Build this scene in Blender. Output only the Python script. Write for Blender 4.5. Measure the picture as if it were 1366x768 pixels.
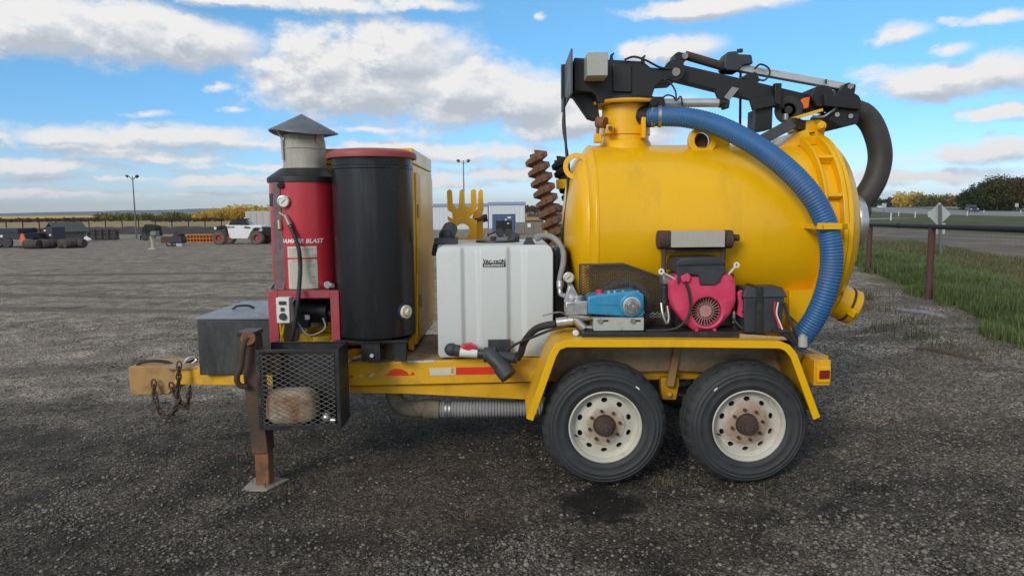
import bpy, bmesh, math, random
import numpy as np
from mathutils import Vector, Matrix, noise as mnoise
R = math.radians
random.seed(7); rng = np.random.default_rng(11)
scene = bpy.context.scene
for o in list(bpy.data.objects): bpy.data.objects.remove(o)
COL = scene.collection

# ------------------------------------------------------------------ camera
FPX, CAMZ, PITCH, ROLL, HORIZ = 930.0, 1.75, None, R(0.5), 281.0
PITCH = math.atan((384 - HORIZ) / FPX)
_fw = Vector((0, math.cos(PITCH), -math.sin(PITCH)))
_up0 = Vector((0, math.sin(PITCH), math.cos(PITCH)))
_rt0 = Vector((1, 0, 0))
_rt = _rt0 * math.cos(ROLL) - _up0 * math.sin(ROLL)
_up = _up0 * math.cos(ROLL) + _rt0 * math.sin(ROLL)
cd = bpy.data.cameras.new('camera'); cam = bpy.data.objects.new('camera', cd); COL.objects.link(cam)
cd.sensor_width = 36.0; cd.lens = 36.0 * FPX / 1366.0; cd.clip_start = 0.05; cd.clip_end = 40000
m3 = Matrix((_rt, _up, -_fw)).transposed()
cam.matrix_world = Matrix.Translation((0, 0, CAMZ)) @ m3.to_4x4()
scene.camera = cam

def ray(px, py):
    return (_fw + _rt * ((px - 683) / FPX) + _up * ((384 - py) / FPX))
def P(px, py, Y):
    """the point at distance Y (metres north of the camera) measured off the photograph"""
    d = ray(px, py); t = Y / d.y
    return Vector((0, 0, CAMZ)) + d * t

# ------------------------------------------------------------------ world, sun, exposure
SUN_AZ, SUN_EL = R(214), R(27)         # clockwise from +Y: behind the camera, to the left
world = bpy.data.worlds.new('World'); scene.world = world; world.use_nodes = True
def build_world():
    nt = world.node_tree; nt.nodes.clear()
    world.cycles.sampling_method = 'MANUAL'; world.cycles.sample_map_resolution = 512
    N = nt.nodes.new; L = nt.links.new
    out = N('ShaderNodeOutputWorld'); bg = N('ShaderNodeBackground')
    L(bg.outputs[0], out.inputs[0])
    sky = N('ShaderNodeTexSky'); sky.sky_type = 'NISHITA'; sky.sun_disc = False
    sky.sun_elevation = SUN_EL; sky.sun_rotation = SUN_AZ; sky.altitude = 600
    sky.air_density = 1.0; sky.dust_density = 0.2; sky.ozone_density = 2.0
    hs = N('ShaderNodeHueSaturation'); hs.inputs['Hue'].default_value = SKY_HUE
    hs.inputs['Saturation'].default_value = SKY_SAT; hs.inputs['Value'].default_value = SKY_K
    # moist pale air low down: less glare at the horizon than the clear model gives
    tc = N('ShaderNodeTexCoord'); sz = N('ShaderNodeSeparateXYZ'); L(tc.outputs['Generated'], sz.inputs[0])
    hr_ = N('ShaderNodeValToRGB'); L(sz.outputs[2], hr_.inputs[0]); q = hr_.color_ramp.elements
    q[0].position = 0.0; q[0].color = (*HOR0, 1); q[1].position = .30; q[1].color = (1, 1, 1, 1); kk = q.new(.10); kk.color = (*HOR1, 1)
    hm = N('ShaderNodeMix'); hm.data_type = 'RGBA'; hm.blend_type = 'MULTIPLY'; hm.inputs[0].default_value = 1; L(sky.outputs[0], hm.inputs[6]); L(hr_.outputs[0], hm.inputs[7])
    L(hm.outputs[2], hs.inputs['Color'])
    def group(detail, blobs):      # cloud density along a direction
        g = bpy.data.node_groups.new('cloud_density', 'ShaderNodeTree')
        g.interface.new_socket('dir', in_out='INPUT', socket_type='NodeSocketVector')
        g.interface.new_socket('density', in_out='OUTPUT', socket_type='NodeSocketFloat')
        gi = g.nodes.new('NodeGroupInput'); go = g.nodes.new('NodeGroupOutput'); GN = g.nodes.new; GL = g.links.new
        def mth(op, a, b=None, c=None, clamp=False):
            n = GN('ShaderNodeMath'); n.operation = op; n.use_clamp = clamp
            for i, x in enumerate((a, b, c)):
                if x is None: continue
                if isinstance(x, (int, float)): n.inputs[i].default_value = x
                else: GL(x, n.inputs[i])
            return n.outputs[0]
        def vm(op, a, b=None, c=None):
            n = GN('ShaderNodeVectorMath'); n.operation = op
            for i, x in enumerate((a, b, c)):
                if x is None: continue
                if isinstance(x, tuple): n.inputs[i].default_value = x
                else: GL(x, n.inputs[i])
            return n.outputs['Value'] if op == 'LENGTH' else n.outputs[0]
        D = vm('NORMALIZE', gi.outputs[0]); sep = GN('ShaderNodeSeparateXYZ'); GL(D, sep.inputs[0])
        az = mth('ARCTAN2', sep.outputs[0], sep.outputs[1]); el = mth('ARCSINE', sep.outputs[2])
        uv = GN('ShaderNodeCombineXYZ'); GL(az, uv.inputs[0]); GL(el, uv.inputs[1])
        bn = GN('ShaderNodeTexNoise'); bn.inputs['Scale'].default_value = 13.0; bn.inputs['Detail'].default_value = detail; bn.inputs['Roughness'].default_value = .64
        GL(vm('MULTIPLY', D, (1, 1, 1.7)), bn.inputs['Vector'])
        sc = GN('ShaderNodeSeparateXYZ'); GL(bn.outputs['Color'], sc.inputs[0])
        W = vm('MULTIPLY_ADD', bn.outputs['Color'], (.11, .028, 0), (-.055, -.014, 0)); U = vm('ADD', uv.outputs[0], W)
        acc = None
        for (px, py, rx, ry, w) in blobs:
            c = ray(px, py).normalized(); e = ray(px + rx, py).normalized(); u = ray(px, py - ry).normalized()
            a0, e0 = math.atan2(c.x, c.y), math.asin(c.z); sa = abs(math.atan2(e.x, e.y) - a0); se = abs(math.asin(u.z) - e0)
            l = vm('LENGTH', vm('MULTIPLY_ADD', U, (1 / sa, 1 / se, 0), (-a0 / sa, -e0 / se, 0)))
            f = mth('MULTIPLY_ADD', l, -.62 * w, w, clamp=True)
            acc = f if acc is None else mth('MAXIMUM', acc, f)
        # everywhere else the same broken cumulus goes on
        ln = GN('ShaderNodeTexNoise'); ln.inputs['Scale'].default_value = 2.6; ln.inputs['Detail'].default_value = 1; GL(D, ln.inputs['Vector'])
        def sm(x, a, b):
            n = GN('ShaderNodeMapRange'); n.interpolation_type = 'SMOOTHSTEP'; GL(x, n.inputs[0]); n.inputs[1].default_value = a; n.inputs[2].default_value = b; return n.outputs[0]
        outm = mth('MAXIMUM', sm(mth('ABSOLUTE', az), .62, .85), sm(el, .28, .42))
        acc = mth('MAXIMUM', acc, mth('MULTIPLY', mth('MULTIPLY_ADD', ln.outputs['Fac'], 3.2, -1.05, clamp=True), outm))
        d = mth('ADD', mth('MULTIPLY_ADD', acc, 1.45, -.44), mth('MULTIPLY_ADD', bn.outputs['Fac'], 1.75, -.875))
        GL(d, go.inputs[0]); return g
    g = group(8, CLOUDS)
    def dens(off):
        v = N('ShaderNodeVectorMath'); v.operation = 'ADD'; L(tc.outputs['Generated'], v.inputs[0]); v.inputs[1].default_value = off
        q = N('ShaderNodeGroup'); q.node_tree = g; L(v.outputs[0], q.inputs[0]); return q.outputs[0]
    d0 = dens((0, 0, 0)); d1 = dens((-.008, 0, .016))
    def wm_(op, a, b=None, c=None, clamp=False):
        n = N('ShaderNodeMath'); n.operation = op; n.use_clamp = clamp
        for i, x in enumerate((a, b, c)):
            if x is None: continue
            if isinstance(x, (int, float)): n.inputs[i].default_value = x
            else: L(x, n.inputs[i])
        return n.outputs[0]
    al = N('ShaderNodeMapRange'); al.interpolation_type = 'SMOOTHSTEP'; L(d0, al.inputs[0]); al.inputs[1].default_value = -.20; al.inputs[2].default_value = .46
    lit = wm_('MULTIPLY_ADD', wm_('SUBTRACT', d0, d1), LIT_K, .56)
    thick = N('ShaderNodeMapRange'); L(d0, thick.inputs[0]); thick.inputs[1].default_value = .1; thick.inputs[2].default_value = 1.1; thick.inputs[3].default_value = .10; thick.inputs[4].default_value = -.12
    lit = wm_('ADD', lit, thick.outputs[0], clamp=True)
    cr = N('ShaderNodeValToRGB'); L(lit, cr.inputs[0])
    e = cr.color_ramp.elements; e[0].position = .14; e[0].color = (*CLOUD_DARK, 1); e[1].position = .88; e[1].color = (*CLOUD_LIT, 1)
    k = cr.color_ramp.elements.new(.50); k.color = (*CLOUD_MID, 1)
    mx = N('ShaderNodeMix'); mx.data_type = 'RGBA'; L(al.outputs[0], mx.inputs[0]); L(hs.outputs[0], mx.inputs[6]); L(cr.outputs[0], mx.inputs[7])
    L(mx.outputs[2], bg.inputs['Color']); bg.inputs['Strength'].default_value = 0.1
# clouds: centre and half size as seen in the photograph (turned into directions), weight
CLOUDS = [(40,28,150,48,1.0),(165,42,130,42,1.0),(265,58,95,36,1.0),(350,85,60,22,.7),
          (430,90,90,48,1.0),(520,80,110,52,1.0),(500,118,170,42,1.0),(610,125,150,50,1.0),(700,140,110,38,1.0),(770,160,80,30,.9),(850,178,90,24,.75),
          (330,2,110,12,.85),(440,5,90,14,.85),(560,4,70,11,.8),
          (284,116,26,10,.72),(710,20,18,9,.7),(190,152,46,6,.62),(316,148,22,5,.55),
          (60,182,170,20,.80),(250,180,140,18,.80),(330,190,80,14,.72),(50,222,150,13,.78),(210,210,130,9,.68),(300,240,130,10,.74),(60,258,200,7,.70),(260,262,190,6,.62),(140,238,140,7,.70),(120,200,200,8,.66),(320,222,120,7,.66),
          (500,172,80,6,.65),(520,196,110,10,.75),(640,205,120,16,.75),(680,232,120,12,.75),(590,245,80,8,.65),
          (920,12,120,17,.95),(1010,2,70,14,.8),(905,64,62,19,.9),(890,150,60,22,.7),(960,170,70,16,.6),
          (1195,45,50,15,.8),(1255,68,45,12,.75),(1325,25,62,11,.75),(1240,110,120,26,.95),(1320,100,80,30,.95),(1350,150,62,12,.85),
          (1290,205,130,17,.8),(1340,190,70,14,.75),(1230,235,150,11,.8),(1165,180,30,6,.6),(1120,205,60,8,.55),(1150,262,60,5,.6)]
CLOUD_DARK, CLOUD_MID, CLOUD_LIT = (3.9, 4.25, 4.8), (5.0, 5.3, 5.7), (6.9, 6.85, 6.8)
HOR0, HOR1 = (.58, .65, .94), (.70, .77, .98)
SKY_K, SKY_SAT, SKY_HUE, LIT_K = 1.27, 1.24, .490, 1.35
cy = scene.cycles; cy.max_bounces = 5; cy.diffuse_bounces = 3; cy.glossy_bounces = 3; cy.transmission_bounces = 2; cy.transparent_max_bounces = 4; cy.caustics_reflective = False; cy.caustics_refractive = False; cy.use_denoising = True
build_world()
sl = bpy.data.lights.new('sun', 'SUN'); sl.energy = 1.5; sl.angle = R(22); sl.color = (1, .94, .83)
sun = bpy.data.objects.new('sun', sl); COL.objects.link(sun)
sd = Vector((math.sin(SUN_AZ) * math.cos(SUN_EL), math.cos(SUN_AZ) * math.cos(SUN_EL), math.sin(SUN_EL)))
sun.rotation_euler = (-sd).to_track_quat('-Z', 'Y').to_euler(); sun.location = sd * 60
vs = scene.view_settings; vs.view_transform = 'Standard'; vs.look = 'None'; vs.gamma = 1; vs.use_curve_mapping = False
vs.exposure = 0.37

# ------------------------------------------------------------------ mesh builder
def catmull(pts, n=8):
    pts = [Vector(p) for p in pts]; q = [pts[0] * 2 - pts[1]] + pts + [pts[-1] * 2 - pts[-2]]; o = []
    for i in range(1, len(q) - 2):
        a, b, c, d = q[i - 1], q[i], q[i + 1], q[i + 2]
        for k in range(n):
            t = k / n
            o.append(.5 * ((2 * b) + (c - a) * t + (2 * a - 5 * b + 4 * c - d) * t * t + (3 * b - a - 3 * c + d) * t ** 3))
    o.append(pts[-1]); return o
def resample(pts, step):
    o = [pts[0]]; acc = 0
    for a, b in zip(pts, pts[1:]):
        l = (b - a).length; 
        if l < 1e-9: continue
        t = step - acc
        while t <= l:
            o.append(a + (b - a) * (t / l)); t += step
        acc = l - (t - step)
    return o
def perp(d):
    d = d.normalized(); a = Vector((0, 0, 1)) if abs(d.z) < .9 else Vector((1, 0, 0))
    u = d.cross(a).normalized(); return u, d.cross(u).normalized()
class MB:
    def __init__(s): s.v = []; s.f = []
    def add(s, vs, fs):
        b = len(s.v); s.v += [Vector(p) for p in vs]; s.f += [tuple(b + i for i in q) for q in fs]; return s
    def hexa(s, c):   # 8 corners: bottom 4 ccw, top 4
        return s.add(c, [(3, 2, 1, 0), (4, 5, 6, 7), (0, 1, 5, 4), (1, 2, 6, 5), (2, 3, 7, 6), (3, 0, 4, 7)])
    def box(s, x0, x1, y0, y1, z0, z1):
        return s.hexa([(x0, y0, z0), (x1, y0, z0), (x1, y1, z0), (x0, y1, z0), (x0, y0, z1), (x1, y0, z1), (x1, y1, z1), (x0, y1, z1)])
    def ext(s, pts, vec):      # polygon extruded along a vector
        pts = [Vector(p) for p in pts]; n = len(pts); vec = Vector(vec)
        return s.add(pts + [p + vec for p in pts], [tuple(range(n))[::-1], tuple(range(n, 2 * n))] + [(i, (i + 1) % n, n + (i + 1) % n, n + i) for i in range(n)])
    def pxpoly(s, pix, Y0, Y1):  # outline measured in the plane Y0, real thickness to Y1
        return s.ext([P(a, b, Y0) for a, b in pix], (0, Y1 - Y0, 0))
    def bar(s, p0, p1, w, h, up=(0, 0, 1)):
        p0, p1 = Vector(p0), Vector(p1); d = (p1 - p0).normalized(); up = Vector(up)
        if abs(d.dot(up)) > .95: up = Vector((0, 1, 0))
        u = d.cross(up).normalized(); w_ = u * (w / 2); h_ = u.cross(d).normalized() * (h / 2)
        return s.hexa([p0 - w_ - h_, p0 + w_ - h_, p1 + w_ - h_, p1 - w_ - h_, p0 - w_ + h_, p0 + w_ + h_, p1 + w_ + h_, p1 - w_ + h_])
    def lathe(s, prof, o, ax, n=32, closed=False, a0=0, a1=math.tau):
        o = Vector(o); ax = Vector(ax).normalized(); u, w = perp(ax); m = len(prof); vs = []; fs = []
        full = abs(a1 - a0 - math.tau) < 1e-6; nn = n if full else n + 1
        for i in range(nn):
            a = a0 + (a1 - a0) * i / n; r_ = u * math.cos(a) + w * math.sin(a)
            vs += [o + ax * t + r_ * r for r, t in prof]
        for i in range(n):
            j = (i + 1) % nn
            for k in range(m if closed else m - 1):
                k2 = (k + 1) % m
                if prof[k][0] < 1e-7 and prof[k2][0] < 1e-7: continue
                if prof[k][0] < 1e-7: fs.append((i * m + k, j * m + k2, i * m + k2))
                elif prof[k2][0] < 1e-7: fs.append((i * m + k, j * m + k, i * m + k2))
                else: fs.append((i * m + k, j * m + k, j * m + k2, i * m + k2))
        return s.add(vs, fs)
    def cyl(s, p0, p1, r0, r1=None, n=24):
        p0, p1 = Vector(p0), Vector(p1); r1 = r0 if r1 is None else r1; l = (p1 - p0).length
        return s.lathe([(0, 0), (r0, 0), (r1, l), (0, l)], p0, p1 - p0, n)
    def torus(s, c, ax, R_, r, n=24, m=8):
        return s.lathe([(R_ + r * math.cos(k * math.tau / m), r * math.sin(k * math.tau / m)) for k in range(m)], c, ax, n, closed=True)
    def tube(s, path, r, n=10, caps=True):
        path = [Vector(p) for p in path]; m = len(path); vs = []; fs = []
        t = (path[1] - path[0]).normalized(); u, w = perp(t)
        for i, p in enumerate(path):
            d = (path[min(i + 1, m - 1)] - path[max(i - 1, 0)]).normalized()
            u = (u - d * u.dot(d)).normalized(); w = d.cross(u); ri = r[i] if isinstance(r, (list, tuple)) else r
            vs += [p + (u * math.cos(math.tau * k / n) + w * math.sin(math.tau * k / n)) * ri for k in range(n)]
        for i in range(m - 1):
            for k in range(n):
                k2 = (k + 1) % n; fs.append((i * n + k, i * n + k2, (i + 1) * n + k2, (i + 1) * n + k))
        if caps: fs += [tuple(range(n))[::-1], tuple(range((m - 1) * n, m * n))]
        return s.add(vs, fs)
    def ball(s, c, r, n=16, sq=(1, 1, 1)):
        c = Vector(c); k = n // 2; b = len(s.v)
        s.lathe([(r * math.sin(math.pi * i / k), -r * math.cos(math.pi * i / k)) for i in range(k + 1)], (0, 0, 0), (0, 0, 1), n)
        for i in range(b, len(s.v)): s.v[i] = Vector((s.v[i].x * sq[0], s.v[i].y * sq[1], s.v[i].z * sq[2])) + c
        return s
WL = {}
def finish(me, smooth=True, ang=38):
    me.validate(); me.update()
    bm = bmesh.new(); bm.from_mesh(me); bmesh.ops.remove_doubles(bm, verts=bm.verts, dist=1e-6)
    bmesh.ops.recalc_face_normals(bm, faces=bm.faces); bm.to_mesh(me); bm.free()
    if smooth:
        me.polygons.foreach_set('use_smooth', [True] * len(me.polygons)); me.set_sharp_from_angle(angle=R(ang))
def place(ob, me, parent, c):
    pl = WL.get(parent.name, Vector((0, 0, 0))) if parent else Vector((0, 0, 0))
    ob.location = c - pl; ob.parent = parent; COL.objects.link(ob); WL[ob.name] = Vector(c)
def part(name, mb, mat, parent=None, bevel=0, smooth=True, ang=38, label=None, seg=2):
    me = bpy.data.meshes.new(name)
    lo = Vector((min(v.x for v in mb.v), min(v.y for v in mb.v), min(v.z for v in mb.v)))
    hi = Vector((max(v.x for v in mb.v), max(v.y for v in mb.v), max(v.z for v in mb.v)))
    c = Vector(((lo.x + hi.x) / 2, (lo.y + hi.y) / 2, lo.z))
    me.from_pydata([v - c for v in mb.v], [], mb.f); finish(me, smooth, ang)
    me.materials.append(mat)
    ob = bpy.data.objects.new(name, me); place(ob, me, parent, c)
    if bevel:
        b = ob.modifiers.new('bevel', 'BEVEL'); b.width = bevel; b.segments = seg; b.limit_method = 'ANGLE'; b.angle_limit = R(40)
    if label: ob['label'] = label
    return ob
def tag(ob, label, cat, group=None):
    ob['label'] = label; ob['category'] = cat
    if group: ob['group'] = group
    return ob
def thing(name, loc, label, cat, group=None):
    ob = bpy.data.objects.new(name, None); ob.empty_display_size = .2; COL.objects.link(ob); ob.location = loc; WL[ob.name] = Vector(loc)
    return tag(ob, label, cat, group)
def struct(ob, kind='structure'):
    ob['kind'] = kind; return ob
def copy_tree(o, parent=None):
    c = o.copy(); COL.objects.link(c); c.parent = parent
    for ch in [x for x in bpy.data.objects if x.parent == o]: copy_tree(ch, c)
    return c
def np_mesh(name, V, F, mat, attr=None, smooth=False):
    V = np.asarray(V, np.float32); F = np.asarray(F, np.int32); k = F.shape[1]
    me = bpy.data.meshes.new(name); me.vertices.add(len(V)); me.vertices.foreach_set('co', V.ravel())
    me.loops.add(F.size); me.loops.foreach_set('vertex_index', F.ravel())
    me.polygons.add(len(F)); me.polygons.foreach_set('loop_start', np.arange(0, F.size, k, dtype=np.int32))
    me.polygons.foreach_set('loop_total', np.full(len(F), k, np.int32))
    if smooth: me.polygons.foreach_set('use_smooth', np.ones(len(F), bool))
    me.update(calc_edges=True)
    if attr is not None:
        a = me.attributes.new('rnd', 'FLOAT', 'POINT'); a.data.foreach_set('value', np.asarray(attr, np.float32))
    me.materials.append(mat)
    ob = bpy.data.objects.new(name, me); COL.objects.link(ob); return ob

# ------------------------------------------------------------------ materials
def mat(name, col, rough=.5, metal=0.0, var=.12, vscale=9, dirt=None, damt=.35, dscale=3.0, dsharp=.18, bump=.0, bscale=60, spec=.5, rnd=False, coat=0, fine=.06, streak=1.0, dirt2=None, chips=None):
    """paint / metal / rubber with tonal variation and patches of dirt, rust or chipped paint"""
    m = bpy.data.materials.new(name); m.use_nodes = True; nt = m.node_tree; N = nt.nodes.new; L = nt.links.new
    b = nt.nodes['Principled BSDF']; b.inputs['Metallic'].default_value = metal
    b.inputs['Specular IOR Level'].default_value = spec; b.inputs['Coat Weight'].default_value = coat; b.inputs['Coat Roughness'].default_value = .12
    tc = N('ShaderNodeTexCoord'); oi = N('ShaderNodeObjectInfo')
    off = N('ShaderNodeVectorMath'); off.operation = 'SCALE'; off.inputs[0].default_value = (17, 31, 23); L(oi.outputs['Random'], off.inputs['Scale'])
    ad = N('ShaderNodeVectorMath'); ad.operation = 'ADD'; L(tc.outputs['Object'], ad.inputs[0]); L(off.outputs[0], ad.inputs[1])
    mp = N('ShaderNodeVectorMath'); mp.operation = 'MULTIPLY'; L(ad.outputs[0], mp.inputs[0]); mp.inputs[1].default_value = (1, 1, 1 / streak)
    def nz(s, d=5, r=.6, v=mp):
        n = N('ShaderNodeTexNoise'); n.inputs['Scale'].default_value = s; n.inputs['Detail'].default_value = d; n.inputs['Roughness'].default_value = r; L(v.outputs[0], n.inputs['Vector']); return n.outputs['Fac']
    def mr(x, a, b_, c, d):
        n = N('ShaderNodeMapRange'); L(x, n.inputs[0]); n.inputs[1].default_value = a; n.inputs[2].default_value = b_; n.inputs[3].default_value = c; n.inputs[4].default_value = d; return n.outputs[0]
    def mix(f, a, c, mode='MIX'):
        n = N('ShaderNodeMix'); n.data_type = 'RGBA'; n.blend_type = mode
        if isinstance(f, float): n.inputs[0].default_value = f
        else: L(f, n.inputs[0])
        for i, x in ((6, a), (7, c)):
            if isinstance(x, tuple): n.inputs[i].default_value = (*x, 1)
            else: L(x, n.inputs[i])
        return n.outputs[2]
    n1 = nz(vscale); n2 = nz(vscale * 14, 3)
    v = N('ShaderNodeMath'); v.operation = 'ADD'; L(mr(n1, .25, .75, 1 - var, 1 + var), v.inputs[0]); L(mr(n2, .25, .75, -fine, fine), v.inputs[1])
    g = N('ShaderNodeCombineColor')
    for i in range(3): L(v.outputs[0], g.inputs[i])
    c = mix(1.0, tuple(col), g.outputs[0], 'MULTIPLY')
    if rnd:
        at = N('ShaderNodeAttribute'); at.attribute_name = 'rnd'
        k = mr(at.outputs['Fac'], 0, 1, .45, 1.7); g2 = N('ShaderNodeCombineColor')
        for i in range(3): L(k, g2.inputs[i])
        c = mix(1.0, c, g2.outputs[0], 'MULTIPLY')
    rg = mr(n1, .3, .7, max(.03, rough - .08), min(1, rough + .08))
    if dirt:
        t = 1 - damt; lo = .32 + .36 * t
        f = mr(nz(dscale, 8, .68), lo, lo + dsharp, 0, 1)
        c = mix(f, c, mix(nz(dscale * 9, 4), tuple(dirt), tuple(x * .55 for x in dirt)))
        r2 = N('ShaderNodeMix'); L(f, r2.inputs[0]); L(rg, r2.inputs[2]); r2.inputs[3].default_value = .85; rg = r2.outputs[0]
        if metal:
            r3 = N('ShaderNodeMix'); L(f, r3.inputs[0]); r3.inputs[2].default_value = metal; r3.inputs[3].default_value = 0; L(r3.outputs[0], b.inputs['Metallic'])
    if dirt2:
        f = mr(nz(dscale * 2.7, 8, .7), .60, .70, 0, .9); c = mix(f, c, tuple(dirt2))
    if chips:
        f = mr(nz(46, 4, .65, ad), .69, .72, 0, .6); c = mix(f, c, tuple(chips))
    L(c, b.inputs['Base Color']); L(rg, b.inputs['Roughness'])
    if bump:
        bp = N('ShaderNodeBump'); bp.inputs['Strength'].default_value = bump; bp.inputs['Distance'].default_value = .01; L(nz(bscale, 5), bp.inputs['Height']); L(bp.outputs[0], b.inputs['Normal'])
    return m
DUST = (.20, .165, .125); RUST = (.19, .075, .028)
YEL = (.82, .445, .002)
M = {}
M['yellow'] = mat('yellow_paint', YEL, .34, var=.05, vscale=3, dirt=(.60, .34, .03), damt=.34, dscale=2.6, dsharp=.4, streak=4, chips=(.22, .11, .04), spec=.38, coat=.28, bump=.015, bscale=14, fine=.015)
M['yellow_gloss'] = mat('glossy_yellow_paint', YEL, .34, var=.06, vscale=3, dirt=(.42, .30, .10), damt=.34, dscale=2, dsharp=.35, streak=3, coat=.12, fine=.015)
M['yellow_frame'] = mat('dusty_yellow_frame_paint', (.72, .385, .010), .45, var=.12, vscale=5, dirt=(.33, .21, .085), damt=.44, dscale=3.5, dsharp=.25, dirt2=(.30, .14, .05), fine=.05, chips=(.20, .09, .04))
M['tan'] = mat('bare_tan_primer', (.42, .25, .095), .7, var=.2, vscale=8, dirt=(.30, .17, .07), damt=.45, dscale=6, bump=.1)
M['rustpanel'] = mat('rusty_dusty_steel', (.40, .28, .17), .85, var=.3, vscale=6, dirt=(.30, .14, .055), damt=.5, dscale=5, dsharp=.25, dirt2=(.55, .46, .32), bump=.2, fine=.15)
M['rust'] = mat('brown_rust', (.062, .040, .030), .85, var=.35, vscale=9, dirt=(.15, .066, .03), damt=.40, dscale=8, bump=.4, bscale=90, fine=.15)
M['rustorange'] = mat('orange_rust', (.22, .10, .045), .85, var=.3, vscale=10, dirt=(.10, .06, .045), damt=.5, dscale=7, bump=.3, fine=.15)
M['black'] = mat('black_paint', (.018, .018, .02), .45, var=.25, vscale=8, dirt=(.09, .085, .08), damt=.38, dscale=7, bump=.12, fine=.15)
M['boomblack'] = mat('boom_black_paint', (.012, .012, .0135), .5, var=.2, vscale=6, dirt=(.032, .031, .030), damt=.4, dscale=6, dsharp=.3, bump=.08, fine=.1)
M['poly_black'] = mat('black_polyethylene', (.011, .0115, .014), .25, var=.35, vscale=5, dirt=(.075, .072, .068), damt=.42, dscale=4.5, dsharp=.22, streak=9, fine=.1, spec=.45)
M['greybox'] = mat('dark_grey_sheet_metal', (.040, .043, .044), .42, var=.35, vscale=6, dirt=(.125, .118, .105), damt=.5, dscale=9, dsharp=.3, streak=3, fine=.2, bump=.1)
M['boxlid'] = mat('pale_dusty_lid', (.20, .22, .25), .38, var=.2, vscale=6, dirt=(.30, .30, .30), damt=.5, dscale=10, fine=.15)
M['red'] = mat('red_enamel', (.52, .026, .042), .30, var=.12, vscale=4, dirt=(.32, .10, .10), damt=.34, dscale=4, dsharp=.35, streak=3, coat=.3, fine=.02, chips=(.12, .05, .04))
M['redframe'] = mat('faded_red_frame', (.36, .045, .06), .5, var=.2, vscale=9, dirt=(.22, .12, .10), damt=.4, dscale=7, fine=.1)
M['redlid'] = mat('faded_red_lid', (.32, .06, .06), .55, var=.15, vscale=8, dirt=(.20, .10, .09), damt=.4, dscale=6)
M['galv'] = mat('weathered_flue', (.44, .42, .36), .6, metal=.15, var=.12, vscale=6, dirt=(.30, .28, .24), damt=.45, dscale=4, dsharp=.3, streak=3, bump=.05, fine=.06)
M['coneg'] = mat('grey_cone_cap', (.17, .18, .20), .42, metal=.5, var=.15, vscale=6, dirt=(.12, .11, .10), damt=.4, dscale=6)
M['whitepoly'] = mat('white_polyethylene', (.60, .63, .62), .42, var=.05, vscale=2.5, dirt=(.47, .46, .38), damt=.34, dscale=2.2, dsharp=.45, streak=2.5, fine=.015)
M['white'] = mat('white_plastic', (.72, .72, .68), .45, var=.06, dirt=(.4, .38, .32), damt=.25, dscale=8)
M['greyplastic'] = mat('grey_enclosure', (.40, .41, .37), .45, var=.05, dirt=(.3, .29, .26), damt=.2, dscale=6)
M['silver'] = mat('bare_aluminium', (.60, .60, .60), .32, metal=.85, var=.15, vscale=20, dirt=(.32, .30, .27), damt=.35, dscale=14, fine=.1)
M['steel'] = mat('dull_steel', (.35, .35, .34), .42, metal=.8, var=.2, vscale=14, dirt=(.20, .15, .11), damt=.3, dscale=10)
M['actuator'] = mat('brushed_tube', (.58, .59, .60), .35, metal=.6, var=.1, vscale=10, dirt=(.4, .38, .35), damt=.3, dscale=7, streak=.3)
M['blue_pump'] = mat('blue_pump_enamel', (.03, .27, .48), .32, var=.12, vscale=12, dirt=(.18, .25, .28), damt=.32, dscale=10, dsharp=.3, coat=.3)
M['engine_red'] = mat('faded_crimson_shroud', (.66, .05, .13), .45, var=.16, vscale=9, dirt=(.34, .12, .13), damt=.42, dscale=9, dsharp=.35, fine=.08)
M['darkplastic'] = mat('charcoal_plastic', (.035, .04, .047), .55, var=.15, dirt=(.10, .10, .10), damt=.4, dscale=7, dsharp=.3)
M['rubber'] = mat('black_rubber_hose', (.02, .02, .021), .6, var=.2, dirt=(.10, .09, .08), damt=.4, dscale=9, dsharp=.3)
M['brownhose'] = mat('weathered_dark_hose', (.045, .040, .038), .6, var=.25, vscale=8, dirt=(.12, .10, .09), damt=.45, dscale=8, dsharp=.35, bump=.1)
M['bluehose'] = mat('blue_corrugated_hose', (.025, .115, .29), .5, var=.15, vscale=5, dirt=(.17, .16, .15), damt=.40, dscale=5.5, dsharp=.4, fine=.06)
M['greyhose'] = mat('grey_dusty_hose', (.26, .26, .27), .6, var=.15, dirt=(.3, .25, .18), damt=.5, dscale=4, dsharp=.3)
M['mudpipe'] = mat('mud_caked_pipe', (.20, .165, .115), .85, var=.2, dirt=(.12, .10, .08), damt=.45, dscale=8, bump=.3)
M['tyre'] = mat('tyre_rubber', (.030, .033, .036), .66, var=.25, vscale=7, dirt=(.088, .088, .080), damt=.5, dscale=6, dsharp=.45, bump=.08, bscale=120, fine=.1)
M['rim'] = mat('cream_rim_paint', (.52, .50, .42), .5, var=.08, dirt=(.30, .17, .07), damt=.24, dscale=5, dsharp=.25, dirt2=(.36, .24, .12), fine=.04)
M['rimrust'] = mat('rust_streaked_rim', (.52, .50, .44), .5, var=.08, dirt=(.34, .16, .05), damt=.44, dscale=4.5, dsharp=.3, dirt2=(.30, .15, .05), fine=.05)
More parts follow.
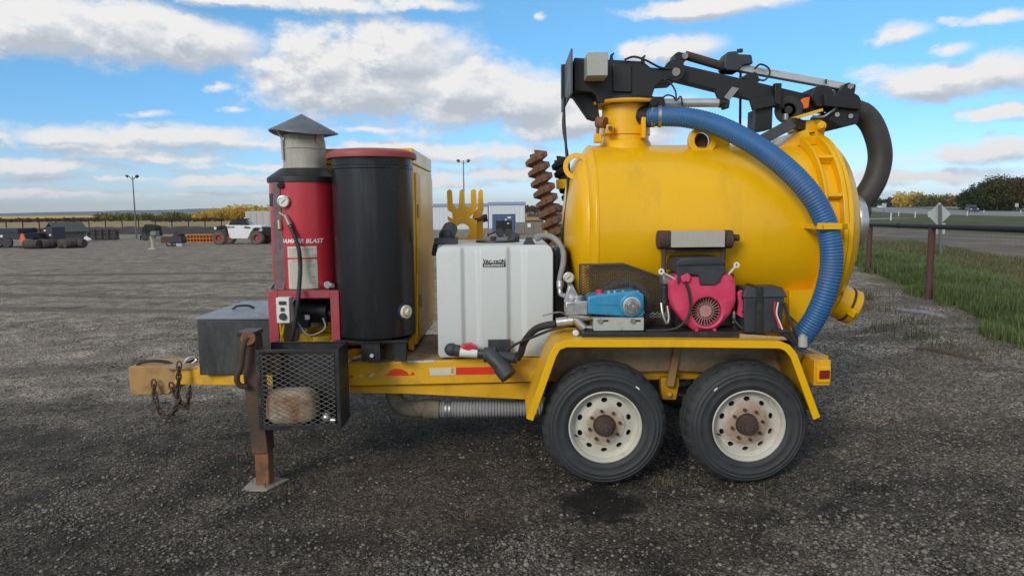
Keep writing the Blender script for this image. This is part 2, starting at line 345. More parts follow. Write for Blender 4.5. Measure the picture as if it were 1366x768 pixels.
def radial_rust(m, z0, r0, r1, amt, tint=(.27, .12, .04)):
    nt = m.node_tree; N = nt.nodes.new; L = nt.links.new; b = nt.nodes['Principled BSDF']; src = b.inputs['Base Color'].links[0].from_socket
    tc = N('ShaderNodeTexCoord'); v = N('ShaderNodeVectorMath'); v.operation = 'MULTIPLY_ADD'; L(tc.outputs['Object'], v.inputs[0]); v.inputs[1].default_value = (1, 0, 1); v.inputs[2].default_value = (0, 0, -z0)
    l = N('ShaderNodeVectorMath'); l.operation = 'LENGTH'; L(v.outputs[0], l.inputs[0]); n = N('ShaderNodeTexNoise'); n.inputs['Scale'].default_value = 16; n.inputs['Detail'].default_value = 7; n.inputs['Roughness'].default_value = .7; L(tc.outputs['Object'], n.inputs['Vector'])
    a = N('ShaderNodeMath'); a.operation = 'MULTIPLY_ADD'; L(n.outputs['Fac'], a.inputs[0]); a.inputs[1].default_value = -.16; L(l.outputs['Value'], a.inputs[2])
    r = N('ShaderNodeMapRange'); r.interpolation_type = 'SMOOTHSTEP'; L(a.outputs[0], r.inputs[0]); r.inputs[1].default_value = r0; r.inputs[2].default_value = r1; r.inputs[3].default_value = amt; r.inputs[4].default_value = 0
    x = N('ShaderNodeMix'); x.data_type = 'RGBA'; L(r.outputs[0], x.inputs[0]); L(src, x.inputs[6]); x.inputs[7].default_value = (*tint, 1); L(x.outputs[2], b.inputs['Base Color'])
radial_rust(M['rim'], .231, .01, .06, .55); radial_rust(M['rimrust'], .231, .02, .10, .65)
M['hole'] = mat('dark_cavity_steel', (.02, .018, .016), .8)
M['reflred'] = mat('red_reflective_tape', (.72, .035, .015), .4, var=.08)
M['reflwhite'] = mat('white_reflective_tape', (.62, .60, .50), .45, var=.1, dirt=(.6, .36, .03), damt=.28, dscale=14, dsharp=.04)
M['redlens'] = mat('red_lens', (.22, .02, .02), .25)
M['orange'] = mat('orange_plastic', (.75, .16, .02), .4)
M['redhandle'] = mat('red_handle', (.55, .02, .04), .4)
M['paper'] = mat('aged_label_paper', (.58, .57, .48), .6, var=.06, vscale=12, dirt=(.42, .44, .30), damt=.3, dscale=12, fine=.03)
M['ink'] = mat('grey_print', (.22, .22, .21), .6)
M['inkred'] = mat('red_print', (.40, .10, .08), .6)
M['inkblack'] = mat('black_print', (.02, .02, .025), .5)
M['inkwhite'] = mat('white_print', (.78, .76, .74), .5)
M['yellowcable'] = mat('yellow_cable', (.62, .42, .02), .5)
M['chain'] = mat('rusty_chain_steel', (.10, .065, .045), .75, metal=.3, var=.3, vscale=30)
M['stone'] = mat('lump_of_rusty_crust', (.45, .38, .28), .9, var=.25, vscale=10, dirt=(.30, .13, .04), damt=.6, dscale=4, bump=.6, bscale=40)
M['poleg'] = mat('galvanised_pole', (.14, .145, .15), .5, metal=.3)
print('helpers ready')
# ================================================================== terrain and setting
def S(a, b, x):
    t = np.clip((np.asarray(x, float) - a) / (b - a), 0, 1); return t * t * (3 - 2 * t)
FP0 = (6.5, 10.8); FDIR = (.295, .955); FN = (.955, -.295)
def fence_d(x, y): return (x - FP0[0]) * FN[0] + (y - FP0[1]) * FN[1]
def h(x, y):
    x = np.asarray(x, float); y = np.asarray(y, float); t = x / np.maximum(y, 1.0); fd = fence_d(x, y)
    z = .30 * S(-3.2, -.2, fd) * S(200, 60, y)
    z = z - .45 * S(10, 50, y) * S(.1, -.1, t)
    z = z + (.05 * S(60, 165, y) + 1.45 * S(165, 420, y)) * S(.2, .45, t)
    return z
def hz(x, y): return float(h(x, y))
def BG(px, Y):
    x = (px - 683) / FPX * Y * 1.0; return Vector((x, Y, hz(x, Y)))
def axis(lo_far, lo, hi, hi_far, step, grow=1.22):
    c = list(np.arange(lo, hi + 1e-6, step)); s = step; a = lo; left = []
    while a > lo_far: s *= grow; a -= s; left.append(a)
    s = step; b = hi; right = []
    while b < hi_far: s *= grow; b += s; right.append(b)
    return np.array(left[::-1] + c + right)
def ground_mat():
    m = bpy.data.materials.new('gravel_and_soil'); m.use_nodes = True; nt = m.node_tree; N = nt.nodes.new; L = nt.links.new
    b = nt.nodes['Principled BSDF']; b.inputs['Roughness'].default_value = .9; b.inputs['Specular IOR Level'].default_value = .25
    tc = N('ShaderNodeTexCoord'); V = tc.outputs['Object']
    def nz(s, d=5, r=.6, v=V):
        n = N('ShaderNodeTexNoise'); n.inputs['Scale'].default_value = s; n.inputs['Detail'].default_value = d; n.inputs['Roughness'].default_value = r; L(v, n.inputs['Vector']); return n.outputs['Fac']
    def mr(x, a, b_, c=0, d=1, sm=True):
        n = N('ShaderNodeMapRange'); n.interpolation_type = 'SMOOTHSTEP' if sm else 'LINEAR'; L(x, n.inputs[0]); n.inputs[1].default_value = a; n.inputs[2].default_value = b_; n.inputs[3].default_value = c; n.inputs[4].default_value = d; return n.outputs[0]
    def mt(op, a, c, clamp=False):
        n = N('ShaderNodeMath'); n.operation = op; n.use_clamp = clamp
        for i, x in enumerate((a, c)):
            if isinstance(x, (int, float)): n.inputs[i].default_value = x
            else: L(x, n.inputs[i])
        return n.outputs[0]
    def mix(f, a, c):
        n = N('ShaderNodeMix'); n.data_type = 'RGBA'; L(f, n.inputs[0])
        for i, x in ((6, a), (7, c)):
            if isinstance(x, tuple): n.inputs[i].default_value = (*x, 1)
            else: L(x, n.inputs[i])
        return n.outputs[2]
    sep = N('ShaderNodeSeparateXYZ'); L(V, sep.inputs[0]); X, Y = sep.outputs[0], sep.outputs[1]
    # stones of several sizes
    def cells(s):
        vo = N('ShaderNodeTexVoronoi'); vo.inputs['Scale'].default_value = s; L(V, vo.inputs['Vector']); 
        sc = N('ShaderNodeSeparateColor'); L(vo.outputs['Color'], sc.inputs[0]); return vo.outputs['Distance'], sc.outputs[0]
    d1, c1 = cells(75); d2, c2 = cells(34); d3, c3 = cells(150)
    sm = mr(c3, .15, 1, .45, 1.9, False); md = mr(c1, .25, 1, .5, 2.3, False)
    # darker soil colour in an oval round the trailer against paler gravel
    dx = mt('MULTIPLY', mt('ADD', X, 1.0), .20); dy = mt('MULTIPLY', mt('ADD', Y, -4.2), .50)
    rr = mt('SQRT', mt('ADD', mt('MULTIPLY', dx, dx), mt('MULTIPLY', dy, dy)), 0)
    n1 = nz(.55, 6, .62); n2 = nz(2.3, 6, .65); n3 = nz(.12, 4)
    near_dark = mr(mt('ADD', rr, mt('MULTIPLY', mt('ADD', n1, -.5), 1.5)), .55, 1.75, 1, 0)
    dry = mix(mr(n2, .35, .68), (.185, .165, .143), (.33, .302, .268))
    dark_soil = mix(mr(n2, .32, .66), (.033, .030, .027), (.10, .091, .080))
    base = mix(near_dark, dry, dark_soil)
    # sandy lighter bare patch in front of the wheels
    sx = mt('MULTIPLY', mt('ADD', X, .45), 1.0); sy = mt('MULTIPLY', mt('ADD', Y, -4.35), .9)
    sr = mt('SQRT', mt('ADD', mt('MULTIPLY', sx, sx), mt('MULTIPLY', sy, sy)), 0)
    sand = mr(mt('ADD', sr, mt('MULTIPLY', mt('ADD', n1, -.5), 1.4)), .25, .95, .75, 0)
    base = mix(sand, base, mix(nz(9, 5), (.062, .052, .042), (.105, .088, .07)))
    # dark tracks left by tyres across the yard
    tv = N('ShaderNodeVectorMath'); tv.operation = 'MULTIPLY'; L(V, tv.inputs[0]); tv.inputs[1].default_value = (.34, .75, 1)
    tr = mr(nz(1.1, 5, .6, tv.outputs[0]), .54, .70, 0, .40)
    base = mix(tr, base, (.048, .043, .038))
    for (ta_, tb_, tw_) in ((6.6, .10, .20), (8.3, .10, .20), (11.5, -.16, .28), (13.6, -.16, .28), (3.45, -.035, .15), (19, .06, .4), (22, .05, .4)):
        q = mt('ABSOLUTE', mt('ADD', mt('ADD', mt('MULTIPLY', X, -tb_), mt('ADD', Y, -ta_)), mt('MULTIPLY', mt('ADD', n1, -.5), .9)), 0)
        base = mix(mt('MULTIPLY', mr(q, tw_ * .5, tw_ * 1.5, .62, 0), mr(n2, .34, .58)), base, (.042, .038, .034))
    clod = mr(nz(1.5, 9, .72), .565, .64, 0, .7); base = mix(clod, base, (.034, .030, .027))
    pale = mr(nz(.9, 9, .7), .56, .68, 0, .5); base = mix(pale, base, (.20, .19, .17))
    clod2 = mr(nz(3.2, 10, .76), .585, .625, 0, .85); base = mix(mt('MULTIPLY', clod2, mr(n1, .38, .6, .35, 1)), base, (.020, .018, .016))
    st = mt('MULTIPLY', sm, mr(c2, .2, 1, .75, 1.35, False)); 
    g = N('ShaderNodeCombineColor'); 
    fine_amt = mr(n2, .3, .7, .35, 1)
    stv = mt('ADD', mt('MULTIPLY', mt('ADD', mt('MULTIPLY', st, md), -1.0), mt('MULTIPLY', fine_amt, .72)), 1.0)
    stv = mt('MAXIMUM', stv, .25)
    stv = mt('MULTIPLY', stv, mt('MULTIPLY', mr(d1, .35, .75, 1.15, .5), mr(d2, .4, .8, 1.08, .6)))
    for i in range(3): L(stv, g.inputs[i])
    mm = N('ShaderNodeMix'); mm.data_type = 'RGBA'; mm.blend_type = 'MULTIPLY'; mm.inputs[0].default_value = 1; L(base, mm.inputs[6]); L(g.outputs[0], mm.inputs[7]); col = mm.outputs[2]
    # oil stain under the front wheel
    ox = mt('MULTIPLY', mt('ADD', X, -.52), 3.9); oy = mt('MULTIPLY', mt('ADD', Y, -4.0), 3.4)
    orr = mt('SQRT', mt('ADD', mt('MULTIPLY', ox, ox), mt('MULTIPLY', oy, oy)), 0)
    oil = mr(mt('ADD', orr, mt('MULTIPLY', mt('ADD', nz(5, 5), -.5), 1.6)), .7, 1.05, .9, 0)
    col = mix(oil, col, (.007, .0065, .006))
    # beyond the fence: grass soil, dirt track, grass; left far: stubble
    fd = N('ShaderNodeVectorMath'); fd.operation = 'DOT_PRODUCT'; L(V, fd.inputs[0]); fd.inputs[1].default_value = (FN[0], FN[1], 0)
    fdv = mt('ADD', fd.outputs['Value'], -(FP0[0] * FN[0] + FP0[1] * FN[1]))
    gm = mr(mt('ADD', fdv, mt('MULTIPLY', mt('ADD', n1, -.5), 1.6)), -.35, .25)
    gv = N('ShaderNodeVectorMath'); gv.operation = 'MULTIPLY'; L(V, gv.inputs[0]); gv.inputs[1].default_value = (.6, .25, 1)
    grass = mix(mr(nz(.5, 6, .65, gv.outputs[0]), .38, .62), (.045, .075, .022), (.12, .105, .05))
    grass = mix(mr(nz(7, 5), .3, .7, 0, .6), grass, (.035, .055, .018))
    col = mix(gm, col, grass)
    ta = mt('ADD', mt('MULTIPLY', Y, -.12), mt('ADD', X, -11.0)); tb = mt('ADD', mt('MULTIPLY', Y, .04), mt('SUBTRACT', 24.2, X))
    w = mt('MULTIPLY', mt('ADD', n1, -.5), 2.4)
    tm = mt('MULTIPLY', mr(mt('ADD', ta, w), -.8, .9), mr(mt('ADD', tb, w), -1, 1))
    col = mix(tm, col, mix(mr(nz(.8, 7, .65, gv.outputs[0]), .35, .65), (.105, .092, .075), (.185, .165, .14)))
    fl = mr(Y, 105, 125); fl = mt('MULTIPLY', fl, mr(fdv, -20, -60))
    col = mix(fl, col, mix(mr(nz(.03, 4), .4, .6), (.30, .23, .12), (.22, .18, .09)))
    far = mr(Y, 600, 2500); col = mix(far, col, (.10, .115, .075))
    wt_ = N('ShaderNodeMix'); wt_.data_type = 'RGBA'; wt_.blend_type = 'MULTIPLY'; wt_.inputs[0].default_value = 1; L(col, wt_.inputs[6]); wt_.inputs[7].default_value = (1.16, 1.07, .95, 1); col = wt_.outputs[2]
    L(col, b.inputs['Base Color'])
    hgt = mt('ADD', mt('MULTIPLY', mt('SUBTRACT', .5, d1), .5), mt('ADD', mt('MULTIPLY', mt('SUBTRACT', .5, d3), .25), mt('MULTIPLY', n2, .4)))
    bp = N('ShaderNodeBump'); bp.inputs['Strength'].default_value = .75; bp.inputs['Distance'].default_value = .022; L(hgt, bp.inputs['Height']); L(bp.outputs[0], b.inputs['Normal'])
    return m
def micro(x, y):
    v = Vector((x, y, 0)); a = max(0., min(1., (15 - y) / 4, (12 - abs(x)) / 3))
    if a <= 0: return 0.
    z = mnoise.noise(v * .7) * .030 + mnoise.noise(v * 2.3) * .014 + mnoise.noise(v * 6.1) * .008 + mnoise.noise(v * 15) * .004
    # keep the wheel and jack contacts level
    return z * a
def level(x, y):   # 1 = free relief, 0 = flat where the trailer stands
    k = 1.0
    for cx, cy, r in ((.56, 4.38, .34), (1.5, 4.38, .34), (.56, 6.1, .34), (1.5, 6.1, .34), (-1.57, 4.36, .3)):
        d = math.hypot(x - cx, y - cy); k = min(k, float(S(r * .6, r * 1.6, d)))
    return k
xs = axis(-9000, -10, 9.5, 9000, .08, 1.2); ys = axis(-60, 2.4, 14, 9000, .08, 1.16)
XX, YY = np.meshgrid(xs, ys); ZZ = h(XX, YY)
for i in range(ZZ.shape[0]):
    if ys[i] > 16: break
    for j in range(ZZ.shape[1]):
        if abs(xs[j]) < 13: ZZ[i, j] += micro(xs[j], ys[i]) * level(xs[j], ys[i])
nx = len(xs); ny = len(ys)
ii = (np.arange(ny - 1)[:, None] * nx + np.arange(nx - 1)[None, :]).ravel()
ground = np_mesh('ground', np.stack([XX, YY, ZZ], -1).reshape(-1, 3), np.stack([ii, ii + 1, ii + nx + 1, ii + nx], -1), ground_mat(), smooth=True)
struct(ground)
def gz(x, y): return hz(x, y) + micro(x, y) * level(x, y)

# ------------------------------------------------------------------ loose stones (stuff)
M['pebble'] = mat('grey_pebble', (.126, .113, .098), .85, var=.15, rnd=True)
def icosa():
    t = (1 + 5 ** .5) / 2
    v = np.array([(-1, t, 0), (1, t, 0), (-1, -t, 0), (1, -t, 0), (0, -1, t), (0, 1, t), (0, -1, -t), (0, 1, -t), (t, 0, -1), (t, 0, 1), (-t, 0, -1), (-t, 0, 1)]) / math.hypot(1, t)
    f = np.array([(0, 11, 5), (0, 5, 1), (0, 1, 7), (0, 7, 10), (0, 10, 11), (1, 5, 9), (5, 11, 4), (11, 10, 2), (10, 7, 6), (7, 1, 8), (3, 9, 4), (3, 4, 2), (3, 2, 6), (3, 6, 8), (3, 8, 9), (4, 9, 5), (2, 4, 11), (6, 2, 10), (8, 6, 7), (9, 8, 1)])
    return v, f
def stones(n):
    iv, jf = icosa(); Vs = []; Fs = []; A = []; k = 0; tries = 0
    tm = [iv * (1 + rng.normal(0, .16, (12, 1))) * np.array([1, .8, .55]) for _ in range(8)]
    while k < n and tries < n * 6:
        tries += 1
        y = 2.9 + 8.5 * random.random() ** 1.7; x = (random.random() * 1.7 - .85) * y * 1.0
        if random.random() < .22: y = 5.2 + 7.5 * random.random(); x = (.36 + .42 * random.random()) * y
        if x > 8 or fence_d(x, y) > .25: continue
        v = Vector((x, y, 3.0)); c = mnoise.noise(v * .9) + .6 * mnoise.noise(v * 2.7)
        rim = math.hypot((x + .45) * 1.0, (y - 4.35) * .9)
        p = .10 + 1.1 * max(0, c + .02) + (.16 if x > 2.2 else 0)
        if rim < .7: p *= .25
        if ((x - .52) / .27) ** 2 + ((y - 4.0) / .30) ** 2 < 1: p *= .12
        if random.random() > p: continue
        s = .0038 + .0100 * random.random() ** 2.4 + (.010 if random.random() < .012 else 0)
        a = random.random() * 6.283; ca, sa = math.cos(a), math.sin(a)
        q = tm[k % 8] * s; q = np.stack([q[:, 0] * ca - q[:, 1] * sa, q[:, 0] * sa + q[:, 1] * ca, q[:, 2]], -1)
        Vs.append(q + np.array([x, y, gz(x, y) + s * .22])); Fs.append(jf + 12 * k)
        t = random.random(); A.append(np.full(12, (t * .6 if t < .7 else t) if random.random() > .04 else 1.5)); k += 1
    return np.concatenate(Vs), np.concatenate(Fs), np.concatenate(A)
sv, sf, sa_ = stones(78000)
gs = np_mesh('loose_gravel', sv, sf, M['pebble'], sa_)
struct(tag(gs, 'loose grey pebbles scattered over the yard', 'gravel'), 'stuff')

# ------------------------------------------------------------------ grass and weeds (stuff)
def leafmat(name, a, b_, trans=.25):
    m = bpy.data.materials.new(name); m.use_nodes = True; nt = m.node_tree; N = nt.nodes.new; L = nt.links.new
    b = nt.nodes['Principled BSDF']; b.inputs['Roughness'].default_value = .6; b.inputs['Specular IOR Level'].default_value = .25
    at = N('ShaderNodeAttribute'); at.attribute_name = 'rnd'; r = N('ShaderNodeMix'); r.data_type = 'RGBA'; L(at.outputs['Fac'], r.inputs[0]); r.inputs[6].default_value = (*a, 1); r.inputs[7].default_value = (*b_, 1)
    L(r.outputs[2], b.inputs['Base Color'])
    tr = N('ShaderNodeBsdfTranslucent'); L(r.outputs[2], tr.inputs[0]); mx = N('ShaderNodeMixShader'); mx.inputs[0].default_value = trans
    L(b.outputs[0], mx.inputs[1]); L(tr.outputs[0], mx.inputs[2]); L(mx.outputs[0], nt.nodes['Material Output'].inputs[0]); return m
M['grass'] = leafmat('green_grass', (.066, .105, .030), (.185, .245, .085))
M['weed'] = leafmat('dusty_weed', (.055, .065, .035), (.16, .165, .085))
M['drygrass'] = leafmat('dry_grass', (.10, .085, .04), (.24, .20, .11))
def blades(name, roots, mat_, label, bw=.004):
    """roots: list of x, y, height, tone"""
    r = np.array(roots); n = len(r); z = np.array([hz(a, b) if b > 30 else gz(a, b) for a, b in r[:, :2]]) - .01
    an = rng.random(n) * 6.283; ln = rng.normal(0, .28, n) + .22; w = bw * (1 + rng.random(n)) + r[:, 1] * .00028 * bw / .004
    dx, dy = np.cos(an), np.sin(an); H = r[:, 2]
    b0 = np.stack([r[:, 0], r[:, 1], z], -1); sd_ = np.stack([-dy * w, dx * w, 0 * w], -1)
    mid = b0 + np.stack([dx * H * ln * .35, dy * H * ln * .35, H * .58], -1); tip = b0 + np.stack([dx * H * ln, dy * H * ln, H * (1 - .18 * np.abs(ln))], -1)
    V = np.stack([b0 - sd_, b0 + sd_, mid - sd_ * .75, mid + sd_ * .75, tip], 1).reshape(-1, 3)
    k = np.arange(n)[:, None] * 5; F = np.concatenate([k + np.array([0, 1, 3]), k + np.array([0, 3, 2]), k + np.array([2, 3, 4])], 0)
    ob = np_mesh(name, V, F, mat_, np.repeat(r[:, 3], 5)); return struct(tag(ob, label, 'grass'), 'stuff')
roots = []; dry = []
while len(roots) < 60000:
    y = 4.5 + 26 * random.random() ** 1.6; s = random.random()
    f = -.30 + 4.6 * s ** 1.4; q = (y - FP0[1]) / FDIR[1]
    x = FP0[0] + FDIR[0] * q + FN[0] * f; yy = FP0[1] + FDIR[1] * q + FN[1] * f
    if yy < 3 or x / yy > .9: continue
    c = mnoise.noise(Vector((x * .6, yy * .6, 1))); c2 = mnoise.noise(Vector((x * 1.7, yy * 1.7, 5)))
    if f < .15 and c + c2 < .25 - f * 1.6: continue
    H = (.13 + .10 * c + .09 * c2 + .10 * random.random()) * (1.15 if f < 1.6 else .75) * (.6 if f < .1 else 1)
    (roots if random.random() > (.06 if f < 1.7 else .5) else dry).append((x, yy, max(.05, H), min(1, max(0, random.random() * .8 + c * .4))))
for _ in range(16000):     # rough strip beyond
    y = 8 + 45 * random.random() ** 1.2; f = 2.2 + 3.5 * random.random(); q = (y - FP0[1]) / FDIR[1]
    x = FP0[0] + FDIR[0] * q + FN[0] * f; yy = FP0[1] + FDIR[1] * q + FN[1] * f
    if yy > 4 and x - .12 * yy < 11.2: dry.append((x, yy, .10 + .16 * random.random(), random.random()))
blades('roadside_grass', roots, M['grass'], 'tall green grass along the pipe fence')
blades('dry_grass', dry, M['drygrass'], 'dry tan grass behind the pipe fence')
weeds = []
def tuft(px, py, n, sp, H, tone=.5):
    d = ray(px, py); t = -CAMZ / d.z; x0, y0 = d.x * t, d.y * t
    if x0 > 3: 
        for _ in range(6): t = (hz(x0, y0) - CAMZ) / d.z; x0, y0 = d.x * t, d.y * t
    for _ in range(n):
        weeds.append((x0 + random.gauss(0, sp), y0 + random.gauss(0, sp), H * (.4 + .8 * random.random()), min(1, max(0, random.gauss(tone, .25)))))
for a in ((1185, 440, 90, .14, .16), (1230, 452, 110, .13, .17), (1220, 430, 60, .12, .12), (1262, 462, 70, .14, .11), (1290, 470, 60, .2, .10), (1150, 400, 160, .16, .20), (1172, 415, 90, .18, .13), (1135, 412, 90, .12, .14), (1310, 455, 40, .15, .10), (1330, 470, 40, .2, .08),
          (905, 640, 60, .10, .06), (880, 645, 30, .08, .05), (860, 600, 40, .15, .05), (420, 600, 60, .2, .045), (480, 590, 60, .25, .045), (380, 650, 40, .1, .06), (955, 660, 20, .07, .05), (410, 640, 50, .2, .05), (1010, 655, 30, .08, .05), (900, 690, 25, .2, .035), (560, 590, 40, .2, .04), (1050, 640, 25, .12, .04)):
    tuft(*a)
blades('weeds', weeds, M['weed'], 'small weeds sprouting from the gravel', .0022)
straw = []
for _ in range(420):
    y = 3.1 + 4 * random.random() ** 1.5; x = (random.random() * 1.6 - .8) * y
    if fence_d(x, y) < -.4: straw.append((x, y, .02 + .03 * random.random(), random.random()))
blades('straw', straw, M['drygrass'], 'short dry straw bits lying in the gravel', .0016)

# ------------------------------------------------------------------ far roads, fields, hills
def sheet(name, corners, mat_, off, nseg=24, drop=0):
    a, b, c, d = [np.array(p, float) for p in corners]; V = []; 
    for i in range(nseg + 1):
        t = i / nseg
        for s in (0, 1):
            p = (a + (b - a) * t) if s == 0 else (d + (c - d) * t); V.append((p[0], p[1], hz(p[0], p[1]) + off - drop * s))
    F = [(2 * i, 2 * i + 1, 2 * i + 3, 2 * i + 2) for i in range(nseg)]
    ob = np_mesh(name, V, F, mat_); return struct(ob)
M['asphalt'] = mat('worn_asphalt', (.19, .195, .205), .85, var=.1, vscale=.2, fine=.05)
M['line'] = mat('road_paint', (.7, .7, .66), .7)
M['palegravel'] = mat('pale_gravel_lane', (.24, .21, .17), .9, var=.15, vscale=.4)
M['wheat'] = mat('golden_stubble', (.50, .33, .075), .9, var=.2, vscale=.004, dirt=(.40, .30, .14), damt=.4, dscale=.012)
M['tanfield'] = mat('tan_field', (.40, .31, .17), .9, var=.15, vscale=.02)
HA, HB = np.array([103., 140.]), np.array([178., 350.]); hd = (HB - HA) / np.linalg.norm(HB - HA); hn = np.array([hd[1], -hd[0]])
def strip(name, off0, off1, m_, z, t0=-170, t1=900, drop=0):
    a = HA + hd * t0 + hn * off0; b = HA + hd * t1 + hn * off0; c = HA + hd * t1 + hn * off1; d = HA + hd * t0 + hn * off1
    return sheet(name, (a, b, c, d), m_, z, 60, drop)
strip('highway', -12, 12, M['asphalt'], .30); strip('highway', 40, 54, M['asphalt'], .30)
strip('road_shoulder', -12, -15, M['palegravel'], .30, drop=.6); strip('road_shoulder', 40, 37, M['palegravel'], .30, drop=.6)
strip('lane_marking', -8.4, -8.0, M['line'], .34); strip('lane_marking', 8.0, 8.4, M['line'], .34)
sheet('gravel_lane', ((20, 66), (52, 98), (55, 95), (22, 63)), M['palegravel'], .03)
sheet('field', ((-460, 330), (-60, 330), (-240, 1300), (-1100, 1300)), M['wheat'], .4)
def ridge_obj(name, pts, dist, mat_, base=-30):
    V = []; 
    for a, hh in pts:
        x, y = math.sin(a) * dist, math.cos(a) * dist; dx, dy = math.sin(a), math.cos(a)
        V += [(x - dx * 500, y - dy * 500, base), (x, y, hh), (x + dx * 900, y + dy * 900, base)]
    F = []
    for i in range(len(pts) - 1):
        for k in (0, 1): F.append((3 * i + k, 3 * i + k + 1, 3 * i + k + 4, 3 * i + k + 3))
    return struct(np_mesh(name, V, F, mat_, smooth=True))
M['hill'] = mat('far_wooded_hill', (.055, .075, .075), .95, var=.2, vscale=.004)
def hillh(a):
    return 22 + 16 * mnoise.noise(Vector((a * 6, .5, 0))) + 9 * mnoise.noise(Vector((a * 22, 2.5, 0))) + 60 * max(0, 1 - abs(a + .28) / .35) * .55 + 34 * max(0, 1 - abs(a - .3) / .5)
ridge_obj('hills', [(a, max(4, hillh(a))) for a in np.linspace(-1.2, 1.2, 160)], 7000, M['hill'])

# foliage: many leaf-sized faces spread through a volume
def leaf_cloud(centers, n, size, flat=.8):
    """centers: (x,y,z,rx,ry,rz); faces cluster in clumps near the surface of each lobe"""
    C = np.array(centers, float); wts = C[:, 3] * C[:, 5]; idx = rng.choice(len(C), n, p=wts / wts.sum())
    d = rng.normal(size=(n, 3)); d /= np.linalg.norm(d, axis=1)[:, None]; rad = (rng.random(n) ** .45) * (1 + rng.normal(0, .10, n))
    p = C[idx, :3] + d * rad[:, None] * C[idx, 3:6]
    cl = rng.integers(0, max(2, n // 14), n); cc = rng.normal(size=(max(2, n // 14), 3)) * size * .9; p = p + cc[cl] * .6
    a = rng.normal(size=(n, 3)); a /= np.linalg.norm(a, axis=1)[:, None]; b = np.cross(a, rng.normal(size=(n, 3))); b /= np.linalg.norm(b, axis=1)[:, None]
    s = size * (.6 + .8 * rng.random(n))[:, None]
    V = np.stack([p - a * s, p + b * s * .7, p + a * s, p - b * s * .7], 1).reshape(-1, 3); F = np.arange(n * 4).reshape(-1, 4)
    tone = np.clip(.5 + .28 * rng.normal(size=n) + .25 * np.sin(idx * 2.1), 0, 1)
    return V, F, np.repeat(tone, 4)
M['bark'] = mat('bark', (.08, .065, .05), .9, var=.2)
M['lf_dark'] = leafmat('dark_green_leaves', (.018, .032, .010), (.055, .070, .018), .15)
M['lf_olive'] = leafmat('olive_leaves', (.040, .045, .012), (.095, .085, .022), .15)
M['lf_rust'] = leafmat('rusty_autumn_leaves', (.055, .038, .014), (.14, .085, .022), .15)
M['lf_russet'] = leafmat('russet_leaves', (.13, .085, .03), (.30, .18, .05), .25)
M['lf_gold'] = leafmat('sunlit_golden_aspen_leaves', (.42, .27, .03), (.80, .55, .09), .4)  # autumn gold, with the low sunlight on the far trees put into the colour
M['lf_brush'] = leafmat('brown_brush', (.05, .034, .018), (.15, .09, .04), .2)
M['lf_grn'] = leafmat('mixed_green_gold_wood', (.075, .085, .022), (.26, .23, .05), .25)
def tree(px, Y, H, W, mt_, label, lobes=17, n=4200):
    b = BG(px, Y); t = thing('tree', b, label, 'tree', 'trees beyond the highway')
    tr = MB(); tr.tube([b + Vector((0, 0, -.2)), b + Vector((.1, 0, H * .3)), b + Vector((-.1, .1, H * .62)), b + Vector((0, 0, H * .9))], [.2, .16, .1, .03], 7)
    for k in range(5):
        a = random.random() * 6.28; z0 = H * (.25 + .1 * k); tr.tube([b + Vector((0, 0, z0)), b + Vector((math.cos(a) * W * .25, math.sin(a) * W * .25, z0 + H * .14)), b + Vector((math.cos(a) * W * .42, math.sin(a) * W * .42, z0 + H * .22))], [.08, .05, .02], 5)
    part('trunk', tr, M['bark'], t)
    L_ = []
    for k in range(lobes):
        f = (k + .5) / lobes; z = H * (.10 + .78 * f); a = k * 2.4 + random.random(); q_ = W * .34 * math.sqrt(max(.05, 1 - ((f - .42) / .62) ** 2)); r = W * random.uniform(.20, .30)
        L_.append((b.x + math.cos(a) * q_, b.y + math.sin(a) * q_, b.z + z, r, r, r * .9))
    V, F, A = leaf_cloud(L_, n, .30)
    c = np_mesh('crown', V - np.array(b), F, mt_, A); c.parent = t; return t
for a in ((1291, 235, 7.4, 7.5, 'lf_dark', 'low dark green tree at the open end of the roadside grove'), (1307, 240, 9.6, 8.5, 'lf_dark', 'dark green tree second from the open end of the grove'),
          (1327, 236, 11.4, 10, 'lf_olive', 'tall olive rounded tree in the roadside grove'), (1347, 240, 11.0, 10, 'lf_rust', 'rusty brown tree behind the small road sign in the grove'),
          (1366, 236, 11.8, 10, 'lf_rust', 'tall brown-green tree above the blue car'), (1386, 240, 12.2, 11, 'lf_olive', 'tallest olive tree of the grove'), (1318, 250, 10.2, 10, 'lf_dark', 'dark tree standing deeper in the grove'), (1400, 240, 11.5, 8, 'lf_rust', 'brown tree far inside the grove')):
    tree(a[0], a[1], a[2], a[3], M[a[4]], a[5])
def wood(name, px0, px1, Y, H0, mt_, n, size, label, dep=20, hf=None):
    L_ = []
    k = max(6, int((px1 - px0) / 2))
    for i in range(k):
        px = px0 + (px1 - px0) * (i + random.random()) / k; b = BG(px, Y + random.uniform(-dep, dep)); u = (px - px0) / (px1 - px0)
        H = H0 * random.uniform(.65, 1.1) * (hf(u) if hf else 1); L_.append((b.x, b.y, b.z + H * .5, H * .42, H * .42, H * .5))
    V, F, A = leaf_cloud(L_, n, size); ob = np_mesh(name, V, F, M[mt_], A); return struct(tag(ob, label, 'woods'), 'stuff')
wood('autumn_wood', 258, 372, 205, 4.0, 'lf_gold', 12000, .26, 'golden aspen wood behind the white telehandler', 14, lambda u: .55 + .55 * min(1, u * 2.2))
wood('autumn_wood', 133, 275, 225, 2.6, 'lf_grn', 7000, .26, 'olive and gold scrub behind the light pole', 14)
wood('hedge', -10, 140, 215, 1.2, 'lf_brush', 4200, .22, 'brown hedge between the tan and golden fields', 10)
wood('hedge', 205, 300, 190, 1.2, 'lf_brush', 2000, .2, 'low brown brush in front of the golden aspens', 8)
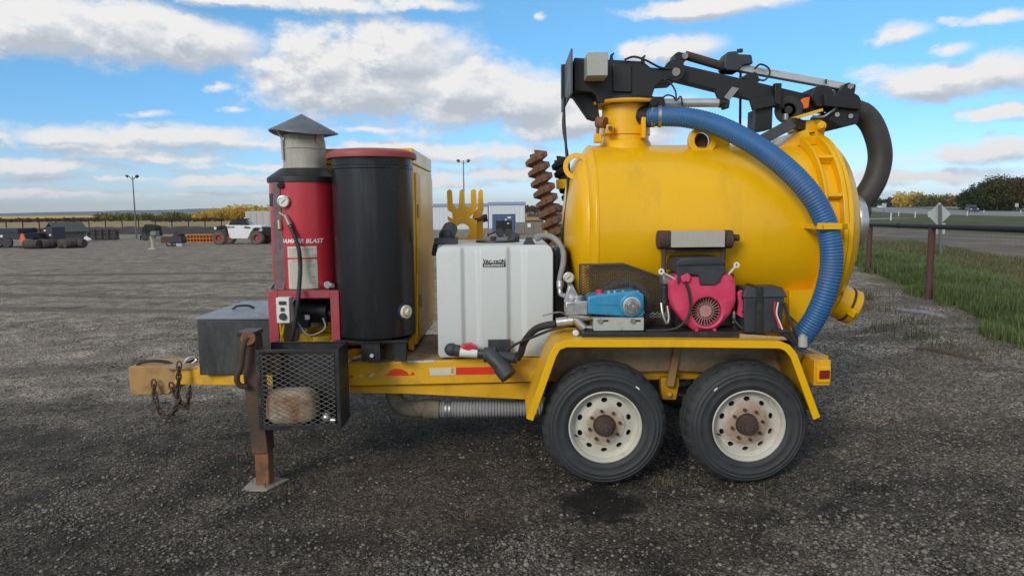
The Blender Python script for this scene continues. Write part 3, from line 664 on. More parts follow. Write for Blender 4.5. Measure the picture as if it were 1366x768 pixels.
wood('far_wood', 1125, 1205, 640, 9, 'lf_dark', 4200, .8, 'dark distant trees beyond the white cars', 60)
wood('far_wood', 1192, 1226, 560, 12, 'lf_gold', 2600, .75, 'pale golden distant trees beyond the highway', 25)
wood('far_wood', 1218, 1275, 540, 9.5, 'lf_grn', 4200, .75, 'olive distant trees beyond the highway', 30)
wood('far_wood', 1262, 1300, 520, 8.5, 'lf_russet', 3000, .75, 'russet distant trees left of the roadside grove', 25)
wood('far_wood', 1120, 1420, 700, 7, 'lf_brush', 5000, 1.0, 'brown far tree line behind the other woods', 60)
wood('far_wood', 560, 760, 420, 5, 'lf_brush', 3500, .6, 'brown far tree line behind the site cabins', 40)
# ================================================================== the vacuum excavator trailer
CY = 5.25                                            # centre line of the trailer
T = thing('vacuum_trailer', (.3, CY, 0), 'yellow tandem-axle vacuum excavator trailer with big round tank and black boom', 'trailer')
def pbox(mb, x0, y0, x1, y1, Y0, Y1):                # box whose near face was measured in the plane Y0
    a = P(x0, (y0 + y1) / 2, Y0).x; b = P(x1, (y0 + y1) / 2, Y0).x; xm = (x0 + x1) / 2
    return mb.box(a, b, Y0, Y1, P(xm, y1, Y0).z, P(xm, y0, Y0).z)
# ---- frame
ZR = P(600, 480.5, 4.72).z                           # rail top
b = MB(); b.pxpoly([(463, 484), (722, 477.5), (1092, 474), (1092, 503), (722, 509), (463, 515)], 4.72, 4.80)
frame = part('frame_rail', b, M['yellow_frame'], T, .006, label='dusty yellow side rail with peeling reflective tape')
b = MB(); b.pxpoly([(466, 515), (708, 510), (706, 533), (542, 525), (466, 524)], 4.755, 4.82); part('frame_rail', b, M['yellow_frame'], T, .004)
b = MB(); b.pxpoly([(463, 484), (722, 477.5), (1092, 474), (1092, 503), (722, 509), (463, 515)], 4.72, 4.80)
for v in b.v: v.y = 2 * CY - v.y
part('frame_rail', b, M['yellow_frame'], T, .006)
xl, xr = P(463, 484, 4.72).x, P(1092, 474, 4.72).x
zb = P(1000, 504, 4.72).z
for k, x in enumerate(np.linspace(xl + .05, xr - .06, 7)):
    b = MB(); b.box(x - .03, x + .03, 4.80, 2 * CY - 4.80, ZR - .13, ZR - .035); part('crossmember', b, M['yellow_frame'], T)
b = MB(); b.add([P(466, 483.6, 4.735), P(1090, 473.6, 4.735)] , [])
a0, a1 = b.v; b = MB(); b.hexa([a0 - Vector((0, 0, .03)), a1 - Vector((0, 0, .03)), a1 + Vector((0, 1.03, -.03)), a0 + Vector((0, 1.03, -.03)), a0, a1, a1 + Vector((0, 1.03, 0)), a0 + Vector((0, 1.03, 0))])
b.v = [v + Vector((0, 0, .008)) for v in b.v]
part('deck', b, M['rustpanel'], T)
# reflective tape on the rail
def tape(pix, m_, nm='reflective_tape'):
    b = MB(); b.pxpoly(pix, 4.7165, 4.7195); part(nm, b, m_, frame, smooth=False)
tape([(572, 491), (608, 490), (608, 499.5), (574, 501)], M['reflwhite']); tape([(608, 490), (660, 489), (660, 499), (608, 499.5)], M['reflred'])
tape([(516, 501), (520, 494), (527, 491.5), (535, 492), (543, 496), (546, 500.5)], M['reflred']); tape([(547, 500), (551, 495), (553, 500)], M['reflred'])
tape([(478, 502), (482, 499), (484, 500), (482, 503)], M['reflwhite']); tape([(491, 502), (497, 497.5), (500, 497), (496, 502.5)], M['reflwhite']); tape([(466, 503), (469, 500), (472, 503)], M['reflred'])
b = MB(); b.pxpoly([(543, 481.2), (580, 480.2), (580, 482.6), (545, 484.2)], 4.7165, 4.7195); part('bare_scrape', b, M['reflwhite'], frame, smooth=False)
# ---- tongue
b = MB(); c0 = P(171, 489, 5.10); c1 = P(234, 526, 5.10)
b.ext([(c0.x, 5.10, c1.z), (c1.x - .055, 5.10, c1.z), (c1.x, 5.10, c1.z + .055), (c1.x + .02, 5.10, c1.z + .075), (c1.x + .02, 5.10, c0.z), (c0.x, 5.10, c0.z)], (0, .30, 0))
tongue = part('coupler_box', b, M['tan'], T, .006, label='bare tan steel coupler end')
for s in (1, -1):
    b = MB(); q = [P(222, 489.5, 5.12), P(222, 513, 5.12), P(466, 489, 4.735), P(466, 515, 4.735)]
    w = Vector((.012, .075, 0)); c = [q[1], q[3], q[3] + w, q[1] + w, q[0], q[2], q[2] + w, q[0] + w]
    if s < 0: c = [Vector((v.x, 2 * CY - v.y, v.z)) for v in c]
    b.hexa(c); r_ = part('tongue_rail', b, M['yellow_frame'], T, .005)
    if s > 0:
        def tr(px): t = (px - 222) / (466 - 222); return 5.12 - .385 * t - .003
        b = MB(); b.ext([P(275, 503, tr(275)), P(293, 502.6, tr(293)), P(293, 508, tr(293)), P(275, 508, tr(275))], (0, .002, 0)); part('reflective_tape', b, M['reflred'], r_, smooth=False)
        b = MB(); b.ext([P(294, 502.6, tr(294)), P(314, 502, tr(314)), P(314, 508.5, tr(314)), P(294, 508, tr(294))], (0, .002, 0)); part('reflective_tape', b, M['reflwhite'], r_, smooth=False)
b = MB(); b.box(c1.x - .05, c1.x + .20, 5.05, 5.45, c0.z - .012, c0.z + .002); part('tongue_plate', b, M['rustpanel'], T)
b = MB(); b.tube(catmull([P(182, 491, 5.16), P(186, 484, 5.16), P(205, 481, 5.18), P(224, 483, 5.2), P(236, 489, 5.2), P(250, 484, 5.22), P(264, 478, 5.25)], 6), .012, 8); part('cable', b, M['rubber'], T)
b = MB(); b.tube(catmull([P(245, 486, 5.2), P(250, 479, 5.2), P(258, 476, 5.22), P(262, 480, 5.22), P(255, 486, 5.2)], 5), .010, 6); part('cable', b, M['silver'], T)
# safety chains: real links
def chain(path, name='safety_chain'):
    pts = resample(catmull(path, 14), .040); b = MB(); 
    for i, (p, q) in enumerate(zip(pts, pts[1:])):
        d = (q - p).normalized(); u, w = perp(d); s_ = u if i % 2 else w; c = (p + q) / 2; loop = []
        for k in range(12):
            a = k * math.tau / 12; loop.append(c + d * (.030 * math.cos(a) + .004 * math.copysign(1, math.cos(a))) + s_ * .017 * math.sin(a))
        b.tube(loop + [loop[0], loop[1]], .0065, 6, False)
    return part(name, b, M['chain'], T)
chain([P(239, 484, 5.0), P(238.5, 495, 4.98), P(238, 512, 4.98), P(237, 528, 4.98), P(241, 544, 4.97)])
chain([P(205, 508, 5.06), P(206, 526, 5.04), P(211, 545, 5.0), P(222, 556, 4.99), P(233, 548, 4.98), P(239, 535, 4.97), P(247, 545, 4.97), P(252, 528, 4.96), P(253, 513, 4.96)])
chain([P(228, 512, 5.0), P(232, 522, 5.0), P(238, 532, 4.99)])
# ---- toolbox on the tongue
tb0 = P(262, 425, 4.95); tb1 = P(366, 503, 4.95)
b = MB(); b.box(tb0.x, tb1.x, 4.95, 5.86, tb1.z + .02, tb0.z - .012); tbx = part('toolbox', b, M['greybox'], T, .006, label='dark grey toolbox on the tongue')
b = MB(); b.box(tb0.x - .008, tb1.x + .002, 4.94, 5.87, tb0.z - .010, tb0.z + .012); part('lid', b, M['boxlid'], tbx, .006)
b = MB(); b.tube(catmull([Vector((tb0.x + .10, 5.35, tb0.z + .012)), Vector((tb0.x + .14, 5.36, tb0.z + .035)), Vector((tb0.x + .22, 5.37, tb0.z + .035)), Vector((tb0.x + .26, 5.38, tb0.z + .012))], 5), .010, 6); part('lid_handle', b, M['rubber'], tbx)
# ---- drop-leg jack
jx = P(345, 550, 4.36).x
def jz(py): return P(345, py, 4.36).z
b = MB(); w = .051
b.hexa([(jx - w - .003 + .02, 4.30, jz(601)), (jx + w + .02, 4.30, jz(601)), (jx + w + .02, 4.43, jz(601)), (jx - w + .02, 4.43, jz(601)), (jx - w - .03, 4.30, jz(446)), (jx + w - .03, 4.30, jz(446)), (jx + w - .03, 4.43, jz(446)), (jx - w - .03, 4.43, jz(446))])
jack = part('jack', b, mat('flaking_jack_rust', (.075, .048, .036), .85, var=.35, vscale=8, dirt=(.20, .085, .035), damt=.52, dscale=6, bump=.4, fine=.15), T, .006, label='rusty square drop-leg jack with crank')
b = MB(); b.box(jx - w - .036, jx + w - .024, 4.29, 4.44, jz(446) + .001, jz(440)); part('cap', b, M['black'], jack, .004)
b = MB(); b.box(jx - .024, jx + .064, 4.315, 4.415, .012, jz(598)); part('inner_leg', b, M['rustorange'], jack, .006)
b = MB(); b.ext([(jx - .09, 4.28, .0), (jx - .05, 4.24, 0), (jx + .075, 4.24, 0), (jx + .10, 4.29, 0), (jx + .16, 4.42, 0), (jx - .02, 4.48, 0), (jx - .08, 4.44, 0)], (0, 0, .014)); part('foot_plate', b, mat('worn_foot_plate', (.30, .26, .22), .7, dirt=(.15, .11, .09), damt=.4), jack, .003)
b = MB(); b.tube(catmull([P(333, 450, 4.27), P(327, 455, 4.25), P(324, 468, 4.24), P(321, 490, 4.24), P(316, 503, 4.24), P(319, 513, 4.25), P(329, 516, 4.27)], 6), .018, 10); part('crank', b, M['rust'], jack)
b = MB(); b.cyl(P(331, 451, 4.305), P(331, 451, 4.25), .045, n=16); part('gear_hub', b, M['rustorange'], jack, .004)
b = MB(); b.pxpoly([(352, 470), (372, 470), (372, 500), (352, 500)], 4.43, 4.75); part('mount_arm', b, M['rust'], jack)
# ---- expanded metal basket
M['meshwire'] = mat('dusty_mesh_steel', (.20, .185, .165), .6, metal=.2, var=.2, dirt=(.12, .09, .06), damt=.4)
def expanded(b, O, U, Wv, w, hh, cw, ch, th, inside=None):
    """diamond mesh: strands between staggered knots on the plane O + U*u + W*v"""
    O, U, Wv = Vector(O), Vector(U).normalized(), Vector(Wv).normalized(); nrm = U.cross(Wv)
    nu = int(w / cw) + 1; nv = int(hh / ch) * 2 + 1
    for j in range(nv):
        for i in range(nu):
            u0 = (i + .5 * (j % 2)) * cw; v0 = j * ch / 2
            for s in (-.5, .5):
                u1 = u0 + s * cw; v1 = v0 + ch / 2
                if not (0 <= min(u0, u1) and max(u0, u1) <= w and v1 <= hh): continue
                if inside and not inside((u0 + u1) / 2, (v0 + v1) / 2): continue
                b.bar(O + U * u0 + Wv * v0, O + U * u1 + Wv * v1, th, th * 1.3, nrm)
kx0, kx1 = P(344, 520, 4.25).x, P(453, 520, 4.25).x; kz0, kz1 = P(400, 573, 4.25).z, P(400, 466, 4.25).z; KY0, KY1 = 4.25, 4.52
b = MB(); e = .020
for (ya, yb) in ((KY0, KY0 + .006), (KY1 - .006, KY1)):
    b.box(kx0, kx1, ya, yb, kz0, kz0 + e * 1.6); b.box(kx0, kx1, ya, yb, kz1 - e, kz1)
for z0, z1 in ((kz0, kz0 + .006), (kz1 - .006, kz1)):
    for (x0, x1) in ((kx0, kx0 + e), (kx1 - e, kx1)):
        b.box(x0, x1, KY0 + .0065, KY1 - .0065, z0 + .0006, z1 - .0006)
    b.box(kx0 + e, kx1 - e, KY0 + .0065, KY0 + e, z0 + .001, z1 - .001)
    b.box(kx0 + e, kx1 - e, KY1 - e, KY1 - .0065, z0 + .001, z1 - .001)
for x0, x1 in ((kx0 - .003, kx0 + e), (kx1 - e, kx1 + .003)): b.box(x0, x1, KY0 - .003, KY0 + .0035, kz0 + .001, kz1 - .001)
basket = part('basket', b, M['black'], T, .002, label='black steel basket with diamond mesh front')
b = MB(); b.box(kx0 + .003, kx1 - .003, KY1 - .014, KY1 - .0075, kz0 + .01, kz1 - .01); part('back_panel', b, M['black'], basket)
b = MB(); b.box(kx1 - .006, kx1 - .001, KY0 + .008, KY1 - .016, kz0 + .008, kz1 - .008); part('side_panel', b, M['black'], basket)
b = MB(); b.box(kx0 + .004, kx1 - .008, KY0 + .008, KY1 - .016, kz0 + .0065, kz0 + .011); part('floor_panel', b, M['black'], basket)
b = MB(); expanded(b, (kx0 + .015, KY0 + .006, kz0 + .03), (1, 0, 0), (0, 0, 1), kx1 - kx0 - .03, kz1 - kz0 - .05, .058, .030, .0023); part('mesh_panel', b, M['meshwire'], basket, smooth=False)
b = MB(); expanded(b, (kx0 + .004, KY0 + .01, kz0 + .03), (0, 1, 0), (0, 0, 1), KY1 - KY0 - .02, kz1 - kz0 - .05, .052, .027, .0026); part('mesh_panel', b, M['meshwire'], basket, smooth=False)
# lump and fitting lying in the basket
b = MB(); lx = (P(357, 540, 4.38).x + P(424, 540, 4.38).x) / 2; lw = (P(424, 540, 4.38).x - P(357, 540, 4.38).x) / 2; lh = .22
n_, k_ = 28, 16
for j in range(k_ + 1):
    ph = -math.pi / 2 + math.pi * j / k_
    for i in range(n_):
        a = i * math.tau / n_; sp = lambda t, p_: math.copysign(abs(t) ** p_, t)
        v = Vector((sp(math.cos(a), .55) * sp(math.cos(ph), .45) * lw, sp(math.sin(a), .6) * sp(math.cos(ph), .45) * .10, sp(math.sin(ph), .55) * lh / 2))
        v *= 1 + .06 * mnoise.noise(v * 14) + .03 * mnoise.noise(v * 40); b.v.append(v + Vector((lx, 4.378, kz0 + .012 + lh / 2)))
for j in range(k_):
    for i in range(n_): b.f.append((j * n_ + i, j * n_ + (i + 1) % n_, (j + 1) * n_ + (i + 1) % n_, (j + 1) * n_ + i))
tag(part('rusty_canister', b, M['stone'], None), 'tan rust-stained lump of a canister lying in the mesh basket', 'canister')
b = MB(); q = P(436, 552, 4.36); b.ball((q.x, 4.36, kz0 + .011 + .035), .035, 14); b.cyl((q.x + .01, 4.36, kz0 + .03), (q.x + .06, 4.35, kz0 + .028), .017, n=12)
tag(part('hose_fitting', b, M['silver'], None), 'small silver hose fitting lying in the mesh basket', 'fitting')
# ---- red hot-water heater
hx = P(409, 320, 4.95).x; HY = 4.97; hr = .243
def hzz(py): return P(409, py, HY).z
zt, zbm = P(409, 240, 4.75).z, P(409, 387, 4.75).z
b = MB(); b.lathe([(0, zbm), (hr, zbm), (hr, zt), (0, zt)], (hx, HY, 0), (0, 0, 1), 56); heater = part('heater', b, M['red'], T, .004, label='red upright hot-water heater with flue')
b = MB(); b.lathe([(0, zt - .012), (hr + .012, zt - .012), (hr + .012, zt + .022), (.165, zt + .085), (0, zt + .085)], (hx, HY, 0), (0, 0, 1), 56); part('top_cover', b, M['black'], heater, .003)
b = MB(); b.lathe([(hr + .004, zbm - .01), (hr + .004, zbm + .012), (hr - .01, zbm + .012), (hr - .01, zbm - .01)], (hx, HY, 0), (0, 0, 1), 48, closed=True); part('bottom_band', b, M['black'], heater)
fz0, fz1 = zt + .083, P(409, 178, HY - .15).z
b = MB(); b.lathe([(.150, fz0), (.150, fz0 + .02), (.146, fz0 + .022), (.147, fz0 + .135), (.152, fz0 + .137), (.152, fz0 + .143), (.146, fz0 + .145), (.143, fz1 - .035), (.138, fz1 - .03), (.138, fz1), (.125, fz1), (.125, fz0)], (hx + .005, HY, 0), (0, 0, 1), 48); part('flue', b, M['galv'], heater)
capz = P(409, 174, HY - .2).z; apex = P(407, 152, HY).z
b = MB(); n = 56; rim = []
for i in range(n):
    a = i * math.tau / n; rr = .235 + .006 * math.sin(a * 3 + 1); rim.append(Vector((hx + math.cos(a) * rr, HY + math.sin(a) * rr, capz + .014 * math.sin(a * 2 + .6) - .008 * math.cos(a))))
top = Vector((hx - .005, HY, apex)); lowr = [v - Vector((0, 0, .006)) for v in rim]
b.add([top] + rim + lowr + [top - Vector((0, 0, .008))], [(0, 1 + i, 1 + (i + 1) % n) for i in range(n)] + [(1 + i, 1 + n + i, 1 + n + (i + 1) % n, 1 + (i + 1) % n) for i in range(n)] + [(2 * n + 1, 1 + n + (i + 1) % n, 1 + n + i) for i in range(n)])
part('rain_cap', b, M['coneg'], heater, ang=60)
for (a, ln) in ((math.radians(-140), 1), (math.radians(-35), 0), (math.radians(80), 0)):
    ca, sa = math.cos(a), math.sin(a); b = MB()
    b.bar((hx + ca * .153, HY + sa * .153, fz1 - (.17 if ln else .06)), (hx + ca * .156, HY + sa * .156, fz1 - .02), .03, .004, (ca, sa, 0))
    b.bar((hx + ca * .156, HY + sa * .156, fz1 - .022), (hx + ca * .19, HY + sa * .19, capz + .012), .03, .004, (ca, sa, 0)); part('cap_strut', b, M['galv'], heater)
def text_mesh(body, size, shear=0, bold=0):
    cu = bpy.data.curves.new('t', 'FONT'); cu.body = body; cu.size = size; cu.shear = shear; cu.extrude = .0006; cu.offset = bold; cu.align_x = 'LEFT'; cu.resolution_u = 3
    ob = bpy.data.objects.new('t', cu); COL.objects.link(ob); dg = bpy.context.evaluated_depsgraph_get(); me = bpy.data.meshes.new_from_object(ob.evaluated_get(dg))
    V = [v.co.copy() for v in me.vertices]; F = [tuple(p.vertices) for p in me.polygons]
    bpy.data.objects.remove(ob); bpy.data.curves.remove(cu); bpy.data.meshes.remove(me); return V, F
def wrap(V, F, x_c, z0, m_, name, parent, lift=.002):   # lettering wrapped round the heater
    b = MB(); 
    for v in V:
        a = (v.x) / hr; r = hr + lift + v.z; b.v.append(Vector((x_c + math.sin(a) * r, HY - math.cos(a) * r, z0 + v.y)))
    b.f = F; return part(name, b, m_, parent, smooth=False)
def ang_at(px, py):   # arc length on the heater front for a pixel column
    best = min(np.linspace(-1.5, 1.5, 601), key=lambda a: abs(683 + FPX * ((hx + math.sin(a) * hr)) / ((HY - math.cos(a) * hr) * math.cos(PITCH) + .1 * math.sin(PITCH)) - px)); return best * hr
V, F = text_mesh('HAMMER BLAST', .045, .25, .0011); s0, s1 = ang_at(374, 322), ang_at(432, 322); wid = max(v.x for v in V)
V = [Vector((s0 + v.x / wid * (s1 - s0), v.y * .9, v.z)) for v in V]
wrap(V, F, hx, P(405, 324, 4.75).z, M['inkwhite'], 'lettering', heater)
def patch(p0, p1, z0, z1, m_, name, lift, parent):
    b = MB(); k = 14; vs = []
    for i in range(k + 1):
        a = (p0 + (p1 - p0) * i / k) / hr
        for z in (z0, z1):
            for r in (hr + lift, hr + .0005): vs.append(Vector((hx + math.sin(a) * r, HY - math.cos(a) * r, z)))
    fs = []
    for i in range(k):
        o = i * 4; fs += [(o, o + 4, o + 6, o + 2), (o + 1, o + 3, o + 7, o + 5), (o, o + 1, o + 5, o + 4), (o + 2, o + 6, o + 7, o + 3)]
    fs += [(0, 2, 3, 1), (k * 4, k * 4 + 1, k * 4 + 3, k * 4 + 2)]
    b.add(vs, fs); return part(name, b, m_, parent, smooth=False)
l0, l1 = ang_at(383, 350), ang_at(422, 350)
def z5(py): return P(402, py, 4.74).z
patch(l0, l1, z5(386), z5(346), M['paper'], 'instruction_label', .0015, heater); patch(l0, l1, z5(343.5), z5(328.5), M['paper'], 'instruction_label', .0015, heater)
for k in range(13):
    z = z5(351 + k * 2.7); patch(l0 + .012, l1 - .012 - .05 * random.random(), z, z + .0035, M['ink'], 'printed_line', .0021, heater)
for k in range(4): z = z5(333 + k * 3); patch(l0 + .012, l1 - .02 - .05 * random.random(), z, z + .004, M['inkred'] if k == 0 else M['ink'], 'printed_line', .0021, heater)
z = z5(348.6); patch(l0 + .03, l1 - .03, z, z + .005, M['inkred'], 'printed_line', .0021, heater)
# weathered manifold on the left flank of the heater
b = MB(); b.pxpoly([(363.5, 243), (373, 243), (375, 275), (377, 310), (381, 332), (380, 352), (382, 370), (379, 388), (366, 388), (364.5, 330)], 4.745, 4.80); part('manifold_plate', b, mat('purple_grey_scale', (.17, .11, .12), .7, var=.25, vscale=14, dirt=(.30, .25, .24), damt=.5, dscale=12), heater, .004)
b = MB(); b.tube([P(369, 247, 4.79), P(370, 262, 4.78), P(372, 275, 4.77), P(373, 300, 4.76)], .016, 10); b.tube([P(372, 283, 4.76), P(381, 289, 4.74), P(388, 303, 4.70)], .014, 10); b.cyl(P(373, 294, 4.76), P(374, 306, 4.75), .022, n=12); b.cyl(P(381, 288, 4.735), P(387, 301, 4.70), .019, n=12); part('brass_pipe', b, mat('dull_brass', (.30, .24, .19), .45, metal=.6, dirt=(.3, .28, .27), damt=.4), heater)
g = P(377.5, 269, 4.71); b = MB(); b.lathe([(0, 0), (.041, 0), (.041, .03), (.035, .032), (.034, .026), (0, .026)], g + Vector((0, .03, 0)), (0, -1, 0), 28); gg = part('pressure_gauge', b, M['silver'], heater)
b = MB(); b.lathe([(0, 0), (.033, 0), (.033, .002), (0, .002)], g + Vector((0, .0035, 0)), (0, -1, 0), 24); b2 = part('gauge_dial', b, M['white'], heater)
b = MB(); b.bar(g + Vector((-.012, .0005, -.012)), g + Vector((.016, .0005, .016)), .004, .001, (0, 1, 0)); part('gauge_needle', b, M['inkblack'], heater)
b = MB(); pbox(b, 359, 258, 364, 275, 4.78, 4.83); part('valve_knob', b, M['darkplastic'], heater, .004)
b = MB(); b.cyl(P(374, 247, 4.76), P(374, 247, 4.72), .022, n=16); part('valve_knob', b, M['black'], heater, .003)
b = MB(); b.cyl(P(438, 380, 4.78), P(437, 380, 4.70), .026, n=16); b.cyl(P(441, 380, 4.71), P(444, 381, 4.66), .016, n=12); part('drain_plug', b, M['steel'], heater, .003)
b = MB(); b.tube(catmull([P(388, 303, 4.70), P(394, 318, 4.68), P(399, 335, 4.67), P(400.5, 360, 4.665), P(398, 395, 4.56), P(395, 420, 4.56), P(390, 450, 4.58), P(384, 468, 4.62)], 7), .014, 10); part('hose', b, M['rubber'], heater)
b = MB(); b.tube(catmull([P(372, 305, 4.755), P(374, 330, 4.75), P(372, 345, 4.755), P(370, 372, 4.77), P(362, 385, 4.74)], 6), .006, 7); part('cable', b, M['rubber'], heater)
# heater stand
sx0, sx1 = P(357, 395, 4.63).x, P(452, 395, 4.63).x; sz1 = P(405, 388, 4.63).z; sz0 = ZR + .002
b = MB(); pw = P(370, 430, 4.63).x - P(357, 430, 4.63).x
b.box(sx0, sx0 + pw, 4.63, 4.68, sz0, sz1); b.box(sx1 - pw * .9, sx1, 4.63, 4.68, sz0, sz1); b.box(sx0 + pw, sx1 - pw * .9, 4.632, 4.678, sz1 - .05, sz1 - .001)
b.box(sx0, sx0 + pw, 5.24, 5.28, sz0, sz1); b.box(sx1 - pw * .9, sx1, 5.24, 5.28, sz0, sz1); b.box(sx0, sx0 + .04, 4.681, 5.239, sz1 - .05, sz1); b.box(sx1 - .04, sx1, 4.681, 5.239, sz1 - .05, sz1)
b.box(sx0 + .041, sx1 - .041, 4.69, 5.23, sz1 - .012, sz1 - .002)
stand = part('heater_stand', b, M['redframe'], T, .004, label='faded red steel stand under the heater')
b = MB(); b.box(sx0 + .045, sx1 - .045, 5.12, 5.14, sz0 + .001, sz1 - .06); part('rear_panel', b, M['black'], stand)
b = MB(); pbox(b, 368.5, 397, 386, 431, 4.57, 4.66); cb = part('control_box', b, M['white'], stand, .004, label='white control box with a dial')
q = P(377, 404, 4.57); b = MB(); b.box(q.x - .024, q.x + .024, 4.563, 4.568, q.z - .012, q.z + .012); part('switch', b, M['darkplastic'], stand, .002)
q = P(377, 412.5, 4.57); b = MB(); b.box(q.x - .012, q.x + .012, 4.561, 4.568, q.z - .012, q.z + .012); part('switch', b, M['black'], stand, .002)
q = P(377.5, 422, 4.57); b = MB(); b.cyl((q.x, 4.569, q.z), (q.x, 4.553, q.z), .025, .022, 20); part('dial', b, M['darkplastic'], stand, .002)
b = MB(); q = P(411, 425, 4.86); b.cyl((q.x - .10, 4.9, q.z + .05), (q.x + .14, 4.9, q.z + .05), .085, n=20); b.box(q.x - .06, q.x + .03, 4.76, 4.83, q.z - .05, q.z + .05); b.cyl((q.x + .14, 4.9, q.z + .03), (q.x + .19, 4.9, q.z + .03), .06, n=16); mo = part('burner_motor', b, M['black'], stand, .004)
b = MB(); q = P(410, 423, 4.755); b.box(q.x - .016, q.x + .016, 4.752, 4.757, q.z - .016, q.z + .016); part('data_plate', b, M['inkwhite'], stand)
b = MB()
for k in range(7):
    x0 = sx0 + .13 + .012 * k; z0 = sz0 + .05 + .016 * k
    b.tube(catmull([(x0, 4.80 - .01 * k, z0 + .05), (x0 + .08, 4.74 + .008 * k, z0 - .005 * k), (x0 + .18, 4.75, z0 - .02), (x0 + .26, 4.80, z0 + .02 + .01 * k), (x0 + .2, 4.95, z0 + .04), (x0 + .05, 4.97, z0 + .05), (x0, 4.80, z0 + .06)], 6), .010, 7)
b.cyl((sx0 + .26, 4.9, sz0), (sx0 + .26, 4.9, sz0 + .16), .15, .13, 20)
part('yellow_hose_coil', b, M['yellowcable'], stand)
for k in (0, 1):
    b = MB(); b.tube(catmull([P(374 + 5 * k, 431, 4.61), P(375 + 2 * k, 445, 4.62), P(378 - 3 * k, 455, 4.64), P(374 + 8 * k, 466, 4.66)], 5), .007, 7); part('yellow_wire', b, M['yellowcable'], stand)
b = MB(); b.tube(catmull([P(397, 430, 4.70), P(410, 446, 4.68), P(425, 444, 4.68), P(434, 436, 4.69), P(431, 424, 4.72)], 5), .006, 7); part('grey_wire', b, M['greyhose'], stand)
# ---- black upright tank with a red lid
bx = P(499.5, 330, 4.80).x; BR = .272; BY = 4.80
zt_, zb_ = P(500, 203, BY - BR).z, P(500, 456, BY - BR).z
b = MB(); b.lathe([(0, zb_), (BR - .045, zb_), (BR - .006, zb_ + .018), (BR - .004, zb_ + .05), (BR - .003, zt_ - .10), (BR + .002, zt_ - .095), (BR + .002, zt_ - .08), (BR - .002, zt_ - .075), (BR, zt_), (0, zt_)], (bx, BY, 0), (0, 0, 1), 64); bt = part('soap_tank', b, M['poly_black'], T, label='tall black upright tank with red lid')
b = MB(); b.lathe([(0, zt_ + .028), (BR - .02, zt_ + .03), (BR + .022, zt_ + .012), (BR + .030, zt_ - .004), (BR + .028, zt_ - .026), (BR + .004, zt_ - .026), (BR + .004, zt_ + .0005), (0, zt_ + .0005)], (bx, BY, 0), (0, 0, 1), 64); part('lid', b, M['redlid'], bt)
q = P(544, 416, 4.62); a = math.atan2(q.x - bx, BY - 4.62); dr = Vector((math.sin(a), -math.cos(a), 0)); pc = Vector((bx, BY, q.z)) + dr * (BR - .006)
b = MB(); b.cyl(pc, pc + dr * .012, .058, n=24); part('bung_flange', b, mat('dark_blue_flange', (.015, .025, .08), .5), bt)
b = MB(); b.cyl(pc + dr * .012, pc + dr * .035, .045, n=24); b.cyl(pc + dr * .035, pc + dr * .055, .024, n=8); part('bung', b, mat('cream_plug', (.62, .56, .42), .5, dirt=(.4, .3, .2), damt=.3, dscale=20), bt, .003)
for (x0, x1) in ((482, 507), (526, 541)):
    b = MB(); pbox(b, x0, 454, x1, 482, 4.62, 4.70); part('leg', b, M['black'], bt)
b = MB(); b.box(bx - .24, bx + .24, 4.60, 5.0, zb_ - .02, zb_ - .001); part('tank_shelf', b, M['black'], bt)
b = MB(); q = P(496, 474, 4.615); b.cyl((q.x, 4.622, q.z), (q.x, 4.605, q.z), .013, n=12); part('bolt', b, M['white'], bt)
# ---- glossy yellow cabinet behind it
cx0, cx1 = P(432, 300, 5.08).x, P(553, 300, 5.08).x; cz1, cz0 = P(500, 198, 5.08).z, ZR + .012
b = MB(); b.box(cx0, cx1, 5.08, 6.24, cz0 + .03, cz1 - .115); cab = part('cabinet', b, M['yellow_gloss'], T, .008, label='tall glossy yellow steel cabinet')
b = MB(); b.box(cx0, cx1, 5.08, 6.24, cz1 - .110, cz1); part('cabinet_lid', b, M['yellow_gloss'], cab, .008)
b = MB(); b.box(cx0 + .02, cx1 - .02, 5.10, 6.22, cz0, cz1 - .02); part('inner_shell', b, M['hole'], cab)
b = MB(); b.box(cx1 + .0005, cx1 + .012, 5.14, 6.18, cz0 + .10, cz1 - .17); part('door', b, M['yellow_gloss'], cab, .005)
b = MB(); b.box(cx1 - .06, cx1 - .02, 5.03, 5.079, cz0, cz1 - .15); part('corner_post', b, M['yellow'], cab, .003)
b = MB(); b.tube([P(545, 450, 4.98), P(556, 450, 4.98), P(556, 365, 4.98)], .008, 8); part('pipe', b, M['yellow'], cab)
for z in (cz0 + .3, cz1 - .5):
    b = MB(); b.cyl((cx1 + .018, 5.16, z), (cx1 + .018, 5.16, z + .10), .010, n=10); part('hinge', b, M['steel'], cab)
# ---- white water tank
wx0, wx1 = P(583, 400, 4.74).x, P(738, 400, 4.74).x; wz0, wz1 = ZR + .012, P(660, 328, 4.74).z; WY1 = 5.84
b = MB(); prof = []
def wpx(px): return P(px, 400, 4.74).x
for px, dy in ((583, 0), (615, 0), (620, .014), (636, .014), (641, 0), (676, 0), (681, .014), (697, .014), (702, 0), (738, 0)): prof.append((wpx(px), 4.74 + dy * 1.7))
n = len(prof); pl = prof + [(wx1, WY1), (wx0, WY1)]
zl = [(wz0, 0.012), (wz0 + .03, 0), (wz1 - .05, 0), (wz1 - .015, .012), (wz1, .035)]
cxm, cym = (wx0 + wx1) / 2, (4.74 + WY1) / 2
def off(p, d): return (p[0] + math.copysign(min(d, abs(cxm - p[0])), cxm - p[0]) * (1 if abs(p[0] - cxm) > (wx1 - wx0) / 2 - .002 else 0), p[1] + (d if p[1] < cym else -d))
m_ = len(pl); vs = []; fs = []
for z, d in zl: vs += [(*off(p, d), z) for p in pl]
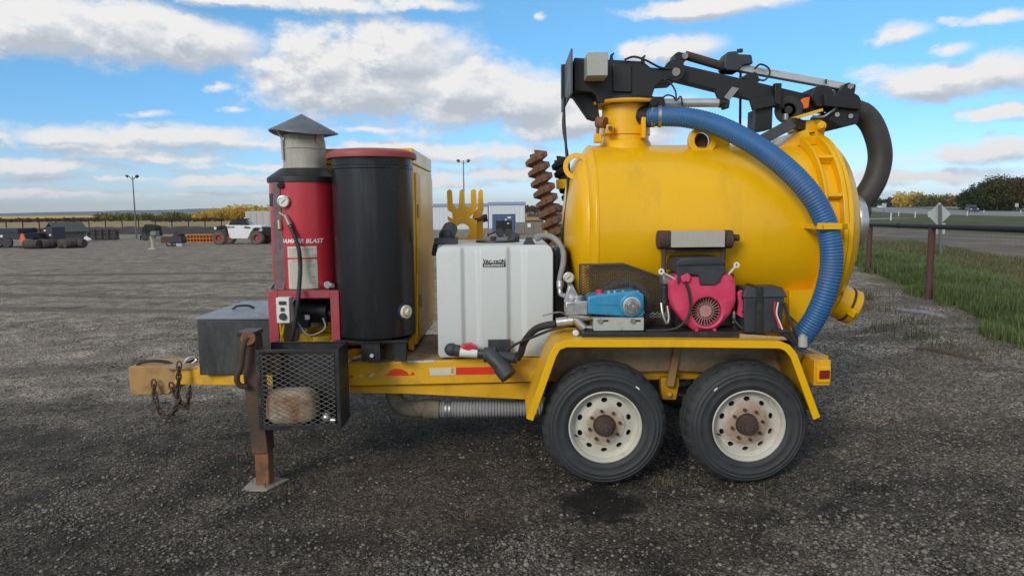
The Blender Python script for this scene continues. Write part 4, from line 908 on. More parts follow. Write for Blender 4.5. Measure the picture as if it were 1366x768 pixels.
for j in range(len(zl) - 1): fs += [(j * m_ + i, j * m_ + (i + 1) % m_, (j + 1) * m_ + (i + 1) % m_, (j + 1) * m_ + i) for i in range(m_)]
fs += [tuple(range(m_))[::-1], tuple(range((len(zl) - 1) * m_, len(zl) * m_))]; b.add(vs, fs)
wt = part('water_tank', b, M['whitepoly'], T, .007, label='white ribbed plastic water tank', seg=3, ang=30)
V, F = text_mesh('VAC-TRON', .06, 0, .002); wid = max(v.x for v in V); dx0, dx1 = P(644.5, 350, 4.74).x, P(674, 350, 4.74).x; dz = P(660, 351, 4.74).z
b = MB(); hgt = max(v.y for v in V)
for v in V:
    u = v.x / wid; k = 1 - .45 * (1 - abs(2 * u - 1)); b.v.append(Vector((dx0 + u * (dx1 - dx0), 4.7385 - v.z, dz + (v.y / hgt) * .030 * k)))
b.f = F; part('lettering', b, M['inkblack'], wt, smooth=False)
b = MB(); b.box(dx0 - .002, dx1 + .002, 4.737, 4.739, P(660, 356, 4.74).z, dz + .001); part('decal', b, M['inkblack'], wt)
V, F = text_mesh('EQUIPMENT', .03, 0, .0006); wid = max(v.x for v in V); hgt = max(v.y for v in V); b = MB(); zq = P(660, 355, 4.74).z
for v in V: b.v.append(Vector((dx0 + .006 + v.x / wid * (dx1 - dx0 - .012), 4.7362 - v.z, zq + v.y / hgt * .014)))
b.f = F; part('lettering', b, M['inkwhite'], wt, smooth=False)
b = MB(); lc = P(662, 322, 5.35); b.lathe([(0, wz1), (.155, wz1), (.155, wz1 + .008), (.15, wz1 + .016), (0, wz1 + .02)], (lc.x, 5.30, 0), (0, 0, 1), 40); part('hatch_lid', b, M['black'], wt)
b = MB(); b.cyl((lc.x - .02, 5.28, wz1 + .018), (lc.x - .02, 5.28, wz1 + .045), .022, n=12); part('vent', b, M['darkplastic'], wt); b = MB(); b.cyl((lc.x + .13, 5.32, wz1 + .008), (lc.x + .15, 5.30, wz1 + .06), .05, .03, 14); part('vent', b, M['darkplastic'], wt)
q = P(706, 325, 4.92); b = MB(); b.ext([(q.x - .045, 4.9, wz1 - .002), (q.x + .045, 4.9, wz1 - .002), (q.x + .026, 4.9, wz1 + .03), (q.x + .02, 4.9, wz1 + .05), (q.x - .02, 4.9, wz1 + .05), (q.x - .026, 4.9, wz1 + .03)], (0, .09, 0)); part('bulkhead_fitting', b, M['darkplastic'], wt, .005)
q = P(597, 315, 5.1); b = MB(); b.lathe([(.035, 0), (.055, 0), (.055, .16), (.035, .16)], (q.x - .005, 5.05, q.z), (.12, 1, .35), 22, closed=True); b.box(q.x - .09, q.x + .07, 5.02, 5.2, wz1 - .002, wz1 + .045); b.tube(catmull([(q.x - .04, 5.08, q.z - .03), (q.x - .085, 5.08, q.z - .06), (q.x - .10, 5.08, q.z - .14)], 5), .018, 10); part('fill_pipe', b, M['darkplastic'], wt, .006)
b = MB(); b.tube(catmull([P(718, 317, 5.05), P(728, 314, 5.0), P(742, 320, 4.92), P(751, 335, 4.86), P(751, 352, 4.80), P(747, 372, 4.76), P(747, 386, 4.74)], 7), .020, 10); part('grey_hose', b, M['greyhose'], T)
b = MB(); b.cyl(P(747, 375, 4.76), P(747, 383, 4.75), .026, n=12); b.tube(catmull([P(747, 383, 4.745), P(748, 392, 4.73), P(756, 395, 4.68)], 4), .018, 10); b.cyl(P(716, 318, 5.06), P(722, 315, 5.03), .026, n=12); part('hose_clamp', b, M['silver'], T)
# black upright behind the pump (hydraulic tank seen between)
b = MB(); b.box(wx1 + .012, P(757, 400, 4.86).x, 4.86, 5.2, ZR + .012, P(745, 330, 4.86).z); part('oil_tank', b, M['poly_black'], T, .01)
# ---- valve train along the foot of the water tank
vt = MB(); vt.ball(P(602, 466, 4.66), .046, 16); vt.cyl(P(602, 466, 4.66), P(613, 468, 4.66), .040, n=18); vt.cyl(P(602, 466, 4.66), P(600, 466, 4.745), .038, n=18); valve = part('suction_valve', vt, M['darkplastic'], T, label='black pipe fittings and strainer on the water tank')
b = MB(); b.cyl(P(613.5, 469, 4.66), P(637, 470, 4.66), .037, n=20); part('ball_valve', b, M['white'], valve)
b = MB(); b.cyl(P(625, 464, 4.66), P(625, 461, 4.66), .012, n=10); b.pxpoly([(614, 462), (622, 459.5), (628, 459), (637, 464), (636, 466.5), (629, 465), (625, 467.5), (618, 465.5)], 4.62, 4.69); part('valve_handle', b, M['redhandle'], valve, .005)
b = MB(); b.cyl(P(637.5, 471, 4.66), P(650, 472, 4.65), .030, n=18); b.cyl(P(646, 473, 4.65), P(662, 473, 4.64), .052, n=20); b.cyl(P(652, 471, 4.64), P(672, 492, 4.56), .050, n=22); b.cyl(P(668, 488, 4.575), P(679, 502, 4.54), .060, n=12); b.cyl(P(664, 474, 4.64), P(690, 478, 4.64), .034, n=16); b.cyl(P(684, 476, 4.64), P(686, 477, 4.64), .045, n=16); part('y_strainer', b, M['darkplastic'], valve, .004)
b = MB(); pbox(b, 651, 453, 681, 478, 4.715, 4.738); part('mount_plate', b, M['greybox'], valve, .003)
b = MB(); b.tube(catmull([P(690, 478, 4.64), P(695, 470, 4.62), P(700, 455, 4.58), P(713, 440, 4.52), P(728, 434, 4.48), P(742, 432, 4.45)], 7), .024, 12); part('suction_hose', b, M['rubber'], valve)
b = MB(); b.tube(catmull([P(676, 467, 4.6), P(690, 458, 4.56), P(712, 449, 4.5), P(735, 440, 4.44), P(760, 434, 4.42)], 6), .009, 8); part('bypass_hose', b, M['rubber'], valve)
# ---- suction pipe under the frame
b = MB(); b.tube(catmull([P(523, 447, 4.86), P(523, 480, 4.86), P(524, 515, 4.88), P(529, 535, 4.88), P(543, 544, 4.88), P(560, 545, 4.88), P(568, 545, 4.88)], 7), .062, 16); sp_ = part('elbow_pipe', b, M['mudpipe'], T)
b = MB(); b.cyl(P(566, 545, 4.88), P(587, 545.5, 4.88), .070, n=24); part('coupling', b, M['mudpipe'], sp_, .006)
def ribbed(path, r, dr_, step, n=20):
    p = resample(path, step / 4); rr = [r + dr_ * (1 if i % 4 in (1, 2) else 0) for i in range(len(p))]; b = MB(); b.tube(p, rr, n); return b
part('ribbed_hose', ribbed(catmull([P(587, 545.5, 4.88), P(640, 545, 4.88), P(690, 544, 4.9), P(740, 541, 4.92), P(800, 538, 4.95)], 6), .058, .005, .022), M['greyhose'], sp_)
for px in (594, 599): b = MB(); b.cyl(P(px, 545.5, 4.88), P(px + 2.5, 545.5, 4.88), .066, n=24); part('hose_band', b, M['silver'], sp_)
# ---- wheels
WR = .395; WW = .235; RIM_R = .225
def make_wheel(c, face, rimmat, rot):
    """axis along Y, outer face towards 'face' (-1 = the near side)"""
    c = Vector(c); f = face; o = c; ax = Vector((0, f, 0)); n = 120; hw = WW / 2
    prof = [(RIM_R - .012, -hw + .03), (RIM_R + .01, -hw + .010), (RIM_R + .05, -hw), (.32, -hw - .004), (.362, -hw + .012), (.380, -hw + .030), (WR - .004, -hw + .046)]
    for t in (-.05, -.018, .018, .05): prof += [(WR, t - .010), (WR - .008, t - .008), (WR - .008, t), (WR, t + .002)]
    prof += [(WR - .004, hw - .046), (.380, hw - .030), (.362, hw - .012), (.356, hw - .008), (.354, hw - .0045), (.350, hw - .0045), (.348, hw - .006), (.337, hw + .001), (.334, hw + .0035), (.331, hw + .001), (.312, hw + .003), (.310, hw + .0055), (.306, hw + .0055), (.304, hw + .0035), (.27, hw + .001), (.262, hw + .0035), (.256, hw), (RIM_R + .012, hw - .008), (RIM_R - .012, hw - .026)]
    b = MB(); b.lathe(prof, o, ax, n); m = len(prof)
    for i in range(n):      # shoulder blocks
        if i % 4 == 0:
            for k in (5, 6, 7, m - 18, m - 19, m - 20):
                v = b.v[i * m + k]; d = v - o; t = d.dot(ax); rad = d - ax * t; b.v[i * m + k] = o + ax * t + rad * (1 - .011 / rad.length)
    w = part('wheel', b, M['tyre'], T, ang=50)
    # rim: barrel, lip and dished disc with ten hand holes
    b = MB(); hwf = hw
    b.lathe([(RIM_R - .016, -hwf + .03), (RIM_R - .02, -.04), (.19, -.02), (.19, .03), (.205, hwf - .05), (RIM_R - .014, hwf - .022), (RIM_R + .004, hwf - .006), (RIM_R + .006, hwf + .001), (RIM_R - .002, hwf + .004), (RIM_R - .012, hwf - .006), (.207, hwf - .034), (.196, hwf - .042), (.188, hwf - .060)], o, ax, 72)
    u, v_ = perp(ax)
    def pt(r, a, t): return o + ax * t + (u * math.cos(a) + v_ * math.sin(a)) * r
    r1, r2, t1, t2, H = .132, .190, hwf - .046, hwf - .060, 10
    for s in range(H):
        a0 = s * math.tau / H; da = math.tau / H; K = 32; inner = []; outer = []
        for k in range(K):
            th = k * math.tau / K; cs, sn = math.cos(th), math.sin(th)
            hrx, hax = .0150, .0200 / .162
            inner.append((.162 + hrx * cs, a0 + da / 2 + hax * sn))
            hx_, hy_ = (r2 - r1) / 2, da / 2; mm = max(abs(cs), abs(sn))
            outer.append(((r1 + r2) / 2 + cs / mm * hx_, a0 + da / 2 + sn / mm * hy_))
        tz = lambda r: t1 + (t2 - t1) * (r - r1) / (r2 - r1)
        vs = [pt(r, a, tz(r)) for r, a in inner] + [pt(r, a, tz(r)) for r, a in outer] + [pt(r, a, tz(r) - .012) for r, a in inner]
        b.add(vs, [(k, (k + 1) % K, K + (k + 1) % K, K + k) for k in range(K)] + [(k, (k + 1) % K, 2 * K + (k + 1) % K, 2 * K + k) for k in range(K)])
    b.lathe([(r1, t1), (.127, hwf - .040), (.120, hwf - .036), (.074, hwf - .036), (.069, hwf - .040), (.069, hwf - .07)], o, ax, 56)
    rim_ = part('rim', b, rimmat, w, ang=35)
    b = MB(); b.lathe([(.175, -.03), (.175, .02), (.06, .03), (.06, -.03)], o, ax, 32, closed=True); part('brake_drum', b, M['hole'], w)
    b = MB(); t0 = hwf - .05; b.lathe([(.066, t0 - .02), (.066, t0 + .028), (.060, t0 + .045), (.054, t0 + .05), (.054, t0 + .066), (.042, t0 + .070), (.038, t0 + .088), (.018, t0 + .092), (.016, t0 + .102), (0, t0 + .102)], o, ax, 32); part('hub', b, M['rust'], w)
    for k in range(8):
        a = k * math.tau / 8 + .2; p = pt(.098, a, hwf - .038); b = MB(); b.cyl(p, p + ax * .020, .0105, n=6); b.cyl(p + ax * .02, p + ax * .027, .006, n=8); part('lug_nut', b, M['rust'], w)
    p = pt(.196, .3, hwf - .03); b = MB(); b.cyl(p, p + ax * .03 - (p - o).normalized() * .01, .006, n=8); part('valve_stem', b, M['rubber'], w)
    for k, a in enumerate((rot + .4,)):
        b = MB(); q0 = pt(.322, a, hw + .0035); q1 = pt(.322, a + .09, hw + .0035); b.bar(q0, q1, .008, .002, ax); part('sidewall_mark', b, M['inkwhite'], w)
    return w
def axx(px): return P(px, 572, 4.25).x
AX1, AX2 = axx(807.5), axx(999); WYC = 4.25 + WW / 2
make_wheel((AX1, WYC, WR), -1, M['rim'], 3.6); make_wheel((AX2, WYC, WR), -1, M['rimrust'], 5.0)
make_wheel((AX1, 2 * CY - WYC, WR), 1, M['rim'], 1.0); make_wheel((AX2, 2 * CY - WYC, WR), 1, M['rim'], 2.0)
for x in (AX1, AX2):
    b = MB(); b.cyl((x, WYC + .02, WR), (x, 2 * CY - WYC - .02, WR), .04, n=16); part('axle', b, M['rustpanel'], T)
for yc in (4.68, 2 * CY - 4.68):
    b = MB()
    for xc in (AX1, AX2):
        for k in range(4): b.tube([(xc - .40 + .05 * k, yc, WR + .10 - .004 * k), (xc - .2, yc, WR + .062 - .011 * k), (xc, yc, WR + .05 - .012 * k), (xc + .2, yc, WR + .062 - .011 * k), (xc + .40 - .05 * k, yc, WR + .10 - .004 * k)], .009, 6)
        b.box(xc - .05, xc + .05, yc - .035, yc + .035, WR - .045, WR + .06)
    part('leaf_spring', b, M['rust'], T)
for s in (1, -1):
    b = MB(); b.pxpoly([(882, 504), (906, 503), (906, 512), (902, 533), (884, 533), (882, 520)], 4.655, 4.715)
    b.cyl(P(893, 526, 4.66), P(893, 526, 4.635), .018, n=14)
    if s < 0:
        for v in b.v: v.y = 2 * CY - v.y
    part('spring_hanger', b, M['yellow_frame'], T, .004)
# ---- fenders
FO = 4.205
fpts = [(702, 558), (716, 520), (733, 472), (741, 459), (756, 453.5), (900, 453.5), (1040, 455), (1053, 460), (1063, 472), (1094, 556)]
def fender(sgn):
    outer = [P(a, c, FO) for a, c in fpts]; b = MB(); yi = 4.665; n = len(outer); th = .010
    ctr = P(900, 620, FO)
    vs = []
    for p in outer:
        q = p + (Vector((ctr.x, p.y, ctr.z)) - p).normalized() * th
        vs += [p, Vector((p.x, yi, p.z)), Vector((q.x, yi, q.z)), q]
    fs = []
    for i in range(n - 1): fs += [(4 * i + k, 4 * i + (k + 1) % 4, 4 * (i + 1) + (k + 1) % 4, 4 * (i + 1) + k) for k in range(4)]
    fs += [(0, 1, 2, 3), (4 * n - 4, 4 * n - 3, 4 * n - 2, 4 * n - 1)]; b.add(vs, fs)
    if sgn < 0:
        for v in b.v: v.y = 2 * CY - v.y
    fo = part('fender', b, M['yellow_frame'], T, .002, label='yellow steel fender over the two wheels' if sgn > 0 else None)
    # rolled lip along the outer edge
    b = MB(); vs = []; fs = []; dep = .044
    for i, p in enumerate(outer):
        a = outer[max(0, i - 1)]; c = outer[min(n - 1, i + 1)]; t = (c - a).normalized(); nr = Vector((t.z, 0, -t.x)); 
        if nr.z > 0 and 3 < i < 7: nr = -nr
        if (Vector((ctr.x, p.y, ctr.z)) - p).dot(nr) < 0: nr = -nr
        q = p + nr * dep; y0, y1 = p.y - .004, p.y + .006
        vs += [Vector((p.x, y0, p.z)), Vector((p.x, y1, p.z)), Vector((q.x, y1, q.z)), Vector((q.x, y0, q.z))]
    for v in vs[0::4] + vs[1::4]: v.z += .001
    for i in range(n - 1): fs += [(4 * i + k, 4 * i + (k + 1) % 4, 4 * (i + 1) + (k + 1) % 4, 4 * (i + 1) + k) for k in range(4)]
    fs += [(0, 1, 2, 3), (4 * n - 4, 4 * n - 3, 4 * n - 2, 4 * n - 1)]; b.add(vs, fs)
    if sgn < 0:
        for v in b.v: v.y = 2 * CY - v.y
    part('fender_lip', b, M['yellow'], fo, .002)
    b = MB(); b.pxpoly([(728, 502), (742, 466), (756, 460), (1040, 461), (1056, 470), (1070, 503), (1065, 503), (905, 494), (760, 497)], 4.64, 4.66)
    if sgn < 0:
        for v in b.v: v.y = 2 * CY - v.y
    part('inner_panel', b, M['rustpanel'], fo, label='rust-brown inner wall of the wheel well')
    b = MB(); b.pxpoly([(900, 461), (909, 461), (899, 516), (889, 515)], 4.60, 4.635)
    if sgn < 0:
        for v in b.v: v.y = 2 * CY - v.y
    part('strut', b, M['tan'], fo, .003)
fender(1); fender(-1)
# tail lamp box
b = MB(); pbox(b, 1086, 480, 1108, 514, 4.36, 4.56); tl = part('tail_lamp_box', b, M['yellow_frame'], T, .004)
b = MB(); b.bar(P(1066, 484, 4.66), P(1090, 486, 4.45), .10, .09); part('bracket', b, M['yellow_frame'], tl, .003)
q = P(1099, 499, 4.35); b = MB(); b.box(q.x - .045, q.x + .042, 4.345, 4.3595, q.z - .052, q.z + .05); part('lamp_frame', b, M['yellow'], tl, .003)
b = MB(); b.box(q.x - .032, q.x + .034, 4.338, 4.346, q.z - .028, q.z + .028); part('tail_lamp', b, M['redlens'], tl, .003)
b = MB(); b.box(xr + .002, xr + .07, 4.72, 2 * CY - 4.72, ZR - .12, ZR + .01); part('rear_bumper', b, M['yellow_frame'], T, .004)

# ---- the big tank
TR = .62; TZ = 1.60; TX0, TX1 = P(798, 300, CY - TR).x, P(1086, 300, CY - TR).x + .14
TX1 = 2.10
prof = [(0, TX0 - .190)]
for k in range(1, 9): a = k / 8 * math.pi / 2; prof.append((TR * .90 * math.sin(a), TX0 - .05 - .14 * math.cos(a)))
prof += [(TR * .955, TX0 - .035), (TR * .99, TX0 - .015), (TR, TX0), (TR, TX0 + .012), (TR, TX1), (0, TX1)]
b = MB(); b.lathe([(r, t) for r, t in prof], (0, CY, TZ), (1, 0, 0), 96); tank = part('vacuum_tank', b, M['yellow'], T, ang=32, label='large glossy yellow cylindrical vacuum tank')
b = MB(); b.lathe([(TR - .002, TX0 - .006), (TR + .004, TX0 - .002), (TR + .004, TX0 + .008), (TR - .002, TX0 + .012)], (0, CY, TZ), (1, 0, 0), 96, closed=True); part('weld_bead', b, M['yellow'], tank)
# rear clamp ring with windows, door
FX0, FX1 = 2.06, 2.20; RO = .695
b = MB(); b.lathe([(TR + .001, FX0), (RO - .01, FX0), (RO - .01, FX0 + .016), (TR + .001, FX0 + .016)], (0, CY, TZ), (1, 0, 0), 96, closed=True)
b.lathe([(TR - .05, FX1 - .03), (RO, FX1 - .03), (RO, FX1), (TR - .05, FX1)], (0, CY, TZ), (1, 0, 0), 96, closed=True); part('clamp_ring', b, M['yellow'], tank, .003)
b = MB(); b.lathe([(TR - .01, FX0 + .016), (TR + .012, FX0 + .016), (TR + .012, FX1 - .03), (TR - .01, FX1 - .03)], (0, CY, TZ), (1, 0, 0), 96, closed=True); part('rim_seat', b, M['yellow'], tank)
for k in range(14):
    a = math.tau * k / 14 + .1; d = Vector((0, math.cos(a), math.sin(a))); t = Vector((0, -math.sin(a), math.cos(a))); b = MB()
    o = Vector((0, CY, TZ)) + d * (TR + .044); b.bar(o + Vector((FX0 + .0165, 0, 0)), o + Vector((FX1 - .0305, 0, 0)), .026, .058, d); part('clamp_rib', b, M['yellow'], tank, .002)
b = MB(); pr = [(RO - .004, FX1 + .004), (RO - .002, FX1 + .03), (RO - .02, FX1 + .04)]
for k in range(1, 10): a = math.pi / 2 * (1 - k / 9); pr.append(((RO - .035) * math.sin(a), FX1 + .04 + .19 * math.cos(a)))
b.lathe([(0, FX1 + .004)] + pr, (0, CY, TZ), (1, 0, 0), 96); door = part('rear_door', b, M['yellow'], tank, ang=32)
PX = FX1 + .20; pz = P(1140, 297, CY).z
b = MB(); b.lathe([(0, 0), (.185, 0), (.185, .12), (0, .12)], (PX, CY, pz), (1, 0, 0), 40); part('door_port', b, M['yellow'], tank)
b = MB(); b.lathe([(.17, .12), (.205, .12), (.21, .13), (.21, .17), (.205, .18), (.15, .18), (.15, .12)], (PX, CY, pz), (1, 0, 0), 48, closed=True); part('port_ring', b, M['silver'], tank, label='bare silver ring on the rear port')
# neck and its clamps
nxx = P(834, 170, CY).x; nz0, nz1 = TZ + TR - .04, P(834, 142, CY).z; nr_ = .172
b = MB(); b.lathe([(nr_ + .03, nz0), (nr_ + .012, nz0 + .06), (nr_, nz0 + .075), (nr_, nz1), (0, nz1)], (nxx, CY, 0), (0, 0, 1), 56); neck = part('neck', b, M['yellow'], tank)
b = MB(); b.lathe([(0, nz1 + .001), (.25, nz1 + .001), (.255, nz1 + .012), (.25, nz1 + .024), (0, nz1 + .024)], (nxx, CY, 0), (0, 0, 1), 56); part('swivel_plate', b, M['yellow_frame'], tank)
zc = P(834, 173, CY - nr_).z
b = MB(); b.lathe([(nr_ + .001, zc - .028), (nr_ + .010, zc - .028), (nr_ + .010, zc + .028), (nr_ + .001, zc + .028)], (nxx, CY, 0), (0, 0, 1), 56, closed=True); part('clamp_band', b, M['yellow'], tank, .002)
for (px0, py0, px1, py1) in ((793, 178, 803, 190), (809, 166, 819, 178), (856, 156, 862, 184)):
    b = MB(); pbox(b, px0, py0, px1, py1, CY - nr_ - .045, CY - nr_ + .03); part('clamp_lug', b, M['yellow'], tank, .006)
b = MB(); b.cyl(P(797, 163, 5.1), P(808, 164, 5.06), .040, n=14); b.cyl(P(798, 168, 5.1), P(797, 180, 5.1), .012, n=8); b.cyl(P(814, 171, 5.035), P(814, 171, 5.0), .016, n=6); part('clamp_bolt', b, M['rustorange'], tank)
# lifting eyes
b = MB(); q = P(769, 222, 5.02); b.lathe([(.060, -.010), (.095, -.010), (.095, .010), (.060, .010)], q, (-.25, -1, 0), 32, closed=True); part('lifting_eye', b, M['yellow'], tank, .002)
q = P(936, 192, 5.02)
b = MB(); b.lathe([(.058, -.03), (.098, -.03), (.098, .03), (.058, .03)], (q.x, 5.02, TZ + TR + .01), (0, 1, 0), 32, closed=True); part('lifting_eye', b, M['yellow'], tank, .003)
b = MB(); b.cyl((q.x, 5.06, TZ + TR + .01), (q.x, 5.09, TZ + TR + .01), .058, n=24); part('eye_plug', b, M['rust'], tank)
b = MB(); b.lathe([(0, -.05), (.06, -.05), (.075, -.03), (.075, .04), (0, .04)], (q.x + .17, 5.15, TZ + TR + .03), (.3, 1, 0), 28); b.cyl((q.x + .24, 5.12, TZ + TR + .01), (q.x + .32, 5.1, TZ + TR + .02), .007, n=8); part('relief_valve', b, M['yellow'], tank, .004)
# saddles under the tank
for x in (TX0 + .25, 1.35, 1.95):
    b = MB(); pts = [(x, CY - .42, ZR + .014), (x, CY - .42, TZ - .40)] + [(x, CY - TR * .98 * math.cos(a), TZ - TR * .98 * math.sin(a)) for a in np.linspace(.85, math.pi - .85, 12)] + [(x, CY + .42, TZ - .40), (x, CY + .42, ZR + .014)]
    b.ext(pts, (.05, 0, 0)); part('saddle', b, M['yellow'], tank)
# side gusset by the blue hose
b = MB(); b.pxpoly([(1053, 388), (1088, 386), (1086, 410), (1066, 432), (1053, 420)], 4.70, 4.80); part('gusset', b, M['yellow'], tank)
# drain outlet low on the door
d0 = P(1108, 397, 4.86); d1 = P(1138, 410, 4.84); dd = (d1 - d0).normalized()
b = MB(); b.tube(catmull([Vector((FX1 - .02, 4.92, TZ - .40)), Vector((FX1 + .04, 4.88, TZ - .46)), d0, d0 + dd * .05], 6), .095, 22); b.cyl(d0 + dd * .03, d0 + dd * .115, .118, n=32); dr_ = part('drain_outlet', b, M['yellow'], tank, label='yellow capped drain outlet')
b = MB(); b.lathe([(0, 0), (.10, 0), (.122, .012), (.122, .055), (.10, .07), (0, .07)], d0 + dd * .118, dd, 32); part('outlet_cap', b, M['yellow'], tank)
b = MB(); b.torus(d0 + dd * .117, dd, .119, .008, 32, 8); part('cap_clamp', b, M['rust'], tank)
b = MB(); b.bar(P(1132, 414, 4.74), P(1141, 420, 4.70), .02, .05); b.pxpoly([(1115, 366), (1126, 364), (1131, 372), (1125, 380), (1112, 400), (1106, 402)], 4.70, 4.74); part('clamp_handle', b, M['yellow'], tank, .004)
# door hinge and cradle on top
b = MB(); b.pxpoly([(1042, 196), (1060, 178), (1078, 172), (1082, 183), (1062, 197)], 5.05, 5.45); b.pxpoly([(1068, 172), (1072, 160), (1096, 160), (1103, 165), (1098, 188), (1088, 196), (1084, 190), (1088, 176), (1076, 178)], 5.12, 5.38); part('door_hinge', b, M['yellow'], tank, .004)
b = MB(); b.cyl(P(1096, 168, 5.11), P(1096, 168, 5.06), .032, n=20); b.cyl(P(1096, 168, 5.06), P(1096, 168, 5.03), .02, n=6); part('hinge_pin', b, M['yellow'], tank, .003)
b = MB(); b.bar(P(1018, 186, 5.02), P(1058, 164, 4.98), .05, .075); part('cradle_arm', b, M['greybox'], tank, .003)
b = MB(); b.bar(P(1056, 164, 4.98), P(1084, 172, 5.3), .05, .07); part('cradle_arm', b, M['boomblack'], tank, .003)
b = MB(); b.bar(P(1050, 161, 5.08), P(1096, 147, 5.08), .05, .022); part('cradle_bar', b, M['yellow'], tank, .002)
b = MB(); b.cyl(P(1052, 147, 5.12), P(1054, 147, 5.22), .098, n=28); b.cyl(P(1052, 147, 5.10), P(1052, 147, 5.12), .03, n=12); part('cradle_roller', b, M['boomblack'], tank, .006)
b = MB(); b.cyl(P(1048, 160, 5.06), P(1048, 152, 5.06), .02, n=10); part('bolt', b, M['steel'], tank)

# ---- blue hose over the tank
hp = catmull([P(866, 156, 5.10), P(880, 155.5, 5.06), P(915, 157, 4.98), P(955, 167, 4.88), P(1000, 189, 4.74), P(1040, 217, 4.60), P(1074, 250, 4.50), P(1096, 284, 4.46), P(1107, 318, 4.44), P(1109, 352, 4.43), P(1102, 388, 4.43), P(1089, 420, 4.46), P(1072, 446, 4.50), P(1060, 462, 4.52)], 12)
part('blue_hose', ribbed(hp, .067, .0038, .020, 26), M['bluehose'], T, ang=70, label='thick blue ribbed suction hose arching over the tank')
for px in (871, 880): b = MB(); b.lathe([(.0725, -.012), (.077, -.012), (.077, .012), (.0725, .012)], P(px, 155.6, 5.09 if px < 875 else 5.06), (1, -.15, 0), 28, closed=True); part('hose_clamp', b, M['steel'], T)
b = MB(); b.cyl(P(855, 156, 5.14), P(868, 156, 5.09), .074, n=28); part('hose_spigot', b, M['boomblack'], T)
b = MB(); q = P(1107, 302, 4.44); b.pxpoly([(1091, 297.5), (1124, 297.5), (1124, 306), (1091, 306)], 4.352, 4.360); b.box(q.x + .075, q.x + .083, 4.352, 4.60, q.z - .018, q.z + .018); b.box(q.x - .086, q.x - .078, 4.352, 4.66, q.z - .018, q.z + .018); part('hose_strap', b, M['yellow'], T, .002)
b = MB(); b.cyl(P(1062, 458, 4.52), P(1052, 478, 4.56), .074, n=24); part('hose_spigot', b, M['steel'], T)

# ---- engine deck with pump, guard, engine, muffler, battery
ez1 = P(880, 443, 4.30).z; ez0 = P(880, 456.5, 4.30).z
b = MB(); b.box(P(776, 450, 4.30).x, P(986, 450, 4.30).x, 4.30, 4.72, ez0 + .002, ez1); ep = part('engine_plate', b, M['black'], T, .004)
b = MB(); b.hexa([P(985, 450, 4.32), P(1062, 454, 4.32), P(1062, 454, 4.66), P(985, 450, 4.66), P(985, 445, 4.32), P(1062, 450, 4.32), P(1062, 450, 4.66), P(985, 445, 4.66)]); part('battery_shelf', b, M['rustpanel'], T)
# pump
pump_b = MB(); pump_b.pxpoly([(784, 396), (800, 393), (826, 390), (848, 388), (859, 392), (860, 418), (857, 423), (830, 422), (784, 419)], 4.36, 4.55)
pump = part('pump', pump_b, M['blue_pump'], T, .012, label='bright blue plunger pump with silver head', seg=3)
b = MB(); q = P(842, 407, 4.355); b.cyl((q.x, 4.362, q.z), (q.x, 4.338, q.z), .078, .070, 32); part('crank_cover', b, M['blue_pump'], pump, .004)
b = MB(); b.lathe([(0, 0), (.056, 0), (.056, .010), (.046, .012), (.044, .004), (0, .004)], (q.x, 4.340, q.z), (0, -1, 0), 32); part('bearing_cap', b, M['silver'], pump)
b = MB(); b.cyl((q.x, 4.338, q.z), (q.x, 4.30, q.z), .032, .030, 20); b.cyl((q.x + .008, 4.302, q.z - .004), (q.x + .008, 4.285, q.z - .004), .014, n=12); part('shaft_end', b, M['steel'], pump, .003)
b = MB(); b.bar(P(795, 406, 4.356), P(832, 406, 4.356), .006, .006); part('casting_rib', b, M['blue_pump'], pump)
for px in (812, 820, 831, 851): b = MB(); z = P(px, 391, 4.42).z; x = P(px, 391, 4.42).x; b.cyl((x, 4.42, z - .01), (x, 4.42, z + .018), .011, n=10); part('bolt', b, M['silver'], pump)
b = MB(); x = P(800, 391, 4.45).x; z = P(800, 391, 4.45).z; b.cyl((x, 4.45, z - .01), (x, 4.45, z + .025), .026, .022, 14); part('oil_cap', b, M['redhandle'], pump)
b = MB(); pbox(b, 755, 403, 783.5, 420, 4.38, 4.54)
for k in range(3):
    for zz in (404, 411): b.cyl(P(756, zz, 4.40 + .06 * k), P(788, zz - .6, 4.40 + .06 * k), .012, n=10)
b.cyl(P(770, 402, 4.44), P(770, 394, 4.44), .04, n=16); b.pxpoly([(753, 404), (757, 390), (760, 380), (764, 380), (770, 392), (774, 404)], 4.42, 4.50); b.cyl(P(763, 397, 4.42), P(763, 397, 4.40), .020, n=14); b.cyl(P(763, 397, 4.41), P(763, 397, 4.39), .012, n=6)
b.cyl(P(758, 420, 4.42), P(786, 424, 4.42), .022, n=12); b.cyl(P(742, 430, 4.44), P(765, 427, 4.43), .030, n=16); b.cyl(P(766, 424, 4.43), P(780, 438, 4.42), .028, n=14); b.cyl(P(768, 444, 4.36), P(768, 444, 4.33), .022, n=14); b.cyl(P(780, 436, 4.42), P(790, 437, 4.42), .016, n=12)
part('pump_head', b, M['silver'], pump, .004)
b = MB(); b.bar(P(778, 425, 4.37), P(793, 424, 4.37), .004, .012); part('valve_lever', b, mat('brass', (.45, .34, .14), .4, metal=.7), pump)
b = MB(); b.tube(catmull([P(758, 423, 4.42), P(750, 417, 4.40), P(740, 417, 4.38), P(724, 421, 4.36)], 5), .005, 6); part('thin_tube', b, M['steel'], pump)
g = P(759, 370.5, 4.40); b = MB(); b.lathe([(0, 0), (.035, 0), (.035, .028), (.030, .030), (.029, .024), (0, .024)], g + Vector((0, .03, 0)), (0, -1, 0), 28); b.cyl(g + Vector((.005, .015, -.034)), P(762, 384, 4.44), .010, n=10); part('pressure_gauge', b, M['silver'], pump)
